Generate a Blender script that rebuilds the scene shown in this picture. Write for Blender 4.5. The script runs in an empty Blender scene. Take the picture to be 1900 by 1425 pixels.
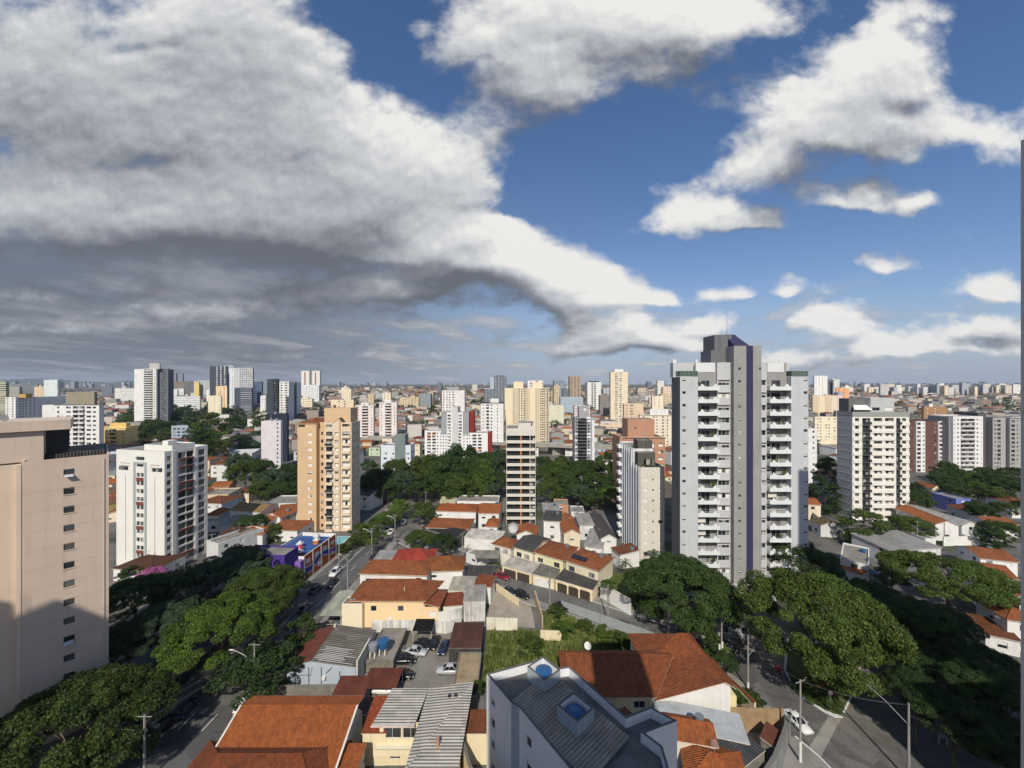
import bpy, math, random
import numpy as np
from mathutils import Vector, Matrix
random.seed(7)
SC = bpy.context.scene
COL = SC.collection
R = math.radians
# ------------------------------------------------------------------ camera, sky, sun, exposure
CAM_H, FOC, CX, CY = 53.0, 713.0, 950.0, 712.5      # metres, pixels of the 1900 wide photo
cam = bpy.data.cameras.new('camera')
cam.sensor_width = 36.0
cam.lens = 36.0 * FOC / 1900.0
cam.clip_start, cam.clip_end = 0.1, 40000.0
cam_ob = bpy.data.objects.new('camera', cam)
cam_ob.location = (0, 0, CAM_H)
cam_ob.rotation_euler = (R(90), 0, 0)
COL.objects.link(cam_ob)
SC.camera = cam_ob
SC.view_settings.view_transform = 'Standard'
SC.view_settings.look = 'None'
SC.view_settings.exposure = 0.0
SC.view_settings.gamma = 1.0
SC.cycles.use_denoising = True
SC.cycles.max_bounces = 6
SC.cycles.diffuse_bounces = 3
SC.cycles.transparent_max_bounces = 6
SC.cycles.volume_bounces = 0
SC.cycles.use_adaptive_sampling = True
SC.cycles.adaptive_threshold = 0.02
SUN_EL, SUN_DX = R(41), 0.08
sun = bpy.data.lights.new('sun', 'SUN')
sun.energy = 4.3
sun.angle = R(0.5)
sun.color = (1.0, 0.93, 0.82)
sun_ob = bpy.data.objects.new('sun', sun)
_d = Vector((SUN_DX, 1.0, 0)).normalized() * math.cos(SUN_EL) + Vector((0, 0, -math.sin(SUN_EL)))
sun_ob.rotation_euler = _d.to_track_quat('-Z', 'Y').to_euler()
sun_ob.location = (0, -60, 200)
COL.objects.link(sun_ob)


def N(nt, typ, ins=None, **props):
    n = nt.nodes.new(typ)
    for k, v in props.items():
        setattr(n, k, v)
    for k, v in (ins or {}).items():
        s = n.inputs[k]
        if isinstance(v, bpy.types.NodeSocket):
            nt.links.new(v, s)
        else:
            s.default_value = v
    return n


def M(nt, op, a, b=0.0, c=0.0, clamp=False):
    return N(nt, 'ShaderNodeMath', {0: a, 1: b, 2: c}, operation=op, use_clamp=clamp).outputs[0]


def VM(nt, op, a, b=(0, 0, 0), c=(0, 0, 0)):
    n = N(nt, 'ShaderNodeVectorMath', {0: a, 1: b, 2: c}, operation=op)
    return n.outputs['Value' if op in ('DOT_PRODUCT', 'LENGTH', 'DISTANCE') else 'Vector']


def MIXC(nt, f, a, b, bt='MIX'):
    n = N(nt, 'ShaderNodeMix', data_type='RGBA', blend_type=bt)
    for i, v in ((0, f), (6, a), (7, b)):
        if isinstance(v, bpy.types.NodeSocket):
            nt.links.new(v, n.inputs[i])
        else:
            n.inputs[i].default_value = v if i == 0 else (tuple(v) + (1,) if len(v) == 3 else v)
    return n.outputs[2]


def RAMP(nt, f, stops):
    n = N(nt, 'ShaderNodeValToRGB', {0: f})
    e = n.color_ramp.elements
    while len(e) < len(stops):
        e.new(0.5)
    for el, (p, c) in zip(e, stops):
        el.position = p
        el.color = tuple(c) + (1,) if len(c) == 3 else c
    return n.outputs[0]


def SM(nt, x, a, b):
    return N(nt, 'ShaderNodeMapRange', {0: x, 1: a, 2: b, 3: 0.0, 4: 1.0}, interpolation_type='SMOOTHSTEP').outputs[0]


# clouds: lumps given by direction (u = x/y, v = z/y of the view ray's direction), broken up by noise
def lump(px, py, rx, ry, w):
    return ((px - CX) / FOC, (CY - py) / FOC, rx / FOC, ry / FOC, w)


LUMPS = [lump(*a) for a in [
    (190, 210, 460, 200, .60), (520, 230, 290, 150, .55), (780, 290, 170, 95, .55), (120, 60, 300, 120, .40), (440, 30, 190, 90, .45),
    (150, 400, 520, 85, .60), (620, 395, 230, 75, .50), (690, 60, 90, 90, -.55), (800, 150, 90, 60, -.25), (900, 330, 70, 50, .35), (300, 280, 70, 30, -.22), (270, 85, 60, 22, -.30),
    (1110, 20, 270, 105, .95), (1000, 150, 110, 85, .60), (1180, 140, 110, 60, .35), (1340, 15, 120, 50, .5), (880, 60, 80, 60, .35),
    (1650, 90, 125, 78, .74), (1540, 180, 140, 78, .80), (1410, 285, 130, 62, .74), (1620, 250, 170, 50, .55), (1830, 260, 110, 55, .65), (1280, 345, 90, 60, .55),
    (1290, 405, 170, 28, .70), (1380, 430, 90, 20, .4), (1860, 90, 70, 70, -.3),
    (850, 445, 85, 62, .95), (955, 480, 110, 76, .90), (1090, 528, 115, 58, .85), (1190, 560, 60, 30, .5), (1010, 400, 60, 40, -.25), (700, 470, 110, 40, .35), (760, 510, 170, 50, .50), (560, 552, 400, 34, .50), (330, 585, 240, 24, .4),
    (1640, 480, 72, 36, .74), (1462, 546, 46, 30, .74), (1548, 606, 86, 50, .88), (1500, 560, 30, 20, -.3), (1320, 606, 44, 28, .80), (1358, 552, 44, 26, .70), (1420, 575, 60, 40, -.3), (1450, 490, 120, 30, -.25),
    (1845, 543, 80, 42, .85), (1590, 372, 95, 36, .70), (1715, 394, 42, 30, .70), (1825, 614, 98, 36, .82), (1080, 640, 84, 48, .80),
    (1185, 628, 66, 42, .72), (1720, 645, 110, 26, .66), (1290, 645, 90, 30, .66), (1500, 665, 150, 22, .6), (1240, 556, 30, 22, .6), (1640, 655, 60, 24, .6), (1880, 655, 60, 22, .6), (20, 540, 130, 22, .4), (150, 610, 260, 20, .35),
    (620, 655, 320, 16, .45), (1210, 250, 90, 110, -.45), (1130, 330, 130, 70, -.55), (990, 350, 85, 45, -.60), (935, 385, 60, 26, -.35), (1600, 20, 60, 40, -.4)]]


def cloud_group():
    g = bpy.data.node_groups.new('cloud_density', 'ShaderNodeTree')
    g.interface.new_socket('UV', in_out='INPUT', socket_type='NodeSocketVector')
    g.interface.new_socket('D', in_out='OUTPUT', socket_type='NodeSocketFloat')
    g.interface.new_socket('A', in_out='OUTPUT', socket_type='NodeSocketFloat')
    gi = g.nodes.new('NodeGroupInput')
    go = g.nodes.new('NodeGroupOutput')
    uv = gi.outputs[0]
    sp = N(g, 'ShaderNodeSeparateXYZ', {0: uv})
    vv = M(g, 'MAXIMUM', M(g, 'ADD', sp.outputs[1], 0.10), 0.03)
    q1 = VM(g, 'MULTIPLY', uv, (1.0, 1.35, 1.0))
    q2 = VM(g, 'MULTIPLY_ADD', uv, (1.0, 1.9, 1.0), (3.1, 1.7, 5.0))
    na = N(g, 'ShaderNodeTexNoise', {'Vector': q1, 'Scale': 3.3, 'Detail': 10.0, 'Roughness': 0.58, 'Lacunarity': 2.15, 'Distortion': 0.08}).outputs[0]
    nb = N(g, 'ShaderNodeTexNoise', {'Vector': q2, 'Scale': 9.0, 'Detail': 8.0, 'Roughness': 0.55, 'Distortion': 0.1}).outputs[0]
    n1 = N(g, 'ShaderNodeMix', {0: SM(g, sp.outputs[1], 0.42, 0.14), 2: na, 3: nb}, data_type='FLOAT').outputs[0]
    vo = N(g, 'ShaderNodeTexVoronoi', {'Vector': VM(g, 'ADD', q1, VM(g, 'SCALE', N(g, 'ShaderNodeTexNoise', {'Vector': q1, 'Scale': 5.0, 'Detail': 2.0}).outputs['Color'])), 'Scale': 9.5, 'Detail': 4.0, 'Roughness': 0.55, 'Lacunarity': 2.3}, feature='F1')
    vo.normalize = True
    n1 = M(g, 'MULTIPLY_ADD', M(g, 'SUBTRACT', 0.36, vo.outputs['Distance']), 0.42, n1)
    pc = q1
    # the lumps' own edges are bent by a slow noise so none reads as an ellipse
    wn = N(g, 'ShaderNodeTexNoise', {'Vector': pc, 'Scale': 4.5, 'Detail': 4.0}).outputs['Color']
    wob = VM(g, 'MULTIPLY', VM(g, 'SUBTRACT', wn, (.5, .5, .5)), (.34, .24, 0))
    wuv = VM(g, 'ADD', uv, VM(g, 'SCALE', wob))
    acc = None
    for n in g.nodes:
        if n.type == 'VECT_MATH' and n.operation == 'SCALE':
            if n.inputs[0].links[0].from_node.type == 'TEX_NOISE':
                n.inputs['Scale'].default_value = 0.12
            else:
                g.links.new(M(g, 'MINIMUM', M(g, 'MULTIPLY', vv, 1.2), 1.0), n.inputs['Scale'])
    for (cu, cv, ru, rv, w) in LUMPS:
        q = VM(g, 'MULTIPLY_ADD', wuv, (1 / ru, 1 / rv, 0), (-cu / ru, -cv / rv, 0))
        if ru < 0.16 and w > 0 and cv < .5:          # small heaps have flat bases
            q = VM(g, 'MINIMUM', q, VM(g, 'MULTIPLY', q, (1, 2.4, 0)))
        e = M(g, 'POWER', 0.37, VM(g, 'DOT_PRODUCT', q, q))
        acc = M(g, 'MULTIPLY', e, w) if acc is None else M(g, 'MULTIPLY_ADD', e, w, acc)
    d = M(g, 'MULTIPLY_ADD', M(g, 'SUBTRACT', n1, 0.5), 1.55, M(g, 'MINIMUM', acc, 0.85))
    g.links.new(d, go.inputs[0])
    g.links.new(acc, go.inputs[1])
    return g


def make_world():
    w = bpy.data.worlds.new('World')
    SC.world = w
    w.use_nodes = True
    nt = w.node_tree
    nt.nodes.clear()
    tc = N(nt, 'ShaderNodeTexCoord').outputs['Generated']
    sp = N(nt, 'ShaderNodeSeparateXYZ', {0: tc})
    y = M(nt, 'MAXIMUM', M(nt, 'ABSOLUTE', sp.outputs[1]), 0.12)
    u = M(nt, 'DIVIDE', sp.outputs[0], y)
    v = M(nt, 'DIVIDE', sp.outputs[2], y)
    grp = cloud_group()

    def dens(du, dv):
        c = N(nt, 'ShaderNodeCombineXYZ', {0: M(nt, 'ADD', u, du), 1: M(nt, 'ADD', v, dv), 2: 0.0}).outputs[0]
        return _grp(nt, grp, c)
    d0, a0 = dens(0, 0)
    d1, a1 = dens(0.008, 0.022)
    d2, a2 = dens(0.0, 0.13)
    sky = N(nt, 'ShaderNodeTexSky', sky_type='NISHITA', sun_disc=False)
    sky.sun_elevation = SUN_EL
    sky.sun_rotation = R(180) + SUN_DX
    sky.altitude = 760
    sky.air_density = 1.0
    sky.dust_density = 1.2
    sky.ozone_density = 2.2
    alpha = SM(nt, d0, 0.22, 0.72)
    tint = MIXC(nt, SM(nt, v, 0.02, 0.75), (1.02, 1.0, 1.06), (0.80, 1.02, 1.22))
    skyc = MIXC(nt, 1.0, sky.outputs[0], tint, 'MULTIPLY')
    # far layered cloud towards the horizon, in a flat sheet seen edge on
    vs = M(nt, 'ADD', M(nt, 'MAXIMUM', v, 0.0), 0.10)
    lp = N(nt, 'ShaderNodeCombineXYZ', {0: M(nt, 'DIVIDE', u, vs), 1: M(nt, 'DIVIDE', 1.0, vs), 2: 1.0}).outputs[0]
    ln = N(nt, 'ShaderNodeTexNoise', {'Vector': lp, 'Scale': 0.95, 'Detail': 6.0, 'Roughness': 0.6}).outputs[0]
    left = SM(nt, u, 0.30, -0.80)
    low = SM(nt, v, 0.33, 0.10)
    lay = M(nt, 'MULTIPLY', low, SM(nt, M(nt, 'MULTIPLY_ADD', left, 0.16, ln), 0.50, 0.66))
    fine = M(nt, 'MULTIPLY', M(nt, 'SUBTRACT', d0, d1), 0.52)
    mid = M(nt, 'ADD', M(nt, 'MULTIPLY', M(nt, 'SUBTRACT', d0, d2), 0.14), M(nt, 'MULTIPLY', M(nt, 'SUBTRACT', a0, a2), 0.34))
    under = M(nt, 'MULTIPLY', SM(nt, M(nt, 'MULTIPLY_ADD', M(nt, 'SUBTRACT', d2, d0), 0.25, M(nt, 'SUBTRACT', a2, a0)), -0.15, 0.75), -0.38)
    murky = M(nt, 'MULTIPLY', SM(nt, u, 0.35, -0.8), -0.20)
    low_u = M(nt, 'MULTIPLY', SM(nt, M(nt, 'MULTIPLY_ADD', u, -0.10, v), 0.60, 0.36), M(nt, 'MULTIPLY', SM(nt, u, -0.18, -0.65), -0.28))
    lit = M(nt, 'ADD', M(nt, 'ADD', M(nt, 'ADD', fine, mid), M(nt, 'ADD', under, M(nt, 'ADD', murky, low_u))), 0.74, clamp=True)
    ccol = RAMP(nt, lit, [(0.0, (1.35, 1.48, 1.75)), (0.25, (2.3, 2.45, 2.8)), (0.5, (3.9, 4.1, 4.45)), (0.75, (5.9, 6.05, 6.3)), (1.0, (8.6, 8.45, 8.2))])
    lcol = MIXC(nt, SM(nt, ln, .45, .72), (2.6, 3.0, 3.7), (6.0, 5.9, 5.9))
    hz = SM(nt, v, 0.30, 0.0)
    base = MIXC(nt, M(nt, 'MULTIPLY', hz, 0.80), skyc, (3.3, 4.0, 5.2))
    base = MIXC(nt, M(nt, 'MULTIPLY', lay, 0.9), base, lcol)
    # the grey murk under the big cloud to the left
    murk = M(nt, 'MULTIPLY', M(nt, 'MULTIPLY', left, SM(nt, v, 0.56, 0.34)), 0.92)
    base = MIXC(nt, murk, base, MIXC(nt, SM(nt, ln, .42, .68), (1.5, 1.72, 2.12), (2.9, 3.0, 3.25)))
    col = MIXC(nt, alpha, base, ccol)
    up = SM(nt, sp.outputs[2], -0.02, 0.0)
    col = MIXC(nt, up, (1.0, 1.1, 1.2), col)
    bg = N(nt, 'ShaderNodeBackground', {'Color': col, 'Strength': 0.10})
    out = N(nt, 'ShaderNodeOutputWorld', {'Surface': bg.outputs[0]})
    w.cycles.sampling_method = 'MANUAL'
    w.cycles.sample_map_resolution = 512


def _grp(nt, grp, c):
    n = nt.nodes.new('ShaderNodeGroup')
    n.node_tree = grp
    nt.links.new(c, n.inputs[0])
    return n.outputs[0], n.outputs[1]


make_world()
# ------------------------------------------------------------------ helpers


def S(r, g, b, k=0.88):
    """albedo from the sRGB colour a sunlit surface shows"""
    f = lambda c: ((c / 255 + .055) / 1.055) ** 2.4 if c > 10 else c / 255 / 12.92
    return (f(r) * k, f(g) * k, f(b) * k)


def sst(x, a, b):
    t = min(1, max(0, (x - a) / (b - a)))
    return t * t * (3 - 2 * t)


def TZ(x, y):
    z = 28 * sst(y, 290, 1000) + 13 * sst(y, 1100, 2600)
    if y > 100:
        z *= 1 - 0.45 * sst(-x / y, 0.55, 1.0)
    return z


def P(px, py, z=0.0):
    y = FOC * (CAM_H - z) / (py - CY)
    return ((px - CX) * y / FOC, y)


def PT(px, py):
    """where the view line through a pixel meets the rising ground"""
    y = 60.0
    while y < 4000:
        if CAM_H - (py - CY) * y / FOC < TZ((px - CX) * y / FOC, y):
            break
        y *= 1.01
    return ((px - CX) * y / FOC, y)


def AX(px, y):
    return (px - CX) * y / FOC


def AZ(py, y):
    return CAM_H - (py - CY) * y / FOC


class MB:
    def __init__(s):
        s.v, s.f, s.m, s.mats = [], [], [], []
        s.T = None

    def mi(s, mat):
        if mat not in s.mats:
            s.mats.append(mat)
        return s.mats.index(mat)

    def face(s, pts, mat):
        b = len(s.v)
        s.v += [s.T(*p) for p in pts] if s.T else [tuple(p) for p in pts]
        s.f.append(tuple(range(b, b + len(pts))))
        s.m.append(s.mi(mat))

    def mesh(s, vs, fs, mat):
        b = len(s.v)
        s.v += [s.T(*p) for p in vs] if s.T else [tuple(p) for p in vs]
        i = s.mi(mat)
        for f in fs:
            s.f.append(tuple(b + k for k in f))
            s.m.append(i)

    def prism(s, poly, z0, z1, mat, top=None, bottom=True):
        """poly counter clockwise from above; z1 may be a list (one height per corner)"""
        n = len(poly)
        zs = z1 if isinstance(z1, (list, tuple)) else [z1] * n
        for i in range(n):
            j = (i + 1) % n
            a, b = poly[i], poly[j]
            s.face([(a[0], a[1], z0), (b[0], b[1], z0), (b[0], b[1], zs[j]), (a[0], a[1], zs[i])], mat)
        s.face([(p[0], p[1], z) for p, z in zip(poly, zs)], top or mat)
        if bottom:
            s.face([(p[0], p[1], z0) for p in reversed(poly)], mat)

    def box(s, x0, x1, y0, y1, z0, z1, mat, top=None):
        s.prism([(x0, y0), (x1, y0), (x1, y1), (x0, y1)], z0, z1, mat, top)

    def tube(s, pts, rad, mat, n=6, cap=True):
        pts = [Vector(p) for p in pts]
        rad = rad if isinstance(rad, (list, tuple)) else [rad] * len(pts)
        rings = []
        for i, p in enumerate(pts):
            d = (pts[min(i + 1, len(pts) - 1)] - pts[max(i - 1, 0)]).normalized()
            a = d.cross(Vector((0, 0, 1)) if abs(d.z) < .9 else Vector((1, 0, 0))).normalized()
            c = d.cross(a)
            rings.append([tuple(p + (a * math.cos(2 * math.pi * k / n) + c * math.sin(2 * math.pi * k / n)) * rad[i]) for k in range(n)])
        vs = [q for r in rings for q in r]
        fs = []
        for i in range(len(rings) - 1):
            for k in range(n):
                fs.append((i * n + k, i * n + (k + 1) % n, (i + 1) * n + (k + 1) % n, (i + 1) * n + k))
        if cap:
            fs.append(tuple(range(n - 1, -1, -1)))
            fs.append(tuple((len(rings) - 1) * n + k for k in range(n)))
        s.mesh(vs, fs, mat)

    def cyl(s, x, y, z0, z1, r, mat, n=12, r1=None):
        s.tube([(x, y, z0), (x, y, z1)], [r, r if r1 is None else r1], mat, n)

    def data(s, name, smooth=False, uv=True):
        me = bpy.data.meshes.new(name)
        me.from_pydata(s.v, [], s.f)
        for m in s.mats:
            me.materials.append(m)
        me.polygons.foreach_set('material_index', s.m)
        if smooth:
            me.polygons.foreach_set('use_smooth', [True] * len(s.f))
        if uv:
            lay = me.uv_layers.new(name='UVMap')
            buf = []
            for f in s.f:
                p = [Vector(s.v[i]) for i in f]
                nx = ny = nz = 0.0
                for i in range(len(p)):
                    a, b = p[i], p[(i + 1) % len(p)]
                    nx += (a.y - b.y) * (a.z + b.z)
                    ny += (a.z - b.z) * (a.x + b.x)
                    nz += (a.x - b.x) * (a.y + b.y)
                n = Vector((nx, ny, nz))
                n = n.normalized() if n.length > 1e-9 else Vector((0, 0, 1))
                u = Vector((-n.y, n.x, 0))
                u = u.normalized() if u.length > 1e-3 else Vector((1, 0, 0))
                w = n.cross(u)
                for q in p:
                    buf += [q.dot(u), q.dot(w)]
            lay.data.foreach_set('uv', buf)
        me.update()
        return me

    def build(s, name, parent=None, smooth=False, uv=True):
        return link(name, s.data(name, smooth, uv), parent)


def link(name, data, parent=None, loc=None, rz=0.0):
    o = bpy.data.objects.new(name, data)
    COL.objects.link(o)
    if parent is not None:
        o.parent = parent
    if loc is not None:
        o.location = loc
    if rz:
        o.rotation_euler = (0, 0, rz)
    return o


def tag(o, label=None, cat=None, group=None, kind=None):
    for k, v in (('label', label), ('category', cat), ('group', group), ('kind', kind)):
        if v:
            o[k] = v
    return o


def empty(name, label, cat, loc, rz=0.0, group=None):
    return tag(link(name, None, None, loc, rz), label, cat, group)


def kids(o):
    return [c for c in COL.objects if c.parent == o]


def copy_tree(o, kidmap, parent=None):
    c = o.copy()
    COL.objects.link(c)
    c.parent = parent
    for ch in kidmap.get(o, []):
        copy_tree(ch, kidmap, c)
    return c


# ------------------------------------------------------------------ materials
MATS = {}


def newmat(name):
    m = bpy.data.materials.new(name)
    m.use_nodes = True
    nt = m.node_tree
    nt.nodes.clear()
    b = N(nt, 'ShaderNodeBsdfPrincipled', {'Roughness': 0.8, 'Specular IOR Level': 0.3})
    N(nt, 'ShaderNodeOutputMaterial', {'Surface': b.outputs[0]})
    return m, nt, b


def wpos(nt):
    return N(nt, 'ShaderNodeNewGeometry').outputs['Position']


def hsvjit(nt, col, f, amt):
    """lighter or darker by a random factor f (0..1)"""
    k = M(nt, 'MULTIPLY_ADD', f, 2 * amt, 1 - amt)
    return VM(nt, 'SCALE', col) if False else MIXC(nt, 1.0, col, N(nt, 'ShaderNodeCombineColor', {0: k, 1: k, 2: k}).outputs[0], 'MULTIPLY')


def paint(rgb, dirt=0.16, rough=0.8, spec=0.25):
    key = ('paint', rgb, dirt, rough)
    if key in MATS:
        return MATS[key]
    dirt = min(.8, dirt * 1.6)
    m, nt, b = newmat('painted_render')
    p = wpos(nt)
    n1 = N(nt, 'ShaderNodeTexNoise', {'Vector': p, 'Scale': 0.22, 'Detail': 5.0, 'Roughness': .6}).outputs[0]
    st = N(nt, 'ShaderNodeTexNoise', {'Vector': VM(nt, 'MULTIPLY', p, (1.6, 1.6, 0.10)), 'Scale': 0.9, 'Detail': 5.0, 'Roughness': .65}).outputs[0]
    f = M(nt, 'ADD', M(nt, 'MULTIPLY', SM(nt, n1, .35, .75), dirt), M(nt, 'MULTIPLY', SM(nt, st, .48, .78), dirt * 1.3))
    c = MIXC(nt, f, rgb, tuple(c * .45 + .012 for c in rgb))
    nt.links.new(c, b.inputs['Base Color'])
    b.inputs['Roughness'].default_value = rough
    b.inputs['Specular IOR Level'].default_value = spec
    MATS[key] = m
    return m


def flat(rgb, rough=0.6, spec=0.4, metal=0.0, name='coated_metal'):
    key = ('flat', rgb, rough, metal)
    if key in MATS:
        return MATS[key]
    m, nt, b = newmat(name)
    n1 = N(nt, 'ShaderNodeTexNoise', {'Vector': wpos(nt), 'Scale': 1.7, 'Detail': 3.0}).outputs[0]
    nt.links.new(hsvjit(nt, rgb + (1,), n1, 0.12), b.inputs['Base Color'])
    b.inputs['Roughness'].default_value = rough
    b.inputs['Specular IOR Level'].default_value = spec
    b.inputs['Metallic'].default_value = metal
    MATS[key] = m
    return m


def tile(rgb, age=0.5, w=0.24, h=0.36):
    """clay pantiles: columns run down the slope, each tile its own shade, lichen in patches"""
    key = ('tile', rgb, age, w)
    if key in MATS:
        return MATS[key]
    gy = sum(rgb) / 3
    rgb = (rgb[0] * .77, rgb[1] * .90, rgb[2] * .74)
    m, nt, b = newmat('clay_tile')
    uv = N(nt, 'ShaderNodeTexCoord').outputs['UV']
    sp = N(nt, 'ShaderNodeSeparateXYZ', {0: uv})
    cell = VM(nt, 'SNAP', uv, (w, h, 1))
    wn = N(nt, 'ShaderNodeTexWhiteNoise', {'Vector': cell}, noise_dimensions='3D').outputs[0]
    p = wpos(nt)
    n1 = N(nt, 'ShaderNodeTexNoise', {'Vector': p, 'Scale': 0.55, 'Detail': 6.0, 'Roughness': .65}).outputs[0]
    n2 = N(nt, 'ShaderNodeTexNoise', {'Vector': p, 'Scale': 2.6, 'Detail': 4.0}).outputs[0]
    c = hsvjit(nt, rgb + (1,), wn, 0.24)
    c = MIXC(nt, M(nt, 'MULTIPLY', SM(nt, n1, .45, .72), age), c, tuple(x * .34 + .012 for x in rgb))
    c = MIXC(nt, M(nt, 'MULTIPLY', SM(nt, n2, .55, .75), age * .6), c, (rgb[0] * .55, rgb[1] * .75, rgb[2] * .9))
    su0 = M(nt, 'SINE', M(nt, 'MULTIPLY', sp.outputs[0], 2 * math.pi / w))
    c = MIXC(nt, M(nt, 'MULTIPLY', SM(nt, su0, -.2, -.95), .45), c, tuple(x * .4 for x in rgb))   # shade of the valleys painted into the tile colour
    nt.links.new(c, b.inputs['Base Color'])
    b.inputs['Roughness'].default_value = .85
    su = M(nt, 'SINE', M(nt, 'MULTIPLY', sp.outputs[0], 2 * math.pi / w))
    fr = M(nt, 'FRACT', M(nt, 'DIVIDE', sp.outputs[1], h))
    hgt = M(nt, 'MULTIPLY_ADD', su, 0.5, M(nt, 'MULTIPLY', fr, -0.6))
    bp = N(nt, 'ShaderNodeBump', {'Strength': 1.0, 'Distance': .08, 'Height': hgt})
    nt.links.new(bp.outputs[0], b.inputs['Normal'])
    MATS[key] = m
    return m


def sheet(rgb, age=0.5, w=0.35, stain=(0.09, 0.05, 0.035), cross=False):
    """corrugated sheet: ribs down the slope, stains that follow them, single sheets lighter or darker"""
    key = ('sheet', rgb, age, w, cross)
    if key in MATS:
        return MATS[key]
    m, nt, b = newmat('corrugated_sheet')
    uv = N(nt, 'ShaderNodeTexCoord').outputs['UV']
    if cross:
        q = N(nt, 'ShaderNodeSeparateXYZ', {0: uv})
        uv = N(nt, 'ShaderNodeCombineXYZ', {0: q.outputs[1], 1: q.outputs[0], 2: 0.0}).outputs[0]
    sp = N(nt, 'ShaderNodeSeparateXYZ', {0: uv})
    cell = VM(nt, 'SNAP', uv, (1.05, 2.4, 1))
    wn = N(nt, 'ShaderNodeTexWhiteNoise', {'Vector': cell}, noise_dimensions='3D').outputs[0]
    n1 = N(nt, 'ShaderNodeTexNoise', {'Vector': VM(nt, 'MULTIPLY', uv, (2.6, 0.35, 1)), 'Scale': 1.3, 'Detail': 6.0, 'Roughness': .7}).outputs[0]
    n2 = N(nt, 'ShaderNodeTexNoise', {'Vector': wpos(nt), 'Scale': .5, 'Detail': 5.0, 'Roughness': .6}).outputs[0]
    c = hsvjit(nt, rgb + (1,), wn, 0.20)
    c = MIXC(nt, M(nt, 'MULTIPLY', SM(nt, n1, .48, .72), age), c, tuple(x * .45 + y * .5 for x, y in zip(rgb, stain)))
    c = MIXC(nt, M(nt, 'MULTIPLY', SM(nt, n2, .45, .75), age * .7), c, tuple(x * .5 + y * .3 for x, y in zip(rgb, stain)))
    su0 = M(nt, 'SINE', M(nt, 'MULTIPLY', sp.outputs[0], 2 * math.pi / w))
    c = MIXC(nt, M(nt, 'MULTIPLY', SM(nt, su0, .0, -.95), age * .8), c, tuple(x * .38 for x in rgb))      # darker along the troughs
    nt.links.new(c, b.inputs['Base Color'])
    b.inputs['Roughness'].default_value = .7
    su = M(nt, 'SINE', M(nt, 'MULTIPLY', sp.outputs[0], 2 * math.pi / w))
    bp = N(nt, 'ShaderNodeBump', {'Strength': 1.0, 'Distance': .06, 'Height': su})
    nt.links.new(bp.outputs[0], b.inputs['Normal'])
    MATS[key] = m
    return m


def concrete(rgb, var=0.5, scale=.4):
    key = ('conc', rgb, var, scale)
    if key in MATS:
        return MATS[key]
    m, nt, b = newmat('concrete')
    p = wpos(nt)
    n1 = N(nt, 'ShaderNodeTexNoise', {'Vector': p, 'Scale': scale, 'Detail': 8.0, 'Roughness': .65}).outputs[0]
    n2 = N(nt, 'ShaderNodeTexNoise', {'Vector': p, 'Scale': scale * 9, 'Detail': 4.0}).outputs[0]
    f = M(nt, 'ADD', M(nt, 'MULTIPLY', SM(nt, n1, .38, .72), var), M(nt, 'MULTIPLY', SM(nt, n2, .5, .8), var * .4))
    nt.links.new(MIXC(nt, f, rgb, tuple(c * .42 for c in rgb)), b.inputs['Base Color'])
    b.inputs['Roughness'].default_value = .9
    bp = N(nt, 'ShaderNodeBump', {'Strength': .3, 'Distance': .03, 'Height': n2})
    nt.links.new(bp.outputs[0], b.inputs['Normal'])
    MATS[key] = m
    return m


def glassy():
    if 'glass' in MATS:
        return MATS['glass']
    m, nt, b = newmat('window_glass')
    r = N(nt, 'ShaderNodeObjectInfo').outputs['Random']
    isl = N(nt, 'ShaderNodeNewGeometry').outputs['Random Per Island']
    f = M(nt, 'FRACT', M(nt, 'ADD', r, M(nt, 'MULTIPLY', isl, 3.7)))
    c = RAMP(nt, f, [(0, (.012, .016, .02)), (.45, (.03, .036, .042)), (.62, (.06, .065, .065)), (.8, (.16, .16, .15)), (1, (.42, .42, .40))])
    nt.links.new(c, b.inputs['Base Color'])
    b.inputs['Roughness'].default_value = .12
    b.inputs['Specular IOR Level'].default_value = .6
    MATS['glass'] = m
    return m


def facademat(rgb, dark=(.03, .035, .045), bw=3.0, bh=2.9, fu=.5, fv=.45, var=.3):
    """far towers: rows of small windows as a wall pattern"""
    key = ('fac', rgb, dark, bw, bh, fu, fv)
    if key in MATS:
        return MATS[key]
    m, nt, b = newmat('far_facade')
    sp = N(nt, 'ShaderNodeSeparateXYZ', {0: N(nt, 'ShaderNodeTexCoord').outputs['UV']})
    cu = M(nt, 'DIVIDE', sp.outputs[0], bw)
    cv = M(nt, 'DIVIDE', sp.outputs[1], bh)
    wu = M(nt, 'LESS_THAN', M(nt, 'ABSOLUTE', M(nt, 'SUBTRACT', M(nt, 'FRACT', cu), .5)), fu / 2)
    wv = M(nt, 'LESS_THAN', M(nt, 'ABSOLUTE', M(nt, 'SUBTRACT', M(nt, 'FRACT', cv), .5)), fv / 2)
    cell = N(nt, 'ShaderNodeCombineXYZ', {0: M(nt, 'FLOOR', cu), 1: M(nt, 'FLOOR', cv), 2: 0.0}).outputs[0]
    wn = N(nt, 'ShaderNodeTexWhiteNoise', {'Vector': cell}, noise_dimensions='3D').outputs[0]
    up = N(nt, 'ShaderNodeSeparateXYZ', {0: N(nt, 'ShaderNodeNewGeometry').outputs['Normal']}).outputs[2]
    side = M(nt, 'LESS_THAN', M(nt, 'ABSOLUTE', up), .5)
    f = M(nt, 'MULTIPLY', M(nt, 'MULTIPLY', M(nt, 'MULTIPLY', wu, wv), side), M(nt, 'MULTIPLY_ADD', M(nt, 'GREATER_THAN', wn, .75), -.55, 1.0))
    nt.links.new(MIXC(nt, f, rgb, dark), b.inputs['Base Color'])
    MATS[key] = m
    return m


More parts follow.
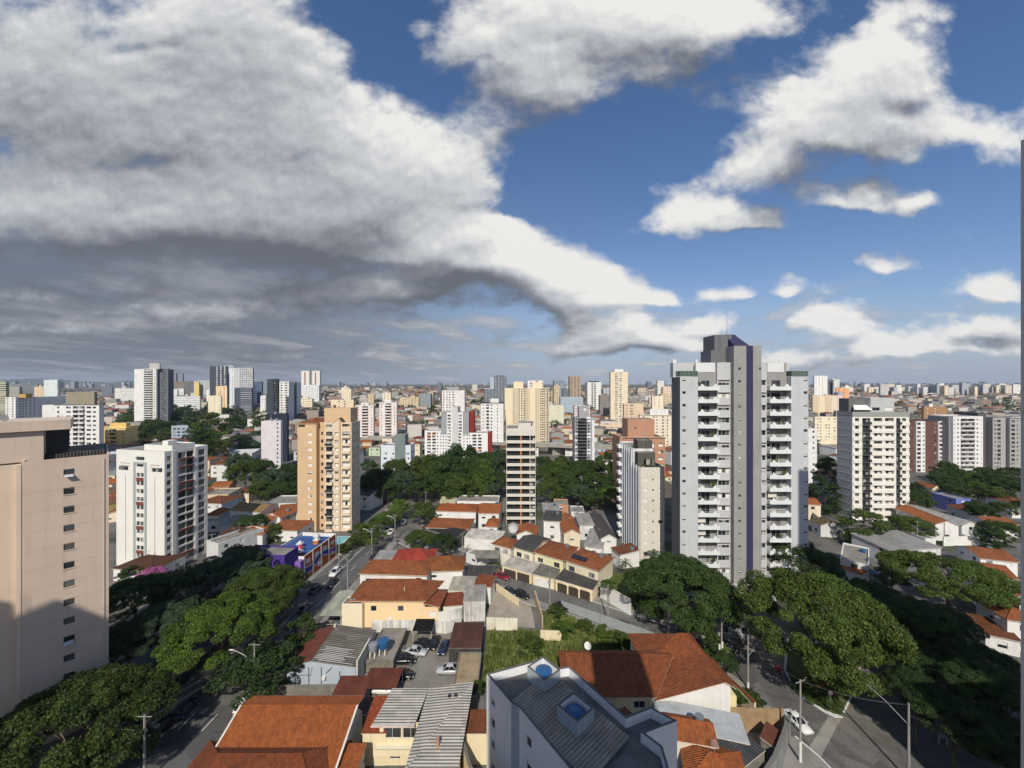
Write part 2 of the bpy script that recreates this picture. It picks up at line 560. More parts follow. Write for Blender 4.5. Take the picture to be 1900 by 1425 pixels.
def leafmat(name, dark, light):
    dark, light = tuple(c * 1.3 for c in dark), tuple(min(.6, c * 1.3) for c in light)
    m, nt, b = newmat(name)
    g = N(nt, 'ShaderNodeNewGeometry')
    o = N(nt, 'ShaderNodeObjectInfo').outputs['Random']
    n = N(nt, 'ShaderNodeTexNoise', {'Vector': g.outputs['Position'], 'Scale': .45, 'Detail': 3.0}).outputs[0]
    f = M(nt, 'ADD', M(nt, 'MULTIPLY', g.outputs['Random Per Island'], .55), M(nt, 'MULTIPLY_ADD', n, 1.7, M(nt, 'MULTIPLY_ADD', o, .35, -.82)), clamp=True)
    c = MIXC(nt, f, dark, light)
    nt.links.new(c, b.inputs['Base Color'])
    b.inputs['Roughness'].default_value = .55
    b.inputs['Specular IOR Level'].default_value = .25
    tr = N(nt, 'ShaderNodeBsdfTranslucent', {'Color': c})
    mx = N(nt, 'ShaderNodeMixShader', {0: .22, 1: b.outputs[0], 2: tr.outputs[0]})
    nt.links.new(mx.outputs[0], [x for x in nt.nodes if x.type == 'OUTPUT_MATERIAL'][0].inputs[0])
    return m


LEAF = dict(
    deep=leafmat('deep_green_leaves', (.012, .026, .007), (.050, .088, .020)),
    olive=leafmat('olive_leaves', (.014, .028, .006), (.080, .120, .020)),
    bright=leafmat('bright_green_leaves', (.018, .038, .006), (.112, .175, .022)),
    blue=leafmat('bluish_green_leaves', (.016, .034, .016), (.075, .115, .055)),
    pink=leafmat('pink_blossom', (.16, .03, .10), (.48, .16, .34)))
WHITE = paint(S(238, 236, 230))
OFFW = paint(S(226, 220, 205))
CREAM = paint(S(240, 224, 186))
PEACH = paint(S(246, 214, 168))
LGREY = paint(S(200, 202, 204))
MGREY = paint(S(150, 151, 152))
DGREY = paint(S(92, 94, 97))
BARK = concrete((.16, .12, .085), .6, 1.2)
CONC = concrete(S(168, 164, 155))
OLDCONC = concrete(S(140, 134, 122), .75, .5)
METAL = flat((.45, .46, .47), .45, .5, .6)
DARK = flat((.025, .026, .028), .5)
FRAME = flat((.55, .56, .56), .4, name='window_frame_paint')
DFRAME = flat((.05, .05, .052), .4, name='window_frame_paint')
BLIND = paint(S(236, 234, 228), .06)
GLASS = glassy()
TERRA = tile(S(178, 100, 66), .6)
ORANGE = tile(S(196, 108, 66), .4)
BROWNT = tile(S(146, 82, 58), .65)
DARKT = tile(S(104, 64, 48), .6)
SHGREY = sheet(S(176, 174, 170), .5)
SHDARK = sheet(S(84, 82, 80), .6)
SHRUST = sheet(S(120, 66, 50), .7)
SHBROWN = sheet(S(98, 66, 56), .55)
SLAB = concrete(S(150, 145, 136), .6, .3)


# ------------------------------------------------------------------ walls with real openings
def facade(mb, O, ux, W, z0, z1, holes, rec, mat, mrec=None):
    """a wall from O along the unit vector ux (left to right seen from outside), holes = (u, z, w, h, kind)"""
    nx, ny = -ux[1], ux[0]
    q = lambda u, d, z: (O[0] + ux[0] * u + nx * d, O[1] + ux[1] * u + ny * d, z)
    us = sorted({0, W} | {max(0, min(W, h[0])) for h in holes} | {max(0, min(W, h[0] + h[2])) for h in holes})
    zs = sorted({z0, z1} | {h[1] for h in holes if z0 < h[1] < z1} | {h[1] + h[3] for h in holes if z0 < h[1] + h[3] < z1})
    dead = set()
    for h in holes:
        for i in range(len(us) - 1):
            if us[i] >= h[0] - 1e-6 and us[i + 1] <= h[0] + h[2] + 1e-6:
                for k in range(len(zs) - 1):
                    if zs[k] >= h[1] - 1e-6 and zs[k + 1] <= h[1] + h[3] + 1e-6:
                        dead.add((i, k))
    for i in range(len(us) - 1):
        k = 0
        while k < len(zs) - 1:
            if (i, k) in dead:
                k += 1
                continue
            j = k
            while j + 1 < len(zs) - 1 and (i, j + 1) not in dead:
                j += 1
            mb.face([q(us[i], 0, zs[k]), q(us[i + 1], 0, zs[k]), q(us[i + 1], 0, zs[j + 1]), q(us[i], 0, zs[j + 1])], mat)
            k = j + 1
    m2 = mrec or mat
    for h in holes:
        u, z, w, hh = h[:4]
        a, b, c, d = (u, z), (u + w, z), (u + w, z + hh), (u, z + hh)
        for s, e in ((a, b), (b, c), (c, d), (d, a)):
            mb.face([q(s[0], 0, s[1]), q(s[0], rec, s[1]), q(e[0], rec, e[1]), q(e[0], 0, e[1])], m2)
        mb.face([q(u, rec, z), q(u + w, rec, z), q(u + w, rec, z + hh), q(u, rec, z + hh)], m2)


def window_mb(mb, w, h, kind):
    """a window in its opening: x along the wall, looking to -y; origin at the lower left corner"""
    t = min(.07, w * .08)
    fr = DFRAME if kind in 'dk' else FRAME
    y0, y1 = -.07, -.012
    for a in ((0, t, 0, h), (w - t, w, 0, h), (t, w - t, 0, t), (t, w - t, h - t, h)):
        mb.box(a[0], a[1], y0, y1, a[2], a[3], fr)
    n = max(1, round(w / 1.0)) if kind != 'p' else 1
    cw = (w - 2 * t) / n
    for i in range(n):
        x0 = t + i * cw
        x1 = x0 + cw
        if i:
            mb.box(x0 - .025, x0 + .025, y0, y1, t, h - t, fr)
        gm = GLASS
        if kind == 'c' and i % 2 == 0 or kind == 's':
            gm = BLIND
        if kind == 'h':
            zm = t + (h - 2 * t) * .55
            mb.face([(x0, -.04, zm), (x1, -.04, zm), (x1, -.04, h - t), (x0, -.04, h - t)], BLIND)
            mb.face([(x0, -.03, t), (x1, -.03, t), (x1, -.03, zm), (x0, -.03, zm)], GLASS)
        else:
            mb.face([(x0, -.03, t), (x1, -.03, t), (x1, -.03, h - t), (x0, -.03, h - t)], gm)


WCACHE = {}


def window_data(w, h, kind):
    k = (round(w, 2), round(h, 2), kind)
    if k not in WCACHE:
        mb = MB()
        window_mb(mb, w, h, kind)
        WCACHE[k] = mb.data('window', uv=False)
    return WCACHE[k]


def balcony_mb(mb, w, d, kind, mat):
    """origin at the wall, lower left; x along the wall, -y outwards"""
    mb.box(0, w, -d, -.01, 0, .16, mat)
    if kind == 'solid':
        mb.box(0, w, -d, -d + .1, .162, 1.0, mat)
        mb.box(0, .1, -d + .102, -.01, .162, 1.0, mat)
        mb.box(w - .1, w, -d + .102, -.01, .162, 1.0, mat)
    elif kind == 'notch':
        # the parapet rises to both ends and dips to a short railing in the middle
        b = w * .32
        pts = [(0, .0), (w, .0), (w, 1.02), (w * .90, 1.02), (w * .84, 1.62), (w * .80, 1.62), (w * .68, .95), (w * .32, .95), (w * .20, 1.62), (w * .16, 1.62), (w * .10, 1.02), (0, 1.02)]
        for y, flip in ((-d - .102, False), (-d - .002, True)):
            f = [(x, y, z) for x, z in pts]
            mb.face(f[::-1 if flip else 1], mat)
        for i in range(len(pts)):
            p, q = pts[i], pts[(i + 1) % len(pts)]
            mb.face([(p[0], -d - .102, p[1]), (p[0], -d - .002, p[1]), (q[0], -d - .002, q[1]), (q[0], -d - .102, q[1])], mat)
        mb.tube([(b * .8, -d - .05, 1.3), (w - b * .8, -d - .05, 1.3)], .03, METAL, 5)
        mb.tube([(w * .5, -d - .05, .95), (w * .5, -d - .05, 1.3)], .02, METAL, 5)
        for x in (0, w - .08):
            mb.box(x, x + .08, -d + .001, -.01, .162, 1.0, mat)
    else:
        for x in [i * w / max(2, round(w / .9)) for i in range(max(2, round(w / .9)) + 1)]:
            mb.tube([(min(w - .03, max(.03, x)), -d + .05, .16), (min(w - .03, max(.03, x)), -d + .05, 1.05)], .025, DARK, 4)
        mb.tube([(0.03, -d + .05, 1.05), (w - .03, -d + .05, 1.05)], .03, DARK, 4)
        if kind == 'glass':
            mb.box(.05, w - .05, -d + .04, -d + .055, .2, 1.0, GLASS)
        else:
            mb.box(.05, w - .05, -d + .02, -d + .035, .2, .9, DARK)


BCACHE = {}


class Bld:
    """a building: an empty at its near left corner, walls, roof, windows and balconies as its parts"""

    def __init__(s, name, label, cat, loc, rz=0.0, group=None):
        s.root = empty(name, label, cat, (loc[0], loc[1], loc[2] if len(loc) > 2 else 0.0), rz, group)
        s.p, s.count, s.extra = {}, {}, {}
        s.rng = random.Random(label)

    def part(s, name):
        if name not in s.p:
            s.p[name] = MB()
        return s.p[name]

    def item(s, name, data_fn, mb_fn, x, y, z, rz):
        s.count[name] = s.count.get(name, 0) + 1
        if s.count[name] <= 99:
            return link(name, data_fn(), s.root, (x, y, z), rz)
        mb = s.extra.setdefault(name, MB())
        c, sn = math.cos(rz), math.sin(rz)
        mb.T = lambda a, b, d: (x + a * c - b * sn, y + a * sn + b * c, z + d)
        mb_fn(mb)
        mb.T = None

    def window(s, x, y, z, rz, w, h, kind, name='window'):
        s.item(name, lambda: window_data(w, h, kind), lambda mb: window_mb(mb, w, h, kind), x, y, z, rz)

    def balcony(s, x, y, z, rz, w, d, kind, mat):
        def fn():
            k = (round(w, 2), round(d, 2), kind, mat.name)
            if k not in BCACHE:
                mb = MB()
                balcony_mb(mb, w, d, kind, mat)
                BCACHE[k] = mb.data('balcony')
            return BCACHE[k]
        s.item('balcony', fn, lambda mb: balcony_mb(mb, w, d, kind, mat), x, y, z, rz)

    def wall(s, O, ang, W, z0, z1, holes, mat, rec=.18, part='wall', mrec=None, wname='window', win=True):
        ux = (math.cos(ang), math.sin(ang))
        facade(s.part(part), O, ux, W, z0, z1, holes, rec, mat, mrec)
        if win:
            for h in holes:
                k = s.rng.choice(h[4])
                if k == '-':
                    continue
                d = rec - .01
                s.window(O[0] + ux[0] * h[0] - ux[1] * d, O[1] + ux[1] * h[0] + ux[0] * d, h[1], ang, h[2], h[3], k, wname)

    def box(s, x0, x1, y0, y1, z0, z1, mat, F=(), RR=(), L=(), K=(), rec=.18, top=None, part='wall', roof='roof', parapet=.6, mrec=None):
        s.wall((x0, y0), 0, x1 - x0, z0, z1, F, mat, rec, part, mrec)
        s.wall((x1, y0), math.pi / 2, y1 - y0, z0, z1, RR, mat, rec, part, mrec)
        s.wall((x1, y1), math.pi, x1 - x0, z0, z1, K, mat, rec, part, mrec)
        s.wall((x0, y1), -math.pi / 2, y1 - y0, z0, z1, L, mat, rec, part, mrec)
        if roof:
            t = .22
            if parapet and min(x1 - x0, y1 - y0) > 1.2:
                m = s.part(roof)
                m.face([(x0 + t, y0 + t, z1 - parapet), (x1 - t, y0 + t, z1 - parapet), (x1 - t, y1 - t, z1 - parapet), (x0 + t, y1 - t, z1 - parapet)], top or SLAB)
                w = s.part(part)
                o = [(x0, y0), (x1, y0), (x1, y1), (x0, y1)]
                i = [(x0 + t, y0 + t), (x1 - t, y0 + t), (x1 - t, y1 - t), (x0 + t, y1 - t)]
                for a in range(4):
                    b = (a + 1) % 4
                    w.face([o[a] + (z1,), o[b] + (z1,), i[b] + (z1,), i[a] + (z1,)], mat)
                    w.face([i[a] + (z1,), i[b] + (z1,), i[b] + (z1 - parapet,), i[a] + (z1 - parapet,)], mat)
            else:
                s.part(roof).face([(x0, y0, z1), (x1, y0, z1), (x1, y1, z1), (x0, y1, z1)], top or mat)

    def finish(s):
        for n, mb in s.p.items():
            mb.build(n, s.root)
        for n, mb in s.extra.items():
            tag(mb.build(n, s.root, uv=False), kind='stuff')
        return s.root


def grid(us, z0, dz, n, w, h, kind):
    return [(u, z0 + i * dz, w, h, kind) for u in us for i in range(n)]


# ------------------------------------------------------------------ roofs and houses
def roof_faces(mb, faces, mat, edge, t=.12):
    """roof planes with a thickness: each face a list of 3-D corners, counter clockwise from above"""
    cnt = {}
    tri = []
    for f in faces:
        if len(f) == 4:
            a, b, c, d = [Vector(p) for p in f]
            if abs((b - a).cross(c - a).normalized().dot(d - a)) > .01:
                tri += [[f[0], f[1], f[2]], [f[0], f[2], f[3]]]
                continue
        tri.append(f)
    faces = tri
    for f in faces:
        for i in range(len(f)):
            k = frozenset((tuple(round(c, 3) for c in f[i]), tuple(round(c, 3) for c in f[(i + 1) % len(f)])))
            cnt[k] = cnt.get(k, 0) + 1
    for f in faces:
        mb.face(f, mat)
        mb.face([(x, y, z - t) for x, y, z in reversed(f)], edge)
        for i in range(len(f)):
            a, b = f[i], f[(i + 1) % len(f)]
            k = frozenset((tuple(round(c, 3) for c in a), tuple(round(c, 3) for c in b)))
            if cnt[k] == 1:
                mb.face([(a[0], a[1], a[2] - t), (b[0], b[1], b[2] - t), b, a], edge)


def ridge_caps(mb, lines, mat, r=.11):
    for a, b in lines:
        mb.tube([(a[0], a[1], a[2] + .02), (b[0], b[1], b[2] + .02)], r, mat, 5)


def house(label, A, B, ze, depth, roof='hip', rise=1.6, wall=None, rmat=None, oh=.45, win='gch', cat='house', name='house',
          group=None, world=False, windows=True, edge=None, base=0.0, floors=None, sides=True, ridge=None, ze_back=None, F=None, parts=None):
    """A, B: near eave corners (pixels of the eave, or metres with world=True), the house lies behind them"""
    wall, rmat = wall or WHITE, rmat or TERRA
    edge = edge or paint(S(222, 212, 196))
    a = Vector(A) if world else Vector(P(A[0], A[1], ze))
    b = Vector(B) if world else Vector(P(B[0], B[1], ze))
    W = (b - a).length
    ang = math.atan2(b.y - a.y, b.x - a.x)
    h = Bld(name, label, cat, (a.x, a.y, base), ang, group)
    ze -= base
    D = depth
    wtop = ze - .05
    o = oh
    hl, hf = [], []
    nf = floors or max(1, round(ze / 3.0))
    if windows and win:
        fh = ze / nf
        for k in range(nf):
            n = max(1, int((W - 2 * o) / 3.6))
            for i in range(n):
                u = (W - 2 * o) * (i + .5) / n - .7
                if h.rng.random() < .85:
                    hf.append((u, k * fh + 1.0, 1.4, min(1.2, fh - 1.5), win))
            n = max(1, int((D - 2 * o) / 4.2))
            for i in range(n):
                if h.rng.random() < .6 and sides:
                    hl.append(((D - 2 * o) * (i + .5) / n - .6, k * fh + 1.0, 1.2, min(1.1, fh - 1.5), win))
    if F is not None:
        hf = F
    z0 = -3.0 if base else 0.0
    if roof != 'flat':
        h.box(o, W - o, o, D - o, z0, wtop, wall, F=hf, RR=hl, L=hl, roof=None, rec=.14)
    rm = h.part('roof')
    zb = ze if ze_back is None else ze_back
    if roof == 'flat':
        h.box(o, W - o, o, D - o, z0, ze, wall, F=hf, RR=hl, L=hl, top=rmat, rec=.14, parapet=.35)
    elif roof == 'hip':
        zr = ze + rise
        if W >= D:
            r0, r1 = (D / 2, D / 2, zr), (W - D / 2, D / 2, zr)
            if W - D < .3:
                r0 = r1 = (W / 2, D / 2, zr)
        else:
            r0, r1 = (W / 2, W / 2, zr), (W / 2, D - W / 2, zr)
        c = [(0, 0, ze), (W, 0, ze), (W, D, ze), (0, D, ze)]
        if r0 == r1:
            fs = [[c[0], c[1], r0], [c[1], c[2], r0], [c[2], c[3], r0], [c[3], c[0], r0]]
        elif W >= D:
            fs = [[c[0], c[1], r1, r0], [c[1], c[2], r1], [c[2], c[3], r0, r1], [c[3], c[0], r0]]
        else:
            fs = [[c[0], c[1], r0], [c[1], c[2], r1, r0], [c[2], c[3], r1], [c[3], c[0], r0, r1]]
        roof_faces(rm, fs, rmat, edge)
        if rmat.name.startswith('clay'):
            caps = [(c[0], r0), (c[1], r1 if W >= D else r0), (c[2], r1), (c[3], r0 if W >= D else r1)]
            if r0 != r1:
                caps.append((r0, r1))
            ridge_caps(rm, caps, rmat)
    elif roof in ('gx', 'gy'):                     # ridge along x, or along y
        zr = ze + rise
        w = h.part('wall')
        if roof == 'gx':
            yr = D / 2 if ridge is None else ridge
            c = [(0, 0, ze), (W, 0, ze), (W, D, zb), (0, D, zb)]
            r0, r1 = (0, yr, zr), (W, yr, zr)
            fs = [[c[0], c[1], r1, r0], [c[2], c[3], r0, r1]]
            for x in (o, W - o):
                w.face([(x, o, wtop), (x, yr, zr - .15), (x, D - o, wtop)], wall)
        else:
            xr = W / 2 if ridge is None else ridge
            c = [(0, 0, ze), (W, 0, ze), (W, D, ze), (0, D, ze)]
            r0, r1 = (xr, 0, zr), (xr, D, zr)
            fs = [[c[0], r0, r1, c[3]], [c[1], c[2], r1, r0]]
            for y in (o, D - o):
                w.face([(o, y, wtop), (W - o, y, wtop), (xr, y, zr - .15)], wall)
        roof_faces(rm, fs, rmat, edge)
        if rmat.name.startswith('clay'):
            ridge_caps(rm, [(r0, r1)], rmat)
    elif roof in ('shed', 'shedr', 'shedl'):       # shed: higher at the back; shedr: higher to the right
        zz = {'shed': (0, 0, rise, rise), 'shedr': (0, rise, rise, 0), 'shedl': (rise, 0, 0, rise)}[roof]
        c = [(0, 0, ze + zz[0]), (W, 0, ze + zz[1]), (W, D, ze + zz[2]), (0, D, ze + zz[3])]
        roof_faces(rm, [c], rmat, edge)
        w = h.part('wall')
        q = [(o, o), (W - o, o), (W - o, D - o), (o, D - o)]
        tz = [z + ze - .15 for z in zz]
        for i in range(4):
            j = (i + 1) % 4
            if tz[i] > wtop or tz[j] > wtop:
                w.face([q[i] + (wtop,), q[j] + (wtop,), q[j] + (tz[j],), q[i] + (tz[i],)], wall)
    if parts:
        parts(h, W, D, ze)
    if 45 < h.root.location.y < 150 and cat == 'house' and W > 5:
        zt = ze + (rise * .5 if roof != 'flat' else 0)
        if h.rng.random() < .6:
            ax, ay = W * h.rng.uniform(.3, .7), D * h.rng.uniform(.35, .65)
            m = h.part('television_aerial')
            m.tube([(ax, ay, zt - .5), (ax, ay, zt + 2.2)], .03, METAL, 4)
            for k in range(5):
                m.tube([(ax - .5 + .05 * k, ay - .4 + .2 * k, zt + 2.1), (ax + .5 - .05 * k, ay - .4 + .2 * k, zt + 2.1)], .02, METAL, 3)
            m.tube([(ax, ay - .45, zt + 2.1), (ax, ay + .45, zt + 2.1)], .02, METAL, 3)
        if h.rng.random() < .35:
            m = h.part('roof_tank')
            ax, ay = W * .75, D * .7
            m.cyl(ax, ay, zt - .4, zt + .7, .55, flat((.16, .19, .21), .5, name='grey_polymer') if h.rng.random() < .5 else flat((.03, .11, .25), .4, name='blue_polymer'), 12, .6)
    h.finish()
    return h
# ------------------------------------------------------------------ the setting: ground, hills, roads
def make_ground():
    m, nt, b = newmat('town_ground')
    p = wpos(nt)
    n1 = N(nt, 'ShaderNodeTexNoise', {'Vector': p, 'Scale': .05, 'Detail': 9.0, 'Roughness': .65}).outputs[0]
    n2 = N(nt, 'ShaderNodeTexNoise', {'Vector': p, 'Scale': .9, 'Detail': 5.0}).outputs[0]
    c = RAMP(nt, n1, [(.30, (.20, .18, .155)), (.44, (.15, .14, .128)), (.52, (.11, .105, .095)), (.60, (.055, .065, .03)), (.72, (.04, .055, .02))])
    nt.links.new(hsvjit(nt, c, n2, .3), b.inputs['Base Color'])
    b.inputs['Roughness'].default_value = .95
    ys = [-120, -60, 0, 40, 80, 120, 160, 200, 240, 280] + [300 + 25 * i for i in range(30)] + [1080, 1200, 1400, 1700, 2100, 2800, 4000, 6000, 9000, 12000]
    mb = MB()
    nx = 33
    rows = []
    for y in ys:
        half = max(260, 1.7 * y)
        rows.append([((2 * i / (nx - 1) - 1) * half, y) for i in range(nx)])
    vs = [(x, y, TZ(x, y) - (0 if y < 6000 else 0)) for r in rows for x, y in r]
    fs = [(j * nx + i, j * nx + i + 1, (j + 1) * nx + i + 1, (j + 1) * nx + i) for j in range(len(ys) - 1) for i in range(nx - 1)]
    mb.mesh(vs, fs, m)
    tag(mb.build('ground', uv=False), kind='structure')


make_ground()


def make_hills():
    m, nt, b = newmat('wooded_hills')
    n1 = N(nt, 'ShaderNodeTexNoise', {'Vector': wpos(nt), 'Scale': .004, 'Detail': 8.0}).outputs[0]
    nt.links.new(RAMP(nt, n1, [(.3, (.025, .045, .02)), (.6, (.05, .075, .03)), (.75, (.12, .12, .09))]), b.inputs['Base Color'])
    prof = [(-500, 706), (-100, 705), (20, 704), (60, 702), (110, 704), (150, 708), (200, 710), (240, 707), (330, 710), (450, 713), (620, 716), (720, 713), (900, 716), (1200, 717), (1380, 715), (1560, 713), (1630, 711), (1700, 712), (1760, 711), (1850, 713), (1950, 711), (2400, 709)]
    mb = MB()
    D = 7500.0
    rg = random.Random(3)
    xs = [i * 12 - 450 for i in range(240)]
    rows = [[], [], []]
    for px in xs:
        for (a, ya), (c, yc) in zip(prof, prof[1:]):
            if a <= px <= c:
                y = ya + (yc - ya) * sst(px, a, c)
        h = AZ(y, D) + rg.uniform(-7, 9)
        x = AX(px, D)
        rows[0].append((x * .86, D * .86, 20))
        rows[1].append((x, D, max(h, 30)))
        rows[2].append((x * 1.15, D * 1.15, 20))
    n = len(xs)
    mb.mesh([p for r in rows for p in r], [(j * n + i, j * n + i + 1, (j + 1) * n + i + 1, (j + 1) * n + i) for j in range(2) for i in range(n - 1)], m)
    tag(mb.build('hills', smooth=True, uv=False), kind='structure')


make_hills()


def asphalt(rgb, name='asphalt'):
    m, nt, b = newmat(name)
    p = wpos(nt)
    n1 = N(nt, 'ShaderNodeTexNoise', {'Vector': p, 'Scale': .25, 'Detail': 8.0, 'Roughness': .62}).outputs[0]
    n2 = N(nt, 'ShaderNodeTexNoise', {'Vector': p, 'Scale': 5.0, 'Detail': 3.0}).outputs[0]
    vo = N(nt, 'ShaderNodeTexVoronoi', {'Vector': p, 'Scale': .13}, feature='F1').outputs['Color']
    k = hsvjit(nt, rgb + (1,), N(nt, 'ShaderNodeSeparateColor', {0: vo}).outputs[0], .30)
    st = N(nt, 'ShaderNodeTexNoise', {'Vector': p, 'Scale': .8, 'Detail': 6.0, 'Roughness': .7}).outputs[0]
    k = MIXC(nt, M(nt, 'MULTIPLY', SM(nt, st, .58, .66), .5), k, tuple(c * .5 for c in rgb))
    ck = N(nt, 'ShaderNodeTexVoronoi', {'Vector': p, 'Scale': .35}, feature='DISTANCE_TO_EDGE').outputs['Distance']
    k = MIXC(nt, M(nt, 'MULTIPLY', M(nt, 'LESS_THAN', ck, .012), .55), k, tuple(c * .45 for c in rgb))
    k = MIXC(nt, SM(nt, n1, .5, .72), k, tuple(c * .6 for c in rgb))
    nt.links.new(hsvjit(nt, k, n2, .22), b.inputs['Base Color'])
    b.inputs['Roughness'].default_value = .85
    return m


ASPH = asphalt((.115, .113, .110))
ASPH2 = asphalt((.135, .13, .122))
WALK = concrete((.27, .255, .23), .55, .35)
PAINTW = concrete((.62, .62, .60), .35, 1.5)


def grassmat(a, c, name='grass'):
    m, nt, b = newmat(name)
    p = wpos(nt)
    n1 = N(nt, 'ShaderNodeTexNoise', {'Vector': p, 'Scale': .5, 'Detail': 9.0, 'Roughness': .7}).outputs[0]
    nt.links.new(MIXC(nt, SM(nt, n1, .35, .7), a, c), b.inputs['Base Color'])
    bp = N(nt, 'ShaderNodeBump', {'Strength': 1.0, 'Distance': .15, 'Height': n1})
    nt.links.new(bp.outputs[0], b.inputs['Normal'])
    return m


GRASS = grassmat((.045, .065, .015), (.13, .125, .045))
LAWN = grassmat((.055, .085, .015), (.10, .125, .03), 'lawn')
DIRT = concrete((.36, .30, .23), .5, .3)


def strip_pts(pts, off):
    out = []
    for i, p in enumerate(pts):
        a = Vector(pts[max(0, i - 1)])
        c = Vector(pts[min(len(pts) - 1, i + 1)])
        d = (c - a).normalized()
        out.append((p[0] - d.y * off, p[1] + d.x * off))
    return out


def smooth_line(pts, n=6):
    out = []
    q = [pts[0]] + list(pts) + [pts[-1]]
    for i in range(1, len(q) - 2):
        a, b, c, d = [Vector(x) for x in q[i - 1:i + 3]]
        for k in range(n):
            t = k / n
            out.append(tuple(0.5 * ((2 * b) + (c - a) * t + (2 * a - 5 * b + 4 * c - d) * t * t + (3 * b - a - 3 * c + d) * t ** 3)))
    out.append(tuple(pts[-1]))
    return out


def road(name, pts, w, z, mat):
    L, Rr = strip_pts(pts, w / 2), strip_pts(pts, -w / 2)
    mb = MB()
    for i in range(len(pts) - 1):
        mb.face([Rr[i] + (z,), Rr[i + 1] + (z,), L[i + 1] + (z,), L[i] + (z,)], mat)
    return tag(mb.build(name, uv=False), kind='structure')


def pavement(pts, o0, o1, name='pavement', z=.15, kerb=None, mat=None):
    """a raised strip between two offsets of a line, with its kerb stone"""
    a, b = strip_pts(pts, o0), strip_pts(pts, o1)
    if o0 > o1:
        a, b = b, a
    mb = MB()
    for i in range(len(pts) - 1):
        q = [b[i], b[i + 1], a[i + 1], a[i]]
        q = [a[i], a[i + 1], b[i + 1], b[i]]
        mb.face([q[0] + (z,), q[1] + (z,), q[2] + (z,), q[3] + (z,)][::1], mat or WALK)
        for e in ((a[i], a[i + 1]), (b[i + 1], b[i])):
            mb.face([e[1] + (0,), e[0] + (0,), e[0] + (z,), e[1] + (z,)], kerb or PAINTW)
    return tag(mb.build(name, uv=False), kind='structure')


def ground_patch(name, poly, z, mat, kind='structure'):
    mb = MB()
    mb.prism(poly, -.3, z, mat)
    return tag(mb.build(name, uv=False), kind=kind)


AVE = [(-49.5, 20), (-49.5, 50), (-48.6, 75), (-48.2, 100), (-46.5, 128), (-45, 150), (-46, 180), (-52, 220), (-66, 262)]
AVE = smooth_line(AVE)
STB = smooth_line([(-43, 141.5), (-35, 134), (-27, 127.2), (-15, 116), (-3, 106), (8, 97.5), (19, 89.3), (30, 82.2), (38, 77.2), (43, 72.5), (45.3, 66.5), (46.8, 60), (48.3, 53), (50, 42)])
STC = smooth_line([(50, 34), (58, 46), (65, 57), (74, 70), (90, 88), (108, 106)])
road('avenue', AVE, 11.5, .03, ASPH)
road('street', STB, 7.6, .036, ASPH2)
road('side_street', STC, 13.5, .042, ASPH)
road('cross_street', [(108, 108), (108, 112), (150, 118), (230, 122)], 9, .033, ASPH)
k = [i for i in range(len(AVE)) if AVE[i][1] < 134]
pavement(AVE, 5.8, 8.6)
pavement([AVE[i] for i in k], -5.8, -8.4)
pavement([AVE[i] for i in range(len(AVE)) if AVE[i][1] > 152], -5.8, -8.4)
pavement(STB[6:-14], -3.85, -6.4)
pavement(STB[8:-26], 3.85, 6.4)
mk = MB()
for o in (-1.9, 1.9):
    pts = strip_pts(AVE, o)
    for i in range(0, len(pts) - 1, 2):
        a, b = Vector(pts[i]), Vector(pts[i + 1])
        d = (b - a).normalized() * .07
        b = a + (b - a).normalized() * min(3.0, (b - a).length)
        mk.face([(a.x + d.y, a.y - d.x, .05), (b.x + d.y, b.y - d.x, .05), (b.x - d.y, b.y + d.x, .05), (a.x - d.y, a.y + d.x, .05)], PAINTW)
for i in range(9):                                        # zebra crossing and the lane lines near the junction
    x = -52.6 + i * 1.15
    mk.face([(x, 137.5, .05), (x + .5, 137.5, .05), (x + .5, 141, .05), (x, 141, .05)], PAINTW)
for y0, y1, x in ((108, 133, -48.9), (143, 170, -45.4), (108, 133, -51.6)):
    mk.face([(x, y0, .052), (x + .16, y0, .052), (x + 1.0 + .16, y1, .052), (x + 1.0, y1, .052)], PAINTW)
tag(mk.build('road_markings', uv=False), kind='structure')
# the concrete apron across the street's mouth
ground_patch('concrete_apron', [P(1478, 1425), P(1512, 1425), P(1560, 1335), P(1537, 1330)][::1], .05, concrete((.30, .285, .25), .45, .5))
ISL = [(50.2, 71), (49.2, 68), (48.9, 65), (50.0, 62.5), (51.3, 61.0), (52.5, 61.0), (58.0, 65.4), (67, 73.5), (70, 78), (62, 79), (54, 76)]
mb = MB()
mb.prism(ISL, -.2, .15, PAINTW)
inn = [(x + (59 - x) * .045, y + (70 - y) * .06) for x, y in ISL]
mb.prism(inn, .1, .17, GRASS)
tag(mb.build('traffic_island', uv=False), kind='structure')
ground_patch('bare_soil', [(53, 66), (58, 67.5), (60, 71), (55, 72)], .185, concrete((.17, .10, .055), .6, .8))

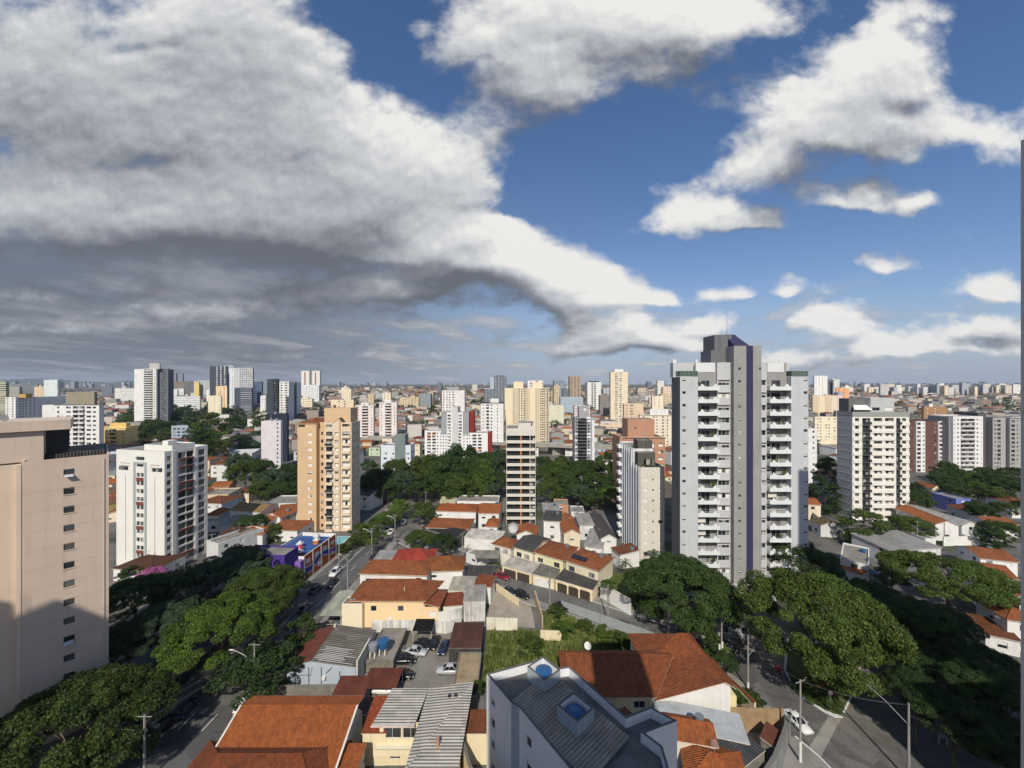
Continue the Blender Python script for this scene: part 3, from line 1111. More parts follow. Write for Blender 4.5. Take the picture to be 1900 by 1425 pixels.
# ------------------------------------------------------------------ big buildings
def tower(label, px0, px1, ytop, Y, col, cols=(), depth=None, pops=(), fl=2.9, win='gggch', group=None, fac=None, z0=None, cat='apartment tower',
          name='apartment_tower', balc=(), top=None, side=None, cap=None, wz=.42, rec=.22, roofz=0.0, vis=2.5):
    """a tower whose front stands Y metres away; columns of windows as shares of its width"""
    xa, xb, zt = AX(px0, Y), AX(px1, Y), AZ(ytop, Y)
    W = xb - xa
    DT = depth or max(9.0, W * .9)
    edge = px1 if px1 < CX else px0                       # the side one could see: it is stepped back behind the first bay
    off = abs(edge - CX)
    D = min(DT, max(2.0, vis * Y / max(1.0, off - vis)))
    g = TZ((xa + xb) / 2, Y) if z0 is None else z0
    h = Bld(name, label, cat, (xa, Y, g - 2), 0.0, group)
    zt -= g - 2
    nfl = max(2, int((zt - 3.5 - roofz) / fl))
    zb = zt - nfl * fl - .5 - roofz
    hf = []
    if not fac:
        for a, b in cols:
            hf += grid([a * W], zb + fl * .36, fl, nfl, (b - a) * W, fl * wz, win)
        for a, b in balc:
            hf += grid([a * W], zb + .15, fl, nfl, (b - a) * W, fl * .80, 'ggd')
    m = facademat(col, *fac) if fac else paint(col)
    sides = []
    if side:
        sides = grid([D * s for s in side], zb + fl * .36, fl, nfl, 1.3, fl * .38, win)
    h.box(0, W, 0, D, 0, zt, m, F=hf, RR=sides if xa < 0 else (), L=sides if xa > 0 else (), rec=rec, top=top or SLAB)
    for a, b in balc:
        for i in range(nfl):
            h.balcony(a * W - .15, 0, zb + i * fl, 0, (b - a) * W + .3, 1.15, 'solid', m if not fac else WHITE)
    if DT > D + .5:
        yb = Y + DT
        if px1 < CX:
            x0, x1 = min(0, AX(px0 + .3, yb) - xa + (xb - xa) * .1), max(2.0, AX(px1 + vis - 1, yb) - xa)
            x0 = max(x0, x1 - W * .9)
        elif px0 > CX:
            x0, x1 = min(W - 2, AX(px0 - vis + 1, yb) - xa), W
            x1 = max(x1, x0 + W * .8)
        else:
            x0, x1 = .3, W - .3
        h.part('rear_wing').box(x0, x1, D + .003, DT, 0, zt - .35, m if fac is None else paint(col))
    for i, (p0, p1, yt, c) in enumerate(pops):
        dy = min(2, D * .3)
        a, b = AX(p0, Y + dy) - xa, AX(p1, Y + dy) - xa
        z1 = AZ(yt, Y + dy) - g + 2
        h.box(a, b, dy, min(D - .2, dy + max(4, (b - a) * .7)), zt - .6, z1, paint(c), part='roof_house', roof='roof_house', parapet=.3)
    for k in range(h.rng.choice([1, 2, 2, 3])):           # masts and tanks on the roof
        q = W * h.rng.uniform(.15, .85)
        if h.rng.random() < .5 or D < 1.5:
            h.part('roof_mast').tube([(q, D * .5, zt - .4), (q, D * .5, zt + h.rng.uniform(2.5, 6))], .09 + Y * .0002, METAL, 4)
        else:
            h.part('roof_tank').cyl(q, D * .5, zt - .5, zt + 1.3, min(1.1, D * .4), flat((.3, .31, .32), .5, name='grey_polymer'), 10)
    if cap:
        h.part('cornice').box(-.25, W + .25, -.25, D + .25, zt - cap[0], zt - cap[0] + .35, paint(cap[1]))
    h.finish()
    return h


def left_block():
    """beige block that stands corner-on at the edge of the view"""
    ang = math.atan2(.729, .685)
    bg = paint(S(217, 196, 178), .10)
    bg2 = paint(S(228, 206, 182), .08)
    A = Vector((-70.2, 54.95))
    u = Vector((math.cos(ang), math.sin(ang)))
    o = A - u * 13
    b = Bld('apartment_block', 'beige apartment block with one column of small square windows, shaded below by a gable shadow', 'apartment block', (o.x, o.y, 0), ang)
    W = 13 + 8.65
    zt = AZ(843, 61)
    wu = 13 + 3.95
    wr = 3.95
    zs = [AZ(880.5 + 34.3 * i, 58.3) for i in range(16)]
    hf = [(wr, z - .15, 1.1, 1.0, 'd') for z in zs if z > 1]
    b.box(13, W, 0, 14, 0, zt, bg, F=hf, rec=.13, top=DARKT, parapet=.35)
    b.box(-2, 12.98, .5, 14, 0, zt - .3, bg2, rec=.2, roof=None)
    b.part('pilaster').box(12.55, 13.0, -.06, .49, 0, zt - .4, bg2)
    # the plant rooms on the roof with their deep canopy
    zu = AZ(781, 57)
    hu = [(10.4, AZ(815, 56), 1.4, .8, 'g')]
    b.box(-2, 14.9, 2.2, 10, zt - .3, zu - 1.5, bg, F=hu, part='plant_room', roof=None)
    b.part('canopy').box(-2, 17.6, 1.6, 10.5, zu - 1.48, zu, bg)
    b.part('roof').box(13.4, W - .35, 3.0, 13.5, zt - .34, zt + .35, SHDARK)
    b.part('glazed_screen').box(15.0, 17.4, 4, 4.1, zt - .1, zu - 1.6, GLASS)
    for z in zs:
        if z > 1:
            sl = MB()
            sl.box(wu - .08, wu + 1.2, -.09, -.004, z - .25, z - .16, bg2)
            sl.build('sill', b.root)
    b.part('drain_pipe').tube([(W - .5, -.07, .2), (W - .5, -.07, zt - .6)], .05, bg2, 6)
    for k in range(1, 14):
        b.part('render_joint').box(13.02, W - .02, -.012, -.003, zt - k * 2.79 - 1.9, zt - k * 2.79 - 1.87, paint(S(190, 168, 150)))
    for k in (0, 9):                                          # two hopper windows stand open
        z = zs[k]
        s = MB()
        s.face([(wu + .05, .12, z + .05), (wu + 1.0, .12, z + .05), (wu + 1.0, -.62, z - .25), (wu + .05, -.62, z - .25)], flat((.5, .52, .54), .2))
        s.build('open_hopper', b.root)
    b.part('satellite_dish').tube([(11.0, 3, zu), (11.0, 3, zu + .5)], .06, METAL)
    b.part('satellite_dish').tube([(11.0, 3, zu + .5), (11.25, 2.75, zu + .6)], [.05, .55], OFFW, 10)
    b.finish()


left_block()


def white_red_block():
    ang = R(-12)
    c, s = math.cos(ang), math.sin(ang)
    C = Vector((-98.2, 108.6))
    L, D = 17.8, 12.4
    o = C - Vector((c, s)) * L
    wh = paint(S(238, 236, 228), .08)
    gr = paint(S(176, 180, 182), .1)
    red = paint(S(132, 72, 64), .2)
    b = Bld('apartment_block', 'white apartment block with grey T-shaped strips and dull red balcony panels', 'apartment block', (o.x, o.y, 0), ang)
    zt = AZ(838, 108.6)
    fl = 2.32
    top = zt - 5.4
    # front: one middle column under a grey hood, slits to both sides
    mid = L * .5
    hf = [(mid - 1.3, top - 2.6 + .3 - i * fl, 1.15, 1.25, 'gd') for i in range(13) if top - 2.3 - i * fl > .4] + [(mid + .15, top - 2.6 + .3 - i * fl, 1.15, 1.25, 'gd') for i in range(13) if top - 2.3 - i * fl > .4]
    hf += [(mid - 1.6, zt - 2.9, 3.2, 1.1, 'g')]
    hf += [(mid - 1.3, zt - 4.7, 2.6, 1.2, 'd')]
    hf += [(.9, top - .55, 3.6, 1.2, 'd'), (L - 4.6, top - .55, 3.8, 1.2, 'd')]
    hf += [(1.6, zt - 4.0, 3.6, .28, '-'), (1.6, zt - 5.0 + .3, 3.6, .22, '-'), (L - 5.4, zt - 4.2, 3.6, .28, '-'), (L - 5.4, zt - 4.95, 3.6, .22, '-')]
    hf += [(3.4, 2.0, .22, top - 4, '-'), (L - 3.6, 2.0, .22, top - 4, '-')]
    n = 14
    hr = []
    zr = zt - 2.6
    for i in range(n):
        z = zr - i * fl
        if z < .4:
            continue
        hr += [(3.6, z - .1, 2.2, 1.75, 'd'), (5.95, z - .1, 2.1, 1.75, 'd'), (.6, z - .2, 1.1, 1.4, 'd'), (9.5, z - .1, 2.0, 1.65, 'd')]
    b.box(0, L, 0, D, 0, zt, wh, F=hf, RR=hr, rec=.35, top=SLAB)
    st = b.part('grey_strip')
    for x in (mid - 2.4, mid + 1.7):
        st.box(x, x + .75, -.14, -.004, 0, zt - 3.4, gr)
    st.box(mid - 2.4, mid + 2.45, -.16, -.145, zt - 3.9, zt - 3.3, gr)
    for k in range(0, 12, 3):
        b.part('red_panel').box(mid - 1.35, mid + 1.35, -.1, -.01, top - 2.6 - k * fl - .75, top - 2.6 - k * fl + .2, red)
    bp = b.part('red_balcony_front')
    for i in range(n):
        z = zr - i * fl
        if z < .9:
            continue
        if i in (0, 1, 3, 4, 9, 12):
            bp.box(L + .01, L + .40, 3.75, 7.9, z - .62, z - .12, red)
        else:
            b.part('balcony_front').box(L + .01, L + .12, 3.75, 7.9, z - .55, z - .16, wh)
    b.part('pilaster').box(L - .6, L + .18, 2.0, 2.9, 0, zt - .1, wh)
    b.part('pilaster').box(L + .001, L + .18, 8.4, 9.2, 0, zt - .1, wh)
    b.box(6, 16.5, 3, 9.5, zt - .55, zt + 1.2, wh, part='plant_room', roof='plant_room', parapet=.3)
    b.box(11.5, 13.6, 4, 6.5, zt + .95, zt + 2.3, wh, part='plant_room', roof='plant_room', parapet=0)
    b.finish()


white_red_block()


def yellow_tower():
    Y = 138.0
    ye = paint(S(220, 188, 150), .10)
    yl = paint(S(230, 212, 186), .08)
    x = lambda p: AX(p, Y) - AX(552, Y)
    b = Bld('apartment_tower', 'yellow apartment tower with orange tiled corner roof and white shuttered windows', 'apartment tower', (AX(552, Y), Y, 0))
    zt = AZ(784, Y)
    fl = 2.785
    n = 14
    z0 = zt - 3.0 - n * fl + 1.0
    wl = grid([x(571)], z0, fl, n, 1.5, 1.15, 'sshgc')
    b.box(0, x(587), 0, 12, 0, zt - .3, ye, F=wl + [(.3, zt - 1.6, 2.4, .8, 'd')], roof=None)
    b.box(x(587), x(602), 2.0, 11, 0, zt, ye, F=grid([.7], z0, fl, n, .8, 1.2, 'd'), roof=None)
    f2 = grid([x(604) - x(602)], z0 - .45, fl, n, 2.3, 1.9, 'gd') + grid([x(620) - x(602)], z0 + .1, fl, n, 1.35, 1.15, 'sshc') + grid([x(634) - x(602)], z0 - .2, fl, n, 2.7, 1.65, 'shc')
    f2 += [(x(604) - x(602), zt - 1.7, 2.2, .9, 'd'), (x(634) - x(602), zt - 1.5, 2.7, .9, 'd')]
    side = grid([1.2, 4.6], z0, fl, n, .9, 1.1, 'd')
    b.box(x(602), x(652), .4, 7.9, 0, zt, yl, F=f2, RR=side, rec=.5, top=SLAB)
    for i in range(n):
        b.balcony(x(603.5), .4, z0 + i * fl - .95, 0, 2.7, .9, 'glass' if i % 3 == 0 else 'solid', yl)
        b.balcony(x(633.5), .4, z0 + i * fl - .80, 0, 3.0, .55, 'solid', yl)
    b.part('pilaster').box(x(628), x(631), .05, .399, 0, zt + 1.0, ye)
    b.part('pilaster').box(x(649.5), x(652.3), .1, .399, 0, zt - .2, ye)
    zp = AZ(758, Y)
    b.box(x(594), x(644), 3, 9.5, zt - .5, zp, ye, part='roof_house', roof='roof_house', parapet=.3)
    b.box(x(604), x(609.5), 4, 6, zp - .3, zp + 1.0, ye, part='roof_house', roof='roof_house', parapet=0)
    r = b.part('tile_roof')
    e, pk = paint(S(220, 190, 150)), zt + 1.3
    w = x(587)
    roof_faces(r, [[(-.3, -.3, zt - .3), (w + .3, -.3, zt - .3), (w * .6, 5, pk)], [(w + .3, -.3, zt - .3), (w + .3, 10, zt - .3), (w * .6, 5, pk)],
                   [(w + .3, 10, zt - .3), (-.3, 10, zt - .3), (w * .6, 5, pk)], [(-.3, 10, zt - .3), (-.3, -.3, zt - .3), (w * .6, 5, pk)]], TERRA, e)
    g = b.part('gable')
    gx0, gx1 = x(617), x(634)
    g.face([(gx0, .38, zt - .2), (gx1, .38, zt - .2), ((gx0 + gx1) / 2 + .5, .38, zt + 1.5)], yl)
    roof_faces(g, [[(gx0 - .2, .2, zt - .2), ((gx0 + gx1) / 2 + .5, .2, zt + 1.6), ((gx0 + gx1) / 2 + .5, 4, zt + 1.6), (gx0 - .2, 4, zt - .2)],
                   [(gx1 + .2, 4, zt - .2), ((gx0 + gx1) / 2 + .5, 4, zt + 1.6), ((gx0 + gx1) / 2 + .5, .2, zt + 1.6), (gx1 + .2, .2, zt - .2)]], SHDARK, e)
    b.finish()
    t = empty('swimming_pool', 'turquoise swimming pool behind a hedge beside the yellow tower', 'swimming pool', (-55.6, 128, 0))
    wm, nt, bb = newmat('pool_water')
    bb.inputs['Base Color'].default_value = (.10, .42, .48, 1)
    bb.inputs['Roughness'].default_value = .08
    nz = N(nt, 'ShaderNodeTexNoise', {'Vector': wpos(nt), 'Scale': 3.0})
    nt.links.new(N(nt, 'ShaderNodeBump', {'Strength': .2, 'Height': nz.outputs[0]}).outputs[0], bb.inputs['Normal'])
    m = MB()
    m.box(-5.2, -.2, -2, 5, .02, .34, OFFW)
    m.build('rim', t)
    m = MB()
    m.box(-4.8, -.6, -1.6, 4.6, .3, .35, wm)
    m.build('water', t)


yellow_tower()


def striped_tower():
    Y = 145.0
    x = lambda p: AX(p, Y) - AX(939.6, Y)
    wt = paint(S(222, 217, 206), .1)
    b = Bld('apartment_tower', 'narrow cream tower with dark glazed balcony bands split by an orange pillar', 'apartment tower', (AX(939.6, Y), Y, 0))
    W = x(993.7)
    zt = AZ(803, Y)
    zc = AZ(785.5, Y)
    fl = 2.88
    n = 13
    z0 = zt - n * fl
    hf = []
    for i in range(n):
        z = z0 + i * fl + .05
        hf += [(.15, z, x(966) - .3, 1.75, '-'), (x(968.2), z, x(983) - x(968.2), 1.75, '-')]
        hf += [(x(984.0), z, .95, 1.75, 'ds'), (x(989.0), z, .8, 1.75, 'ds')]
    b.box(0, W, 0, 14, 0, zt, wt, F=hf, rec=1.5, mrec=paint(S(74, 70, 66)), roof=None)
    b.box(0, W, .02, 14, zt + .002, AZ(790 + 2, Y) - .6, wt, part='attic', roof='attic', parapet=.3)
    b.box(x(961.5), W - .3, 1.5, 11, AZ(792, Y) - 1.0, zc, wt, part='plant_room', roof='plant_room', parapet=.2, F=[(4.9, AZ(792, Y) + .2, .5, 1.1, 'd')])
    gl, rl, pl = b.part('balcony_glazing'), b.part('balcony_railing'), b.part('orange_pillar')
    orange = paint(S(190, 120, 82), .1)
    for i in range(n):
        z = z0 + i * fl + .05
        for u0, u1 in ((.15, x(966) - .15), (x(968.2), x(983))):
            b.window(u0, 1.48, z, 0, u1 - u0, 1.75, 'd')
            rl.tube([(u0, -.02, z + .95), (u1, -.02, z + .95)], .035, DARK, 5)
            rl.box(u0, u1, .0, .02, z + .1, z + .9, flat((.03, .034, .038), .15))
        pl.box(x(966) - .12, x(968.2) - .02, -.03, 1.0, z, z + 1.75, orange)
    b.finish()


striped_tower()


def grey_slim_tower():
    Y = 111.0
    o = AX(1188, Y)
    x = lambda p: AX(p, Y) - o
    fr = paint(S(222, 216, 204), .10)
    gr = sheet(S(226, 228, 230), .12, 1.6)
    dk = paint(S(96, 95, 88), .2)
    b = Bld('apartment_tower', 'slim pale tower with ribbed grey flank and dark rooftop plant, beside the lilac striped tower', 'apartment tower', (o, Y, 0))
    W = x(1233)
    z1 = AZ(867, Y)
    fl = 3.04
    n = 9
    zw = AZ(893, Y)
    hf = []
    for i in range(n):
        z = zw - i * fl
        hf += [(.95, z, 1.15, .9, 'sssd'), (3.45, z + .25, .45, .5, 'd'), (5.2, z, 1.1, .9, 'ssd')]
    b.box(0, W, 0, 7, 0, z1, fr, F=hf, roof=None, rec=.15)
    b.box(-.02, W - .5, 7.01, 22, 0, z1 + 4.2, gr, roof='roof', parapet=.4)
    b.part('terrace').face([(0, 0, z1 - .5), (W, 0, z1 - .5), (W, 7, z1 - .5), (0, 7, z1 - .5)], SLAB)
    rib = b.part('flank_rib')
    for i in range(9):
        y = .6 + i * 2.4
        rib.box(-.28, -.03, y, y + .5, 0, z1 + (0 if y < 7 else 4.0), paint(S(232, 234, 236)))
    b.box(.6, W - 1.2, 4.0, 6.9, z1 - .4, z1 + 3.4, dk, part='plant_room', roof='plant_room', parapet=.2, F=[(1.6, z1 - .3, 3, 1.9, 'g')])
    b.box(1.8, W - .8, 7.5, 12, z1 + 3.5, z1 + 6.6, dk, part='plant_room', roof='plant_room', parapet=.2)
    for i in range(11):
        b.balcony(-.02, 20.5 - .2, 2 + i * 2.95, -math.pi / 2, 2.4, 1.3, 'solid', WHITE)
    p = b.part('roof_plants')
    for i in range(16):
        p.tube([(b.rng.uniform(.2, W - .2), b.rng.uniform(.2, .8), z1 - .4), (b.rng.uniform(.2, W - .2), .5, z1 + b.rng.uniform(.3, .9))], [.28, .03], LEAF['deep'], 4)
    an = b.part('antenna')
    an.tube([(3.4, 7.2, z1 + 3), (3.4, 7.2, z1 + 10)], .07, METAL, 5)
    for k in range(3):
        an.tube([(2.4, 7.2, z1 + 7.5 + k * .8), (4.4, 7.2, z1 + 7.5 + k * .8)], .035, METAL, 4)
    b.finish()


grey_slim_tower()


def lilac_tower():
    """the tall grey tower with the purple stripe"""
    Y = 96.0
    o = AX(1246, Y)
    x = lambda p: AX(p, Y) - o
    z = lambda p: AZ(p, Y)
    wh = paint(S(200, 202, 204), .10)
    bw = paint(S(228, 230, 230), .08)
    gr = paint(S(160, 158, 155), .12)
    dg = paint(S(116, 117, 120), .12)
    pu = paint(S(60, 58, 94), .25)
    b = Bld('apartment_tower', 'tallest tower, grey with white balconies and a purple stripe up its middle shaft', 'apartment tower', (o, Y, 0))
    fl = 23.48 * Y / FOC
    n = 17
    ztop = z(699)
    zf = lambda i: ztop - (i + 1) * fl          # floor level of storey i from the top
    win = lambda u, dz, w, h, k: [(u, zf(i) + dz, w, h, k) for i in range(n) if zf(i) + dz > .5]
    W = x(1500)
    xl, xb, xv, xs = x(1295), x(1335), x(1360), x(1411)
    xr, xq = x(1428), x(1468)
    xw = x(1262)
    b.box(xw, xl, 0, 4.9, 0, ztop, wh, F=win(x(1266) - xw, 1.95, .95, .75, 'ggh'), RR=(), rec=.2, roof='terrace', parapet=.15)
    b.part('shade_tinted_flank').box(xw - .06, xw - .003, .02, 4.9, 0, ztop - .05, dg)  # darker grey stands in for the shade on this grazing-lit side
    b.box(xq, W, 0, 5, 0, ztop, wh, F=win(x(1491.5) - xq, 1.95, .95, .75, 'gh'), rec=.2, roof='terrace', parapet=.15)
    # rear body with the doors of the balconies
    doors = lambda a, c: win((c - a) * .30, .08, (c - a) * .42, 2.2, 'dg') + win((c - a) * .06, 1.1, 1.0, 1.1, 'gh')
    ztp = z(672)
    b.wall((xl, 1.7), 0, xb - xl, 0, ztp, doors(xl, xb), gr, .12)
    b.wall((xr, 1.7), 0, xq - xr, 0, ztp, doors(xr, xq), gr, .12)
    for i in range(n):
        zz = zf(i)
        if zz < .5:
            continue
        for a, c in ((xl, xb), (xr, xq)):
            b.balcony(a, 1.7, zz - .25, 0, c - a, 1.75, 'notch', bw)
    for i in range(n):
        if zf(i) < .5:
            continue
        for a, c in ((xl, xb), (xr, xq)):
            k = b.rng.random()
            u = a + b.rng.uniform(.6, c - a - .9)
            if k < .3:                                       # pot plants and air conditioners on some balconies
                for q in range(6):
                    b.part('balcony_plant').tube([(u, .5, zf(i)), (u + b.rng.uniform(-.5, .5), .5 + b.rng.uniform(-.3, .3), zf(i) + b.rng.uniform(.9, 1.9))], [.05, .24], LEAF['olive'], 4)
            elif k < .5:
                b.part('air_conditioner').box(u, u + .8, 1.25, 1.65, zf(i) + .1, zf(i) + .8, WHITE)
            elif k < .7:
                b.part('balcony_blind').box(a + .2, a + .2 + (c - a) * .4, .9, .95, zf(i) + 1.2, zf(i) + 2.6, OFFW)
    # canted bay windows
    for a, c, flip in ((xb, xv, 0), (xs, xr, 1)):
        hw = win(.25, 1.0, c - a - .5, 1.35, 'ccghgc')
        b.wall((a, 1.1), 0, c - a, 0, ztp, hw, wh, .15, wname='bay_window')
        m = b.part('wall')
        m.face([(a, 2.4, 0), (a, 1.1, 0), (a, 1.1, ztp), (a, 2.4, ztp)][::-1] if 0 else [(a, 2.4, 0), (a, 1.1, 0), (a, 1.1, ztp), (a, 2.4, ztp)], wh)
        m.face([(c, 1.1, 0), (c, 2.4, 0), (c, 2.4, ztp), (c, 1.1, ztp)], wh)
        for i in range(n):
            b.part('window_hood').box(a + .2, c - .2, .75, 1.099, zf(i) + 2.32, zf(i) + 2.45, gr)
    b.part('wall').box(xw + .6, W - .3, 4.6, 5.6, 0, ztop - .2, wh)
    b.part('wall').box(8.4, W - .6, 5.601, 17, 0, ztop - .2, wh)
    xp = lambda p: AX(p, Y + 2.6) - o
    b.part('penthouse_roof').box(xp(1249), xp(1463.5), 2.6, 4.4, ztop - .15, ztp, wh)
    b.part('penthouse_roof').box(8.2, W - 4, 4.401, 16, ztop - .15, ztp - .02, wh)
    pw = b.part('penthouse_wall')
    pw.box(x(1297), x(1333), 1.6, 2.38, z(690), ztp - .05, bw)
    pw.box(x(1432), x(1463), 1.6, 2.38, z(690), ztp - .05, bw)
    for a, c in ((xw, xl), (x(1470), W)):
        t = b.part('glass_balustrade')
        t.box(a, c, .1, .13, ztop + .1, ztop + 1.45, flat((.09, .13, .11), .08))
        t.box(a, a + .03, .14, 4.8, ztop + .1, ztop + 1.45, flat((.09, .13, .11), .08))
        for k in range(5):
            t.tube([(a + (c - a) * k / 4, .08, ztop), (a + (c - a) * k / 4, .08, ztop + 1.5)], .03, METAL, 4)
    # shaft
    zs = z(642)
    s0, s1, s2 = xv, x(1383), x(1395.5)
    b.wall((s0, -.4), 0, s1 - s0, 0, zs, [(1.1, zf(i) + 1.6, .75, .7, 'gh') for i in range(-1, n) if zf(i) > .5], gr, .2, wname='small_window')
    b.part('purple_stripe').box(s1 + .002, s2 - .002, -.36, 2.0, 0, zs + .05, pu)
    b.wall((s2, -.4), 0, xs - s2, 0, zs, [(1.5, zf(-1) + 1.6, .55, .7, 'g')], gr, .2, wname='small_window')
    m = b.part('wall')
    m.box(s0, xs, .0, 5.1, 0, zs, gr)
    m.face([(s0, 0, 0), (s0, -.4, 0), (s0, -.4, zs), (s0, 0, zs)], gr)
    m.face([(xs, -.4, 0), (xs, 0, 0), (xs, 0, zs), (xs, -.4, zs)], gr)
    zh = z(616)
    h = b.part('head_house')
    h.box(x(1338), x(1371), 3.2, 9, ztp - .1, zh - .3, dg)
    h.box(x(1352), x(1389), 5.2, 10, ztp - .1, zh, gr)
    h.box(x(1329), x(1352), 2.6, 8, ztp - .1, z(648), dg)
    c = b.part('purple_crown')
    c.mesh([(x(1364), .2, zs + .06), (x(1392), .2, zs + .06), (x(1384), 5.0, zh), (x(1364), 5.0, zh), (x(1364), 5.15, zs + .06), (x(1392), 5.15, zs + .06)],
           [(0, 1, 2, 3), (1, 5, 2), (4, 0, 3), (5, 4, 3, 2), (1, 0, 4, 5)], pu)
    lad = b.part('ladder')
    for k in range(2):
        lad.tube([(x(1346 + 4 * k), 3.0, ztp), (x(1346 + 4 * k), 3.0, zh)], .04, METAL, 4)
    for k in range(12):
        lad.tube([(x(1346), 3.0, ztp + .5 + k * .6), (x(1350), 3.0, ztp + .5 + k * .6)], .03, METAL, 4)
    an = b.part('antenna')
    an.tube([(x(1374), 6, zh), (x(1374), 6, z(575))], [.09, .03], METAL, 6)
    an.tube([(x(1368), 7, zh), (x(1368), 7, z(595))], [.06, .02], METAL, 5)
    for p in (1256, 1259, 1300, 1461):
        b.part('vent').cyl(x(p) + .6, 3.4, ztp, ztp + .9, .22, WHITE, 8)
    # low porch at the foot
    b.box(x(1330), x(1420), -4, -.5, 0, 3.4, wh, part='porch', roof='porch', parapet=.3, F=[(2, .2, 3, 2.4, 'd'), (7, .2, 2.5, 2.4, 'd')])
    b.finish()


lilac_tower()


def white_banded_tower():
    Y = 149.0
    o = AX(1582, Y)
    x = lambda p: AX(p, Y) - o
    wh = paint(S(236, 232, 222), .08)
    gr = paint(S(196, 197, 194), .12)
    b = Bld('apartment_tower', 'white tower with grey flank and grey crown, rows of dark balconies, behind the round tree', 'apartment tower', (o, Y, 0))
    W = x(1687)
    zt = AZ(773, Y)
    fl = 2.905
    n = 15
    z0 = zt - n * fl
    hf = []
    for i in range(n):
        q = z0 + i * fl
        hf += [(x(1586.5), q + 1.0, 1.5, 1.3, 'gd'), (x(1600), q + .1, 3.1, 2.2, '-'), (x(1621), q + 1.0, 3.3, 1.35, 'gcch'), (x(1642), q + 1.0, 3.4, 1.35, 'gcch'),
               (x(1663), q + .1, 1.6, 2.2, '-'), (x(1674), q + 1.0, 1.5, 1.3, 'gd')]
    D = 7.0
    b.box(0, W, 0, D, 0, zt, wh, F=hf, rec=.9, roof=None, mrec=paint(S(200, 196, 186)))
    for i in range(n):
        q = z0 + i * fl
        for u, w in ((x(1600), 3.1), (x(1663), 1.6)):
            b.window(u, .88, q + .1, 0, w, 2.2, 'd')
            b.balcony(u - .1, 0, q - .05, 0, w + .2, .7, 'rail', DARK)
        for u0, u1 in ((x(1583), x(1599)), (x(1617), x(1661)), (x(1672.5), W)):
            b.part('white_band').box(u0, u1, -.22, -.004, q - .55, q + .75, wh)
    fk = b.part('grey_flank')
    fk.box(-.14, -.004, .05, D, 0, zt - .02, gr)
    for i in range(n + 1):
        fk.box(-.2, -.145, .05, D, z0 + i * fl + .7, z0 + i * fl + .82, wh)
    b.box(-.1, W + .1, -.1, D + .1, zt + .002, AZ(764, Y), paint(S(160, 162, 156), .15), part='crown', roof='crown', parapet=.9)
    b.box(x(1618), x(1662), .6, D - .5, AZ(764, Y) - 1.0, AZ(738, Y), gr, part='penthouse', roof='penthouse', parapet=.2, F=[(.5, AZ(762, Y), 3, 1.2, 'd'), (x(1645) - x(1618), AZ(762, Y), 3, 1.2, 's')])
    b.box(x(1584), x(1617.8), 2.2, D - .2, AZ(764, Y) - 1.0, AZ(740, Y), dgrey2 := paint(S(112, 113, 113), .15), part='penthouse', roof='penthouse', parapet=.2)
    b.part('awning').mesh([(x(1583), -.4, AZ(760, Y)), (x(1617), -.4, AZ(760, Y)), (x(1617), 2.1, AZ(752, Y)), (x(1592), 2.1, AZ(752, Y)), (x(1583), -.4, AZ(760, Y) - .1), (x(1617), -.4, AZ(760, Y) - .1)],
                         [(0, 1, 2, 3), (4, 5, 1, 0)], WHITE)
    b.finish()


white_banded_tower()


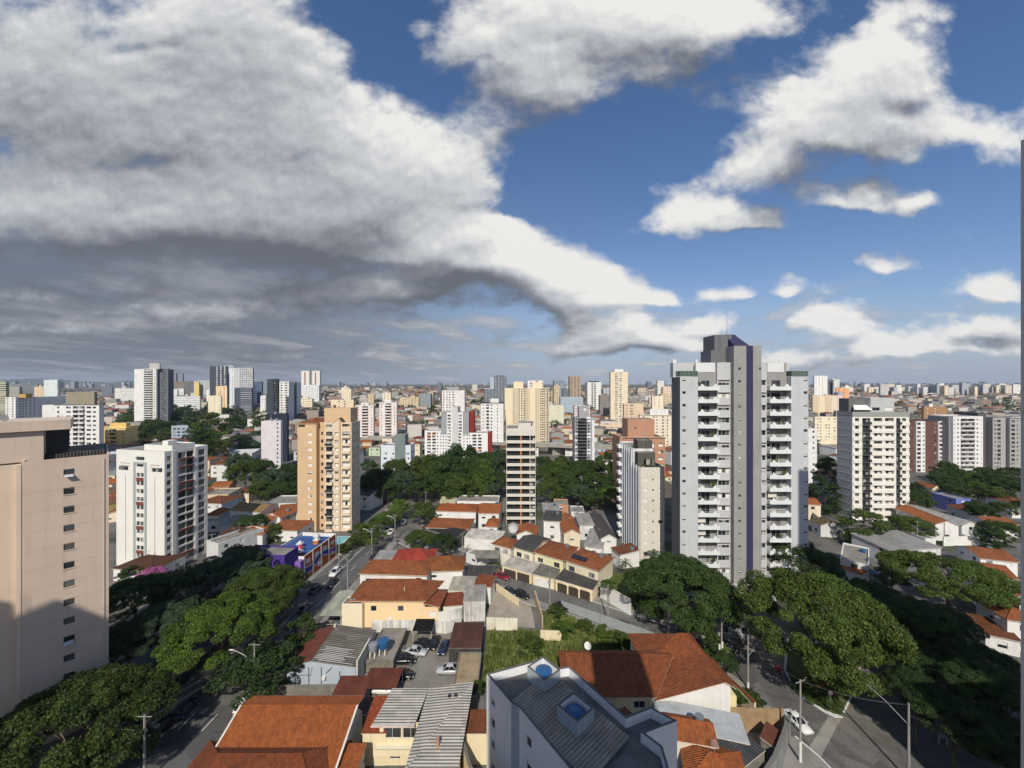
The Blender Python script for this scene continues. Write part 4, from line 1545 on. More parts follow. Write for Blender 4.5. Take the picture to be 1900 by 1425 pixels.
def brown_white_group():
    """three linked blocks on the right, brown wings and white bays"""
    Y = 232.0
    br = paint(S(112, 80, 70), .12)
    wh = paint(S(238, 234, 232), .07)
    sh = paint(S(150, 148, 150), .1)
    g0 = 0.0
    fl = 7.82 * Y / FOC
    o = AX(1688, Y)
    x = lambda p, yy=Y: AX(p, yy) - o
    b = Bld('apartment_block', 'long brown apartment block with two narrow white bays, next to the white banded tower', 'apartment block', (o, Y, g0))
    zt = AZ(781, Y)
    n = 14
    cols = lambda us, w, h, dz=.9, k='gd': [(u, zt - (i + 1) * fl - .4 + dz, w, h, k) for i in range(n) for u in us if zt - (i + 1) * fl > 0]
    W = x(1766)
    b.box(0, W, 0, 14, 0, zt, br, F=cols([x(1690), x(1734), x(1757)], .9, .9), rec=.15, top=SHDARK)
    for p0, p1 in ((1697, 1713.5), (1738, 1755)):
        a, c = x(p0), x(p1)
        b.wall((a, -1.0), 0, c - a, 0, zt - .2, cols([.5], 2.2, 1.6, .5) + cols([(c - a) - 1.3], .9, 1.0), wh, .3)
        m = b.part('wall')
        m.face([(a, 0, 0), (a, -1, 0), (a, -1, zt - .2), (a, 0, zt - .2)], wh)
        m.face([(c, -1, 0), (c, 0, 0), (c, 0, zt - .2), (c, -1, zt - .2)], wh)
        m.face([(a, -1, zt - .2), (c, -1, zt - .2), (c, 0, zt - .2), (a, 0, zt - .2)], wh)
    b.finish()
    o2 = AX(1768.5, Y - 6)
    Y2 = Y - 6
    b = Bld('apartment_block', 'white apartment slab with wide glazed balconies down its middle, right of the brown block', 'apartment block', (o2, Y2, g0))
    x2 = lambda p: AX(p, Y2) - o2
    zt = AZ(772.5, Y2)
    n = 14
    cols = lambda us, w, h, dz=.9, k='gd': [(u, zt - (i + 1) * fl - .9 + dz, w, h, k) for i in range(n) for u in us if zt - (i + 1) * fl > 0]
    W = x2(1824)
    hf = cols([x2(1776)], 1.0, 1.0) + cols([x2(1812)], 1.0, 1.0) + cols([x2(1782.5)], x2(1809) - x2(1782.5), 1.5, .55) + cols([x2(1770.3)], .45, .7) + cols([x2(1820)], .45, .7)
    b.box(0, W, 0, 13, 0, zt, wh, F=hf, rec=.5, top=SLAB)
    b.part('brown_flank').box(W + .002, W + .9, .3, 13, 0, zt - .5, br)
    b.part('grey_flank').box(-.9, -.002, 1.5, 13, 0, zt - .5, sh)
    for i in range(n):
        q = zt - (i + 1) * fl - .9 + .45
        if q > 1:
            b.part('balcony_front').box(x2(1782.5), x2(1809), -.5, -.01, q - .4, q + .12, wh)
    b.finish()
    o3 = AX(1842, Y)
    b = Bld('apartment_block', 'grey apartment block with twin window columns at the far edge, taller dark gable behind', 'apartment block', (o3, Y, g0))
    x3 = lambda p: AX(p, Y) - o3
    zt = AZ(775, Y)
    gg = paint(S(176, 172, 170), .1)
    cols = lambda us, w, h, dz=.9, k='gd': [(u, zt - (i + 1) * fl - .9 + dz, w, h, k) for i in range(15) for u in us if zt - (i + 1) * fl > 0]
    b.box(0, x3(1866) - .0, 0, 12, 0, zt, gg, F=cols([1.0], 1.0, 1.0) + cols([x3(1850.5)], 2.1, 1.7, .5), rec=.4)
    b.box(x3(1868), x3(1890), -1.5, 12, 0, zt - .6, gg, F=cols([.8], 2.2, 1.6, .5) + cols([4.0], .9, 1.0), rec=.4)
    b.box(x3(1892), x3(1930), -1, 12, 0, zt - 1, gg, F=cols([1.0, 5.0, 9], 2.0, 1.6, .5), rec=.4)
    b.part('dark_gable').box(x3(1826), -.4, 3, 16, 0, AZ(767, Y), paint(S(96, 92, 96)))
    b.finish()


brown_white_group()


def brick_tower():
    Y = 163.0
    bk = paint(S(196, 148, 120), .12)
    o = AX(1152, Y)
    x = lambda p: AX(p, Y) - o
    b = Bld('apartment_tower', 'salmon brick tower with a square head house, behind the slim pale tower', 'apartment tower', (o, Y, 0))
    zt = AZ(812, Y)
    fl = 2.9
    n = 10
    hf = grid([x(1222)], zt - n * fl - 1, fl, n, 2.0, 1.4, 'shc') + grid([x(1205)], zt - n * fl - 1.4, fl, n, 2.2, 2.0, 's')
    b.box(0, x(1234), 0, 14, 0, zt, bk, F=hf, rec=.5)
    b.box(x(1168), x(1218), 2.5, 11, zt - .5, AZ(779, Y), bk, part='head_house', roof='head_house', parapet=.2, F=[(3.0, AZ(797, Y), .7, .7, 'd')])
    b.part('eave').box(-.4, x(1234) + .4, -.5, .3, zt + .002, zt + .3, paint(S(206, 176, 150)))
    b.part('pilaster').box(-.6, .5, -.5, -.01, 0, zt - .1, bk)
    b.finish()


brick_tower()


def letter_h_block():
    """white block with a taller middle, low wings to both sides"""
    Y = 262.0
    o = AX(788, Y)
    x = lambda p: AX(p, Y) - o
    wh = paint(S(240, 238, 236), .06)
    gr = paint(S(160, 163, 166), .08)
    lg = paint(S(212, 212, 210), .08)
    rd = paint(S(140, 50, 46), .1)
    b = Bld('apartment_block', 'white apartment block with low wings around a tall grey and white middle, orange panels', 'apartment block', (o, Y, 0))
    fl = 5.75 * Y / FOC
    z = lambda p: AZ(p, Y)
    def cols(us, w, h, zt, dz, k='gd', n=12, x0=0):
        return [(x(u) - x0, zt - (i + 1) * fl + dz, w, h, k) for i in range(n) for u in us if zt - (i + 1) * fl > -1]
    b.box(0, x(834), 0, 12, 0, z(799), wh, F=cols([792.5, 802], 2.5, 1.3, z(799) - .8, .4, n=9) + cols([810.8, 816.6, 821.6, 826.3], .8, .9, z(799) - .8, .6, n=9) + cols([829], 1.7, 1.3, z(799) - .8, .4, n=9), rec=.35)
    b.box(x(819), x(829), -.15, 11, z(806), z(765), gr, part='tower_wall', roof='tower_roof', parapet=.3)
    b.box(x(829.1), x(838.9), -.3, 11.5, 0, z(765), wh, F=cols([830.4], 2.2, 1.3, z(765) - 1.2, .4, n=14, x0=x(829.1)), rec=.35, part='tower_wall', roof='tower_roof', parapet=.3)
    b.box(x(839), x(850), -.9, 11.3, 0, z(755), lg, part='tower_wall', roof='tower_roof', parapet=.3)
    b.box(x(850.1), x(859), -.3, 11.5, 0, z(765), wh, F=cols([851], 2.2, 1.3, z(765) - 1.2, .4, n=14, x0=x(850.1)), rec=.35, part='tower_wall', roof='tower_roof', parapet=.3)
    b.box(x(859.1), x(870), -.15, 11, z(806), z(765), gr, part='tower_wall', roof='tower_roof', parapet=.3)
    b.box(x(870.5), x(879), 2, 11, z(810), z(763), rd, part='tower_wall', roof='tower_roof', parapet=.3)
    b.box(x(855), x(905), 0, 12, 0, z(803), wh, F=cols([859.8, 866, 870.3, 876], .8, .9, z(803) - .8, .6, n=9, x0=x(855)) + cols([877.5, 887], 2.4, 1.3, z(803) - .8, .4, n=9, x0=x(855)), rec=.35)
    b.part('red_flank').box(x(905) + .002, x(912), 3, 11, 0, z(803) - .2, rd)
    op = b.part('orange_panel')
    for u, zz in ((792.5, z(799) - .8 - fl), (802, z(799) - .8 - fl), (792.5, z(799) - .8 - 2 * fl), (877.5, z(803) - .8 - 5 * fl), (887, z(803) - .8 - 5 * fl)):
        op.box(x(u), x(u) + 2.5, -.12, -.005, zz + .1, zz + .75, paint(S(222, 112, 60)))
    b.finish()


letter_h_block()


def cream_twin():
    Y = 322.0
    o = AX(936.5, Y)
    x = lambda p: AX(p, Y) - o
    cr = paint(S(240, 224, 190), .05)
    c2 = paint(S(206, 194, 170), .06)
    b = Bld('apartment_tower', 'pair of joined cream towers with tiny windows and two square roof houses', 'apartment tower', (o, Y, TZ(0, Y) - 2))
    g = TZ(0, Y) - 2
    zt = AZ(720, Y) - g
    fl = 4.4 * Y / FOC
    n = 24
    cols = lambda us, w, h, x0: [(x(u) - x0, zt - (i + 1) * fl - .4 + .8, w, h, 'd') for i in range(n) for u in us if zt - (i + 1) * fl > 1]
    for p0, p1, m, us, dy, w in ((936.5, 951.5, cr, (), 0, 1), (951.6, 961.4, c2, (956.5,), 1.6, .8), (961.5, 974, cr, (962.3, 967, 971.5), 0, .9), (974.1, 983, c2, (979.5,), 1.6, .7),
                                 (983.1, 993.4, cr, (), .2, 1), (993.5, 1001, c2, (997,), 1.6, .7), (1001.1, 1011, cr, (1002.2, 1005.5, 1008.5), 0, .9), (1011.1, 1019, c2, (1015,), 1.0, .8)):
        x0 = x(p0)
        b.wall((x0, dy), 0, x(p1) - x0, 0, zt, cols(us, w * 1.25, 1.15, x0), m, .25)
    b.part('wall').box(0, x(1019), 1.7, 15, 0, zt - .02, cr)
    b.box(x(953), x(971), 3, 10, zt - .5, AZ(708, Y) - g, cr, part='roof_house', roof='roof_house', parapet=.2)
    b.box(x(988), x(1006), 3, 10, zt - .5, AZ(709, Y) - g, cr, part='roof_house', roof='roof_house', parapet=.2)
    b.finish()


cream_twin()


def dark_balcony_tower():
    Y = 232.0
    o = AX(1066.5, Y)
    x = lambda p: AX(p, Y) - o
    b = Bld('apartment_tower', 'slim grey and white tower with a column of black balconies, before the red roofed slope', 'apartment tower', (o, Y, 0))
    gr = paint(S(168, 168, 172), .1)
    wh = paint(S(238, 238, 238), .06)
    zt = AZ(774, Y)
    fl = 6.0 * Y / FOC
    n = 14
    W = x(1101)
    hf = grid([x(1072)], zt - n * fl - .3, fl, n, 5.2, fl * .8, 'd') + grid([x(1090.5)], zt - n * fl + .3, fl, n, 1.1, 1.0, 'd') + grid([.5], zt - n * fl + .3, fl, n, 1.0, 1.0, 'd')
    b.box(0, W, 0, 9, 0, zt, gr, F=hf, rec=.6)
    for i in range(n):
        b.balcony(x(1071.5), 0, zt - (i + 1) * fl - .35, 0, 5.6, 1.1, 'rail', gr)
        if i % 5 in (0, 1):
            b.part('white_panel').box(x(1088.5), x(1096), -.08, -.004, zt - (i + 1) * fl + fl * .5, zt - i * fl + .2, wh)
        if i > 4 and i % 2:
            b.part('white_panel').box(0, x(1071), -.08, -.004, zt - (i + 1) * fl + fl * .5, zt - i * fl + .2, wh)
    b.part('white_edge').box(W - .8, W + .5, -.5, 0, 0, AZ(780, Y), wh)
    b.box(x(1075), x(1093), 1.5, 7, zt - .5, AZ(755, Y), gr, part='roof_house', roof='roof_house', parapet=.2, F=[(x(1084) - x(1075), AZ(763, Y), 1.5, 1.8, 's')])
    b.finish()


dark_balcony_tower()


def low_rises():
    Y = 232.0
    o = AX(707, Y)
    x = lambda p: AX(p, Y) - o
    b = Bld('apartment_block', 'low pale blue block with a grey green stair tower at the park edge', 'apartment block', (o, Y, 0))
    w1, w2, gg = paint(S(224, 230, 236), .08), paint(S(150, 170, 184), .1), paint(S(126, 140, 138), .1)
    zt = AZ(826, Y)
    b.box(0, x(762), 0, 10, 0, zt, w1, F=grid([1.5, 5.8, 15.0], 1.6, 2.9, 4, 2.0, 1.2, 'cgh'), RR=grid([1, 4, 7], 1.6, 2.9, 4, 1.8, 1.4, 'gd'), rec=.25)
    b.box(x(733), x(752), -.6, 7, 0, AZ(807, Y), gg, part='stair_tower', roof='stair_tower', parapet=.3)
    b.finish()
    Y2 = 205.0
    o2 = AX(1091, Y2)
    b = Bld('apartment_block', 'three storey white block with green glass balconies beside the slim dark balcony tower', 'apartment block', (o2, Y2, 0))
    b.box(0, AX(1126, Y2) - o2, 0, 9, 0, AZ(868, Y2), paint(S(222, 222, 214), .1), F=grid([3.5], .6, 2.9, 3, 5.0, 1.9, 'g'), rec=.8)
    b.finish()
    Y3 = 330.0
    o3 = AX(318, Y3)
    b = Bld('apartment_block', 'low slate blue apartment block half hidden by the wooded slope', 'apartment block', (o3, Y3, 0))
    b.box(0, AX(368, Y3) - o3, 0, 5, 0, AZ(790, Y3), paint(S(170, 182, 196), .1), F=grid([1.5, 5.0, 9.0, 13.0, 17.5], AZ(810, Y3), 2.9, 3, 2.4, 1.5, 'gd'), rec=.4)
    b.finish()


low_rises()
W_, W2_, C_, G_ = S(238, 236, 232), S(222, 222, 220), S(240, 226, 196), S(150, 156, 162)
PK, BE, YE, DK, BR, BL = S(232, 206, 194), S(224, 204, 172), S(240, 214, 130), S(66, 72, 82), S(134, 112, 98), S(120, 132, 146)
# white tower with the stained roof tank, behind the beige block
tower('white tower with grey balcony column and a big stained water tank on top', 100, 184, 751, 250, W_, cols=[(.07, .12), (.27, .37), (.72, .82), (.86, .93)],
      balc=[(.42, .54), (.56, .68)], fl=2.93, depth=16, vis=9, pops=[(122, 175, 727, S(158, 150, 130))], cap=(.2, S(110, 110, 112)), win='d')
tower('small yellow tower with curved balconies, left of the white block with red panels', 193.5, 233, 794, 290, S(244, 212, 140), cols=[(.08, .2), (.85, .92)], balc=[(.25, .55)],
      fl=2.95, depth=24, vis=12, pops=[(204, 234, 785, S(240, 204, 130))], cap=(.4, S(230, 210, 170)))
tower('white block with small windows and grey flank, left of the tower with the stained tank', 10, 29, 737, 330, W_, cols=[(.12, .28), (.62, .8)], depth=44, vis=41, fl=2.2, side=[.15, .28, .42, .62, .8], pops=[(34, 48, 731, S(196, 160, 100))], win='d')
tower('dark grey tower with a front of white balcony stripes, standing alone by the wood', 265, 290, 684, 430, W_, balc=[(.08, .72)], cols=[(.8, .93)], fl=2.55, depth=24, pops=[(277, 296, 674, S(196, 196, 188))])
tower('dark grey rear half of the striped tower by the wood', 290.2, 312, 684, 434, S(112, 116, 124), cols=[(.42, .8)], fl=2.55, depth=20, win='d')
tower('narrow white tower with a ribbed blank front and one column of small windows', 495, 521, 781, 230, S(226, 218, 220), cols=[(.72, .82)], fl=2.55, depth=10, z0=0, win='d')
tower('navy glass office block behind the narrow ribbed white tower', 503, 533, 768, 262, S(42, 50, 66), fac=((.02, .03, .05), 2.2, 3.2, .8, .6), depth=12, z0=0)
tower('dark slender tower with white window bays, left of centre', 502, 516, 703, 420, S(70, 76, 86), balc=[(.35, .92)], fl=2.9, depth=12, win='d')
tower('white tower with blue grey flank right of the dark slender tower', 519, 536, 708, 455, W_, cols=[(.1, .3), (.55, .85)], fl=2.9, depth=42, vis=10, side=[.2, .5, .8], win='d')
tower('left one of two pinkish white towers with stacked balconies', 661, 693, 752, 330, S(240, 226, 220), balc=[(.34, .68)], cols=[(.08, .14), (.86, .92)], fl=2.45, pops=[(670, 684, 747, W_)], depth=12)
tower('right one of two pinkish white towers with stacked balconies', 704, 736, 746.5, 330, S(240, 228, 222), balc=[(.34, .68)], cols=[(.08, .14), (.86, .92)], fl=2.45, pops=[(713, 726, 742, W_)], depth=12)
tower('beige twin block with three window columns behind the yellow tower', 615, 656, 742, 420, S(240, 222, 190), cols=[(.3, .38), (.55, .65)], fl=2.9, depth=14)
tower('large white tower with a grey roof house behind the block with orange panels', 820, 862, 724.5, 400, S(236, 232, 228), cols=[(.05, .10), (.2, .25), (.32, .37), (.46, .54)], fl=2.7, pops=[(830, 852, 718, S(170, 170, 168))], depth=18, win='d')
tower('white tower with a dark balcony column left of the joined cream towers', 892, 934, 748, 300, W_, balc=[(.25, .36)], cols=[(.08, .12), (.44, .5), (.72, .76)], fl=2.55, pops=[(910, 925, 740, W_)], depth=14, cap=(.1, S(70, 70, 72)), win='d')
tower('tall cream tower with rows of wide dark windows standing well above its neighbours', 1133, 1165, 690, 450, C_, cols=[(.24, .42), (.5, .66)], fl=2.12, pops=[(1140, 1157, 685, W_)], depth=17, wz=.5)
tower('beige tower with a white stair strip beside the tall cream tower', 1158, 1194, 749, 330, S(228, 204, 174), cols=[(.1, .16), (.3, .48)], fl=2.45, depth=14)
tower('broad cream tower with two rows of white roof rooms behind the brick tower', 1187, 1246, 770, 300, S(240, 228, 206), cols=[(.1, .14), (.42, .47), (.52, .56), (.7, .76), (.85, .89)], fl=2.4, pops=[(1206, 1240, 759, W_)], depth=14, cap=(.5, S(176, 160, 130)), win='d')
tower('white tower with orange bands half hidden by the tall grey tower', 1496, 1514, 795, 205, W_, cols=[(.65, .85)], fl=2.9, z0=0, depth=10)
tower('low cream apartment block with square windows right of the tall grey tower', 1512, 1556, 774, 335, S(248, 236, 206), cols=[(.1, .16), (.22, .28), (.45, .51), (.57, .63), (.8, .87)], fl=2.6, depth=12)
tower('small brown and white tower above the brown block', 1714, 1743, 755, 330, S(176, 138, 104), cols=[(.22, .3), (.7, .78)], fl=2.2, win='s', pops=[(1724, 1731, 749, W_)])
tower('white tower with black vertical middle on the far rise', 1090, 1115, 709, 600, W_, balc=[(.3, .42), (.5, .62)], fl=2.9, depth=14, pops=[(1094, 1111, 707, S(60, 60, 62))])
FAR = [
    ('olive tower with dark bands at the edge of the photo', 0, 11, 708, 560, S(190, 190, 160), (DK, 30, 3.0, 1.0, .4)),
    ('grey slab behind the white block on the left', 37, 70, 712, 820, S(128, 134, 142), None), ('pale slab beside the grey slab on the left', 16, 36, 717, 800, S(170, 170, 160), None),
    ('lone white slab before the far blue hills', 91, 107.5, 704.5, 640, S(220, 228, 226), (S(110, 120, 122), 30, 3.0, .12, .6)),
    ('left one of two faint grey towers far off', 320, 327, 692, 1500, S(140, 146, 152), (DK, 5, 3, .4, .5)), ('right one of two faint grey towers far off', 331, 339, 693, 1500, S(146, 152, 158), (DK, 5, 3, .4, .5)),
    ('dull brown tower behind the striped tower', 326, 347, 708, 980, S(140, 128, 118), None), ('dull grey brown tower with a dark crown', 348, 363, 707, 900, S(120, 118, 116), None),
    ('white blank box building at the wood', 313, 329, 722, 640, W2_, (W2_, 9, 9, .1, .1)), ('second white box building at the wood, with a tower corner', 330, 341, 721, 655, W2_, (G_, 9, 9, .1, .1)),
    ('broad grey white tower with one yellow edge', 368, 395, 706, 800, S(188, 194, 192), (S(120, 128, 130), 4, 3, .5, .4)), ('narrow yellow edge tower by the broad grey one', 362, 369, 709, 790, YE, None),
    ('dark tower with white window frames on the left skyline', 399, 421, 679, 700, S(78, 84, 94), (S(226, 228, 230), 7, 3.0, .28, .6)), ('white ribbed tower right behind the dark framed one', 418, 434, 678, 720, S(200, 204, 208), (S(90, 96, 106), 4, 3, .6, .4)),
    ('orange cream tower low before the dark framed tower', 406, 421, 716, 650, S(240, 214, 178), (S(150, 90, 60), 6, 3, .4, .5)),
    ('white ribbed tower left of the brown crowned one', 430, 444, 683, 640, S(224, 228, 232), (S(150, 156, 164), 2.5, 60, .3, .9)), ('tower with a white grid front and brown crown', 444, 469, 682, 620, S(206, 206, 206), (S(110, 108, 112), 3.4, 3.0, .7, .6)),
    ('dark low tower at the foot of the white grid tower', 444, 467, 719, 600, S(84, 90, 104), (S(190, 194, 200), 40, 3, .9, .25)), ('white corner tower right of the grid tower', 466, 474, 715, 650, S(224, 232, 240), None),
    ('blue glass tower on the left skyline', 472, 486, 708, 690, S(96, 118, 140), (S(50, 66, 84), 3, 3, .6, .5)), ('grey tower behind the blue glass tower', 481, 496, 704, 900, S(142, 152, 156), None),
    ('white low tower with a dark window column at left of the slender one', 485, 493, 734, 540, W_, None), ('beige small block by the round tree', 393, 410, 734, 520, S(240, 230, 200), (S(120, 110, 90), 7, 3, .2, .3)),
    ('left one of twin white towers with brown middles', 560.5, 574, 688, 800, S(232, 224, 218), (S(140, 110, 96), 12, 60, .22, .9)), ('right one of twin white towers with brown middles', 580, 593.5, 688, 800, S(232, 224, 218), (S(140, 110, 96), 12, 60, .22, .9)),
    ('white tower before the twin towers', 566, 592, 714, 690, S(228, 230, 228), (S(120, 126, 128), 5, 3, .4, .4)), ('slate blue tower behind the white one', 536, 548, 709, 470, S(92, 104, 124), None),
    ('cream twin block on the middle rise', 710, 725, 729, 600, S(238, 224, 196), (S(120, 110, 90), 6, 3, .25, .4)), ('grey green block on the middle rise', 779, 799, 730, 610, S(150, 160, 162), (S(110, 120, 124), 4, 3, .5, .5)),
    ('grey wide tower with white corner left of the cream pair', 899, 940, 722, 600, S(112, 118, 126), (S(170, 174, 180), 5, 3, .5, .4)), ('dark crown tower above the grey wide one', 917, 934, 696, 640, S(104, 110, 120), (S(190, 194, 198), 5, 3, .4, .5)),
    ('pale wing of the dark crown tower', 909.5, 917, 700, 642, S(190, 200, 210), (S(80, 90, 100), 4, 3, .3, .4)), ('ribbed right wing of the dark crown tower', 934, 940, 699, 644, S(140, 148, 156), (S(70, 78, 90), 9, 3, .6, .4)),
    ('white tower with a maroon roof crown behind the cream pair', 979, 1008, 706, 500, W_, (S(90, 50, 50), 8, 3, .4, .4)), ('pale twin columns on the middle horizon', 876, 886, 713, 1100, S(214, 212, 200), None),
    ('blue grey round edged tower on the right of centre', 1028, 1048, 706, 700, S(150, 164, 174), (S(90, 104, 116), 4, 3, .4, .8)), ('brown beige tower with stacked balconies', 1057, 1078, 698, 650, S(176, 158, 136), (S(80, 70, 62), 6, 3, .4, .5)),
    ('beige block with a plain wall right of the cream pair', 1019, 1046, 752, 430, S(222, 218, 196), (S(190, 186, 160), 20, 3, .2, .3)), ('pinkish block behind the dark balcony tower', 1066, 1094, 753, 420, S(232, 222, 214), None),
    ('grey block with maroon flank by the tall cream tower', 1113, 1135, 733, 520, S(150, 142, 136), None), ('small cream tower with two dark strips', 1210, 1232, 735, 500, S(244, 230, 204), (S(110, 100, 90), 6, 3, .25, .4)),
    ('white stepped tower on the right horizon', 1220, 1232, 706, 700, S(238, 234, 228), None), ('peach block beside the stepped tower', 1230, 1245, 717, 690, S(240, 212, 190), None),
    ('faint grey tower pair beyond the cream tower', 1201, 1209, 708, 1500, S(128, 134, 140), None), ('white tower right of the tall grey tower', 1511, 1529, 697, 700, S(244, 242, 236), (S(160, 160, 156), 6, 3, .3, .5)),
    ('dark grey tower right of the white one on the skyline', 1535, 1547, 705, 800, S(110, 112, 122), None), ('white narrow tower beside the dark grey one', 1547, 1556, 704, 790, S(236, 234, 228), None),
    ('orange block on the right rise', 1552, 1569, 720, 690, S(240, 184, 130), (S(216, 150, 100), 9, 60, .3, .9)),
]
for lb, p0, p1, yt, Y, c, fac in FAR:
    f = fac or (DK, 3.4, 3.0, .42, .42)
    tower(lb, p0, p1, yt, Y, c, fac=f, depth=min(22, max(8, AX(p1, Y) - AX(p0, Y))), cat='distant tower', name='distant_tower')
for i in range(5):
    p0 = 1508 + i * 11
    tower(['pale beige slab leftmost in the row on the right rise', 'second beige slab in the row on the right rise', 'middle beige slab in the row on the right rise', 'fourth beige slab in the row on the right rise',
           'rosy end slab of the row on the right rise'][i], p0, p0 + 9.5, 733 + i % 2, 520 + i * 4, [BE, C_, BE, S(236, 220, 200), PK][i], fac=(S(150, 130, 110), 3, 2.8, .3, .35), cat='distant tower', name='distant_tower', group='row of beige slabs on the right rise')
for lb, q0, q1, qt, qb, Y, c in [('long white low building beyond the wood', 315, 371, 735, 743, 610, W2_), ('white low hospital-like building left of the striped tower', 222, 262, 720, 730, 800, S(226, 224, 216)),
                                  ('pale blue factory hall on the middle rise', 1040, 1082, 737, 747, 560, S(176, 190, 202)), ('beige hall before the tall cream tower', 1113, 1160, 788, 800, 400, S(236, 208, 176))]:
    tower(lb, q0, q1, qt, Y, c, fac=(G_, 5, 3.2, .8, .3), depth=20, cat='hall', name='long_hall')


def more_towers():
    rg = random.Random(31)
    tones = [('white', W_), ('cream', C_), ('beige', BE), ('silver grey', S(190, 192, 194)), ('slate', S(120, 128, 140)), ('sandy', S(214, 196, 160))]
    where = [(600, 690, 'past the yellow tower'), (740, 815, 'left of the white H block tower'), (1020, 1060, 'right of the joined cream towers'), (1080, 1240, 'round the tall cream tower'), (340, 560, 'on the left skyline'), (1505, 1620, 'on the right rise'), (20, 250, 'beyond the beige block')]
    used = set()
    k = 0
    while k < 30:
        a, c, nm = where[k % len(where)]
        ti = rg.randrange(len(tones))
        sz = rg.choice(['squat', 'slim', 'broad', 'tallish'])
        if (ti, sz, nm) in used:
            continue
        used.add((ti, sz, nm))
        Y = rg.uniform(560, 980)
        p = rg.uniform(a, c)
        w = {'squat': 20, 'slim': 9, 'broad': 24, 'tallish': 13}[sz] * Y / 800 * FOC / Y
        g = TZ(AX(p, Y), Y)
        h = {'squat': 14, 'slim': 26, 'broad': 18, 'tallish': 34}[sz] * rg.uniform(.85, 1.15)
        yt = CY + (CAM_H - g - h) * FOC / Y
        tower('%s %s far tower %s' % (sz, tones[ti][0], nm), p, p + w, yt, Y, tones[ti][1], fac=(DK, rg.choice([3, 4, 5]), 3.0, rg.uniform(.3, .6), .4), depth=14, cat='distant tower', name='distant_tower',
              pops=[(p + w * .3, p + w * .65, yt - 3, tones[ti][1])], group='far towers ' + nm, vis=rg.uniform(1, 4))
        k += 1


more_towers()


def skyline():
    """small white towers along the horizon; the farthest ones read as one mass"""
    rg = random.Random(11)
    tones = [W_, C_, W2_, S(206, 206, 204), S(224, 214, 196), S(180, 186, 192)]
    names = ['white', 'cream', 'light grey', 'silver grey', 'sandy', 'blue grey']
    hi = ['low', 'mid height', 'tall']
    px = 1604
    k = 0
    while px < 1893:
        w = rg.uniform(5, 11)
        hgt = rg.choice([0, 1, 2])
        c = k % 6
        Y = rg.uniform(820, 980)
        lb = '%s %s tower of the horizon skyline, number %s bay right of the grey crowned tower' % (hi[hgt], names[c], k)
        tower('%s %s horizon tower %s' % (hi[hgt], names[c], ['by a taller neighbour', 'between two paler slabs', 'before the blue ridge', 'over the dark roofs', 'near the right edge'][min(4, k // 7)]),
              px, px + w, [718.5, 715, 712][hgt] + rg.uniform(-1, 1), Y, tones[c], fac=(DK, 4, 3, .35, .4), depth=15, cat='distant tower', name='distant_tower', group='white towers along the right horizon')
        px += w * rg.uniform(.75, 1.35)
        k += 1
    mb = MB()
    mm = [facademat(t, DK, 4, 3, .4, .4) for t in (S(150, 156, 162), S(176, 178, 178), S(130, 138, 148))]
    for i in range(230):
        Y = rg.uniform(2200, 5200)
        p = rg.uniform(-30, 1600) if i < 170 else rg.uniform(1500, 1930)
        h = rg.uniform(6, 34)
        w = rg.uniform(12, 26)
        x = AX(p, Y)
        mb.box(x, x + w, Y, Y + w, 25, 38 + h, rg.choice(mm))
    tag(mb.build('distant_city', uv=True), 'hazy grey mass of far city blocks along the horizon', 'distant city', kind='stuff')


skyline()


def house_behind_us():
    """the towers this photo is taken from; they throw the shadows on the near roofs, road and the beige block"""
    c = paint(S(206, 198, 190))
    b = Bld('apartment_tower', 'own tower with a slim pale pier at the right edge of the photo', 'apartment tower', (-7.6, -14, 0))
    b.part('wall').box(0, 15.5, 0, 12, 0, 60.5, c)
    b.part('wall').box(15.52, 23.4, 0, 12, 0, 70.5, c)
    p = b.part('pier')
    p.box(11.572, 11.9, 12.02, 17.0, 0, 54.9, paint(S(240, 232, 226)))
    b.finish()
    b = Bld('apartment_tower', 'right hand twin tower outside the frame that shades the road', 'apartment tower', (54.6, 2, 0))
    b.part('wall').box(0, 11.2, 0, 23, 0, 36.5, c)
    b.part('wall').box(11.22, 29, 0, 23, 0, 93.5, c)  # unseen tower, step heights set by where its shade should end
    b.finish()
    b = Bld('apartment_tower', 'left hand twin tower outside the frame that shades the beige block', 'apartment tower', (-109.6, -22, 0))
    w = b.part('wall')
    w.box(0, 33.6, 0, 14, 0, 76.6, c)
    w.prism([(33.62, 0), (40.6, 0), (40.6, 14), (33.62, 14)], 0, 74, c)
    w.mesh([(33.62, 0, 74), (36.4, 0, 77.9), (40.6, 0, 75.6), (33.62, 14, 74), (36.4, 14, 77.9), (40.6, 14, 75.6)], [(0, 2, 1), (3, 4, 5), (0, 1, 4, 3), (1, 2, 5, 4)], c)
    for k in range(4):
        w.tube([(34.5 + k * 1.7, 12, 75), (34.5 + k * 1.7, 12, 79.5)], .08, METAL, 5)
    b.finish()
    b = Bld('added_shade_wing', 'lower wing between the towers, outside the frame', 'building', (-45.8, -12, 0))  # added wing, unseen, there only for its shade
    b.part('wall').box(0, 17, 0, 11, 0, 46.5, c)  # unseen wing, added to throw shade on the near hipped roof
    b.finish()


house_behind_us()
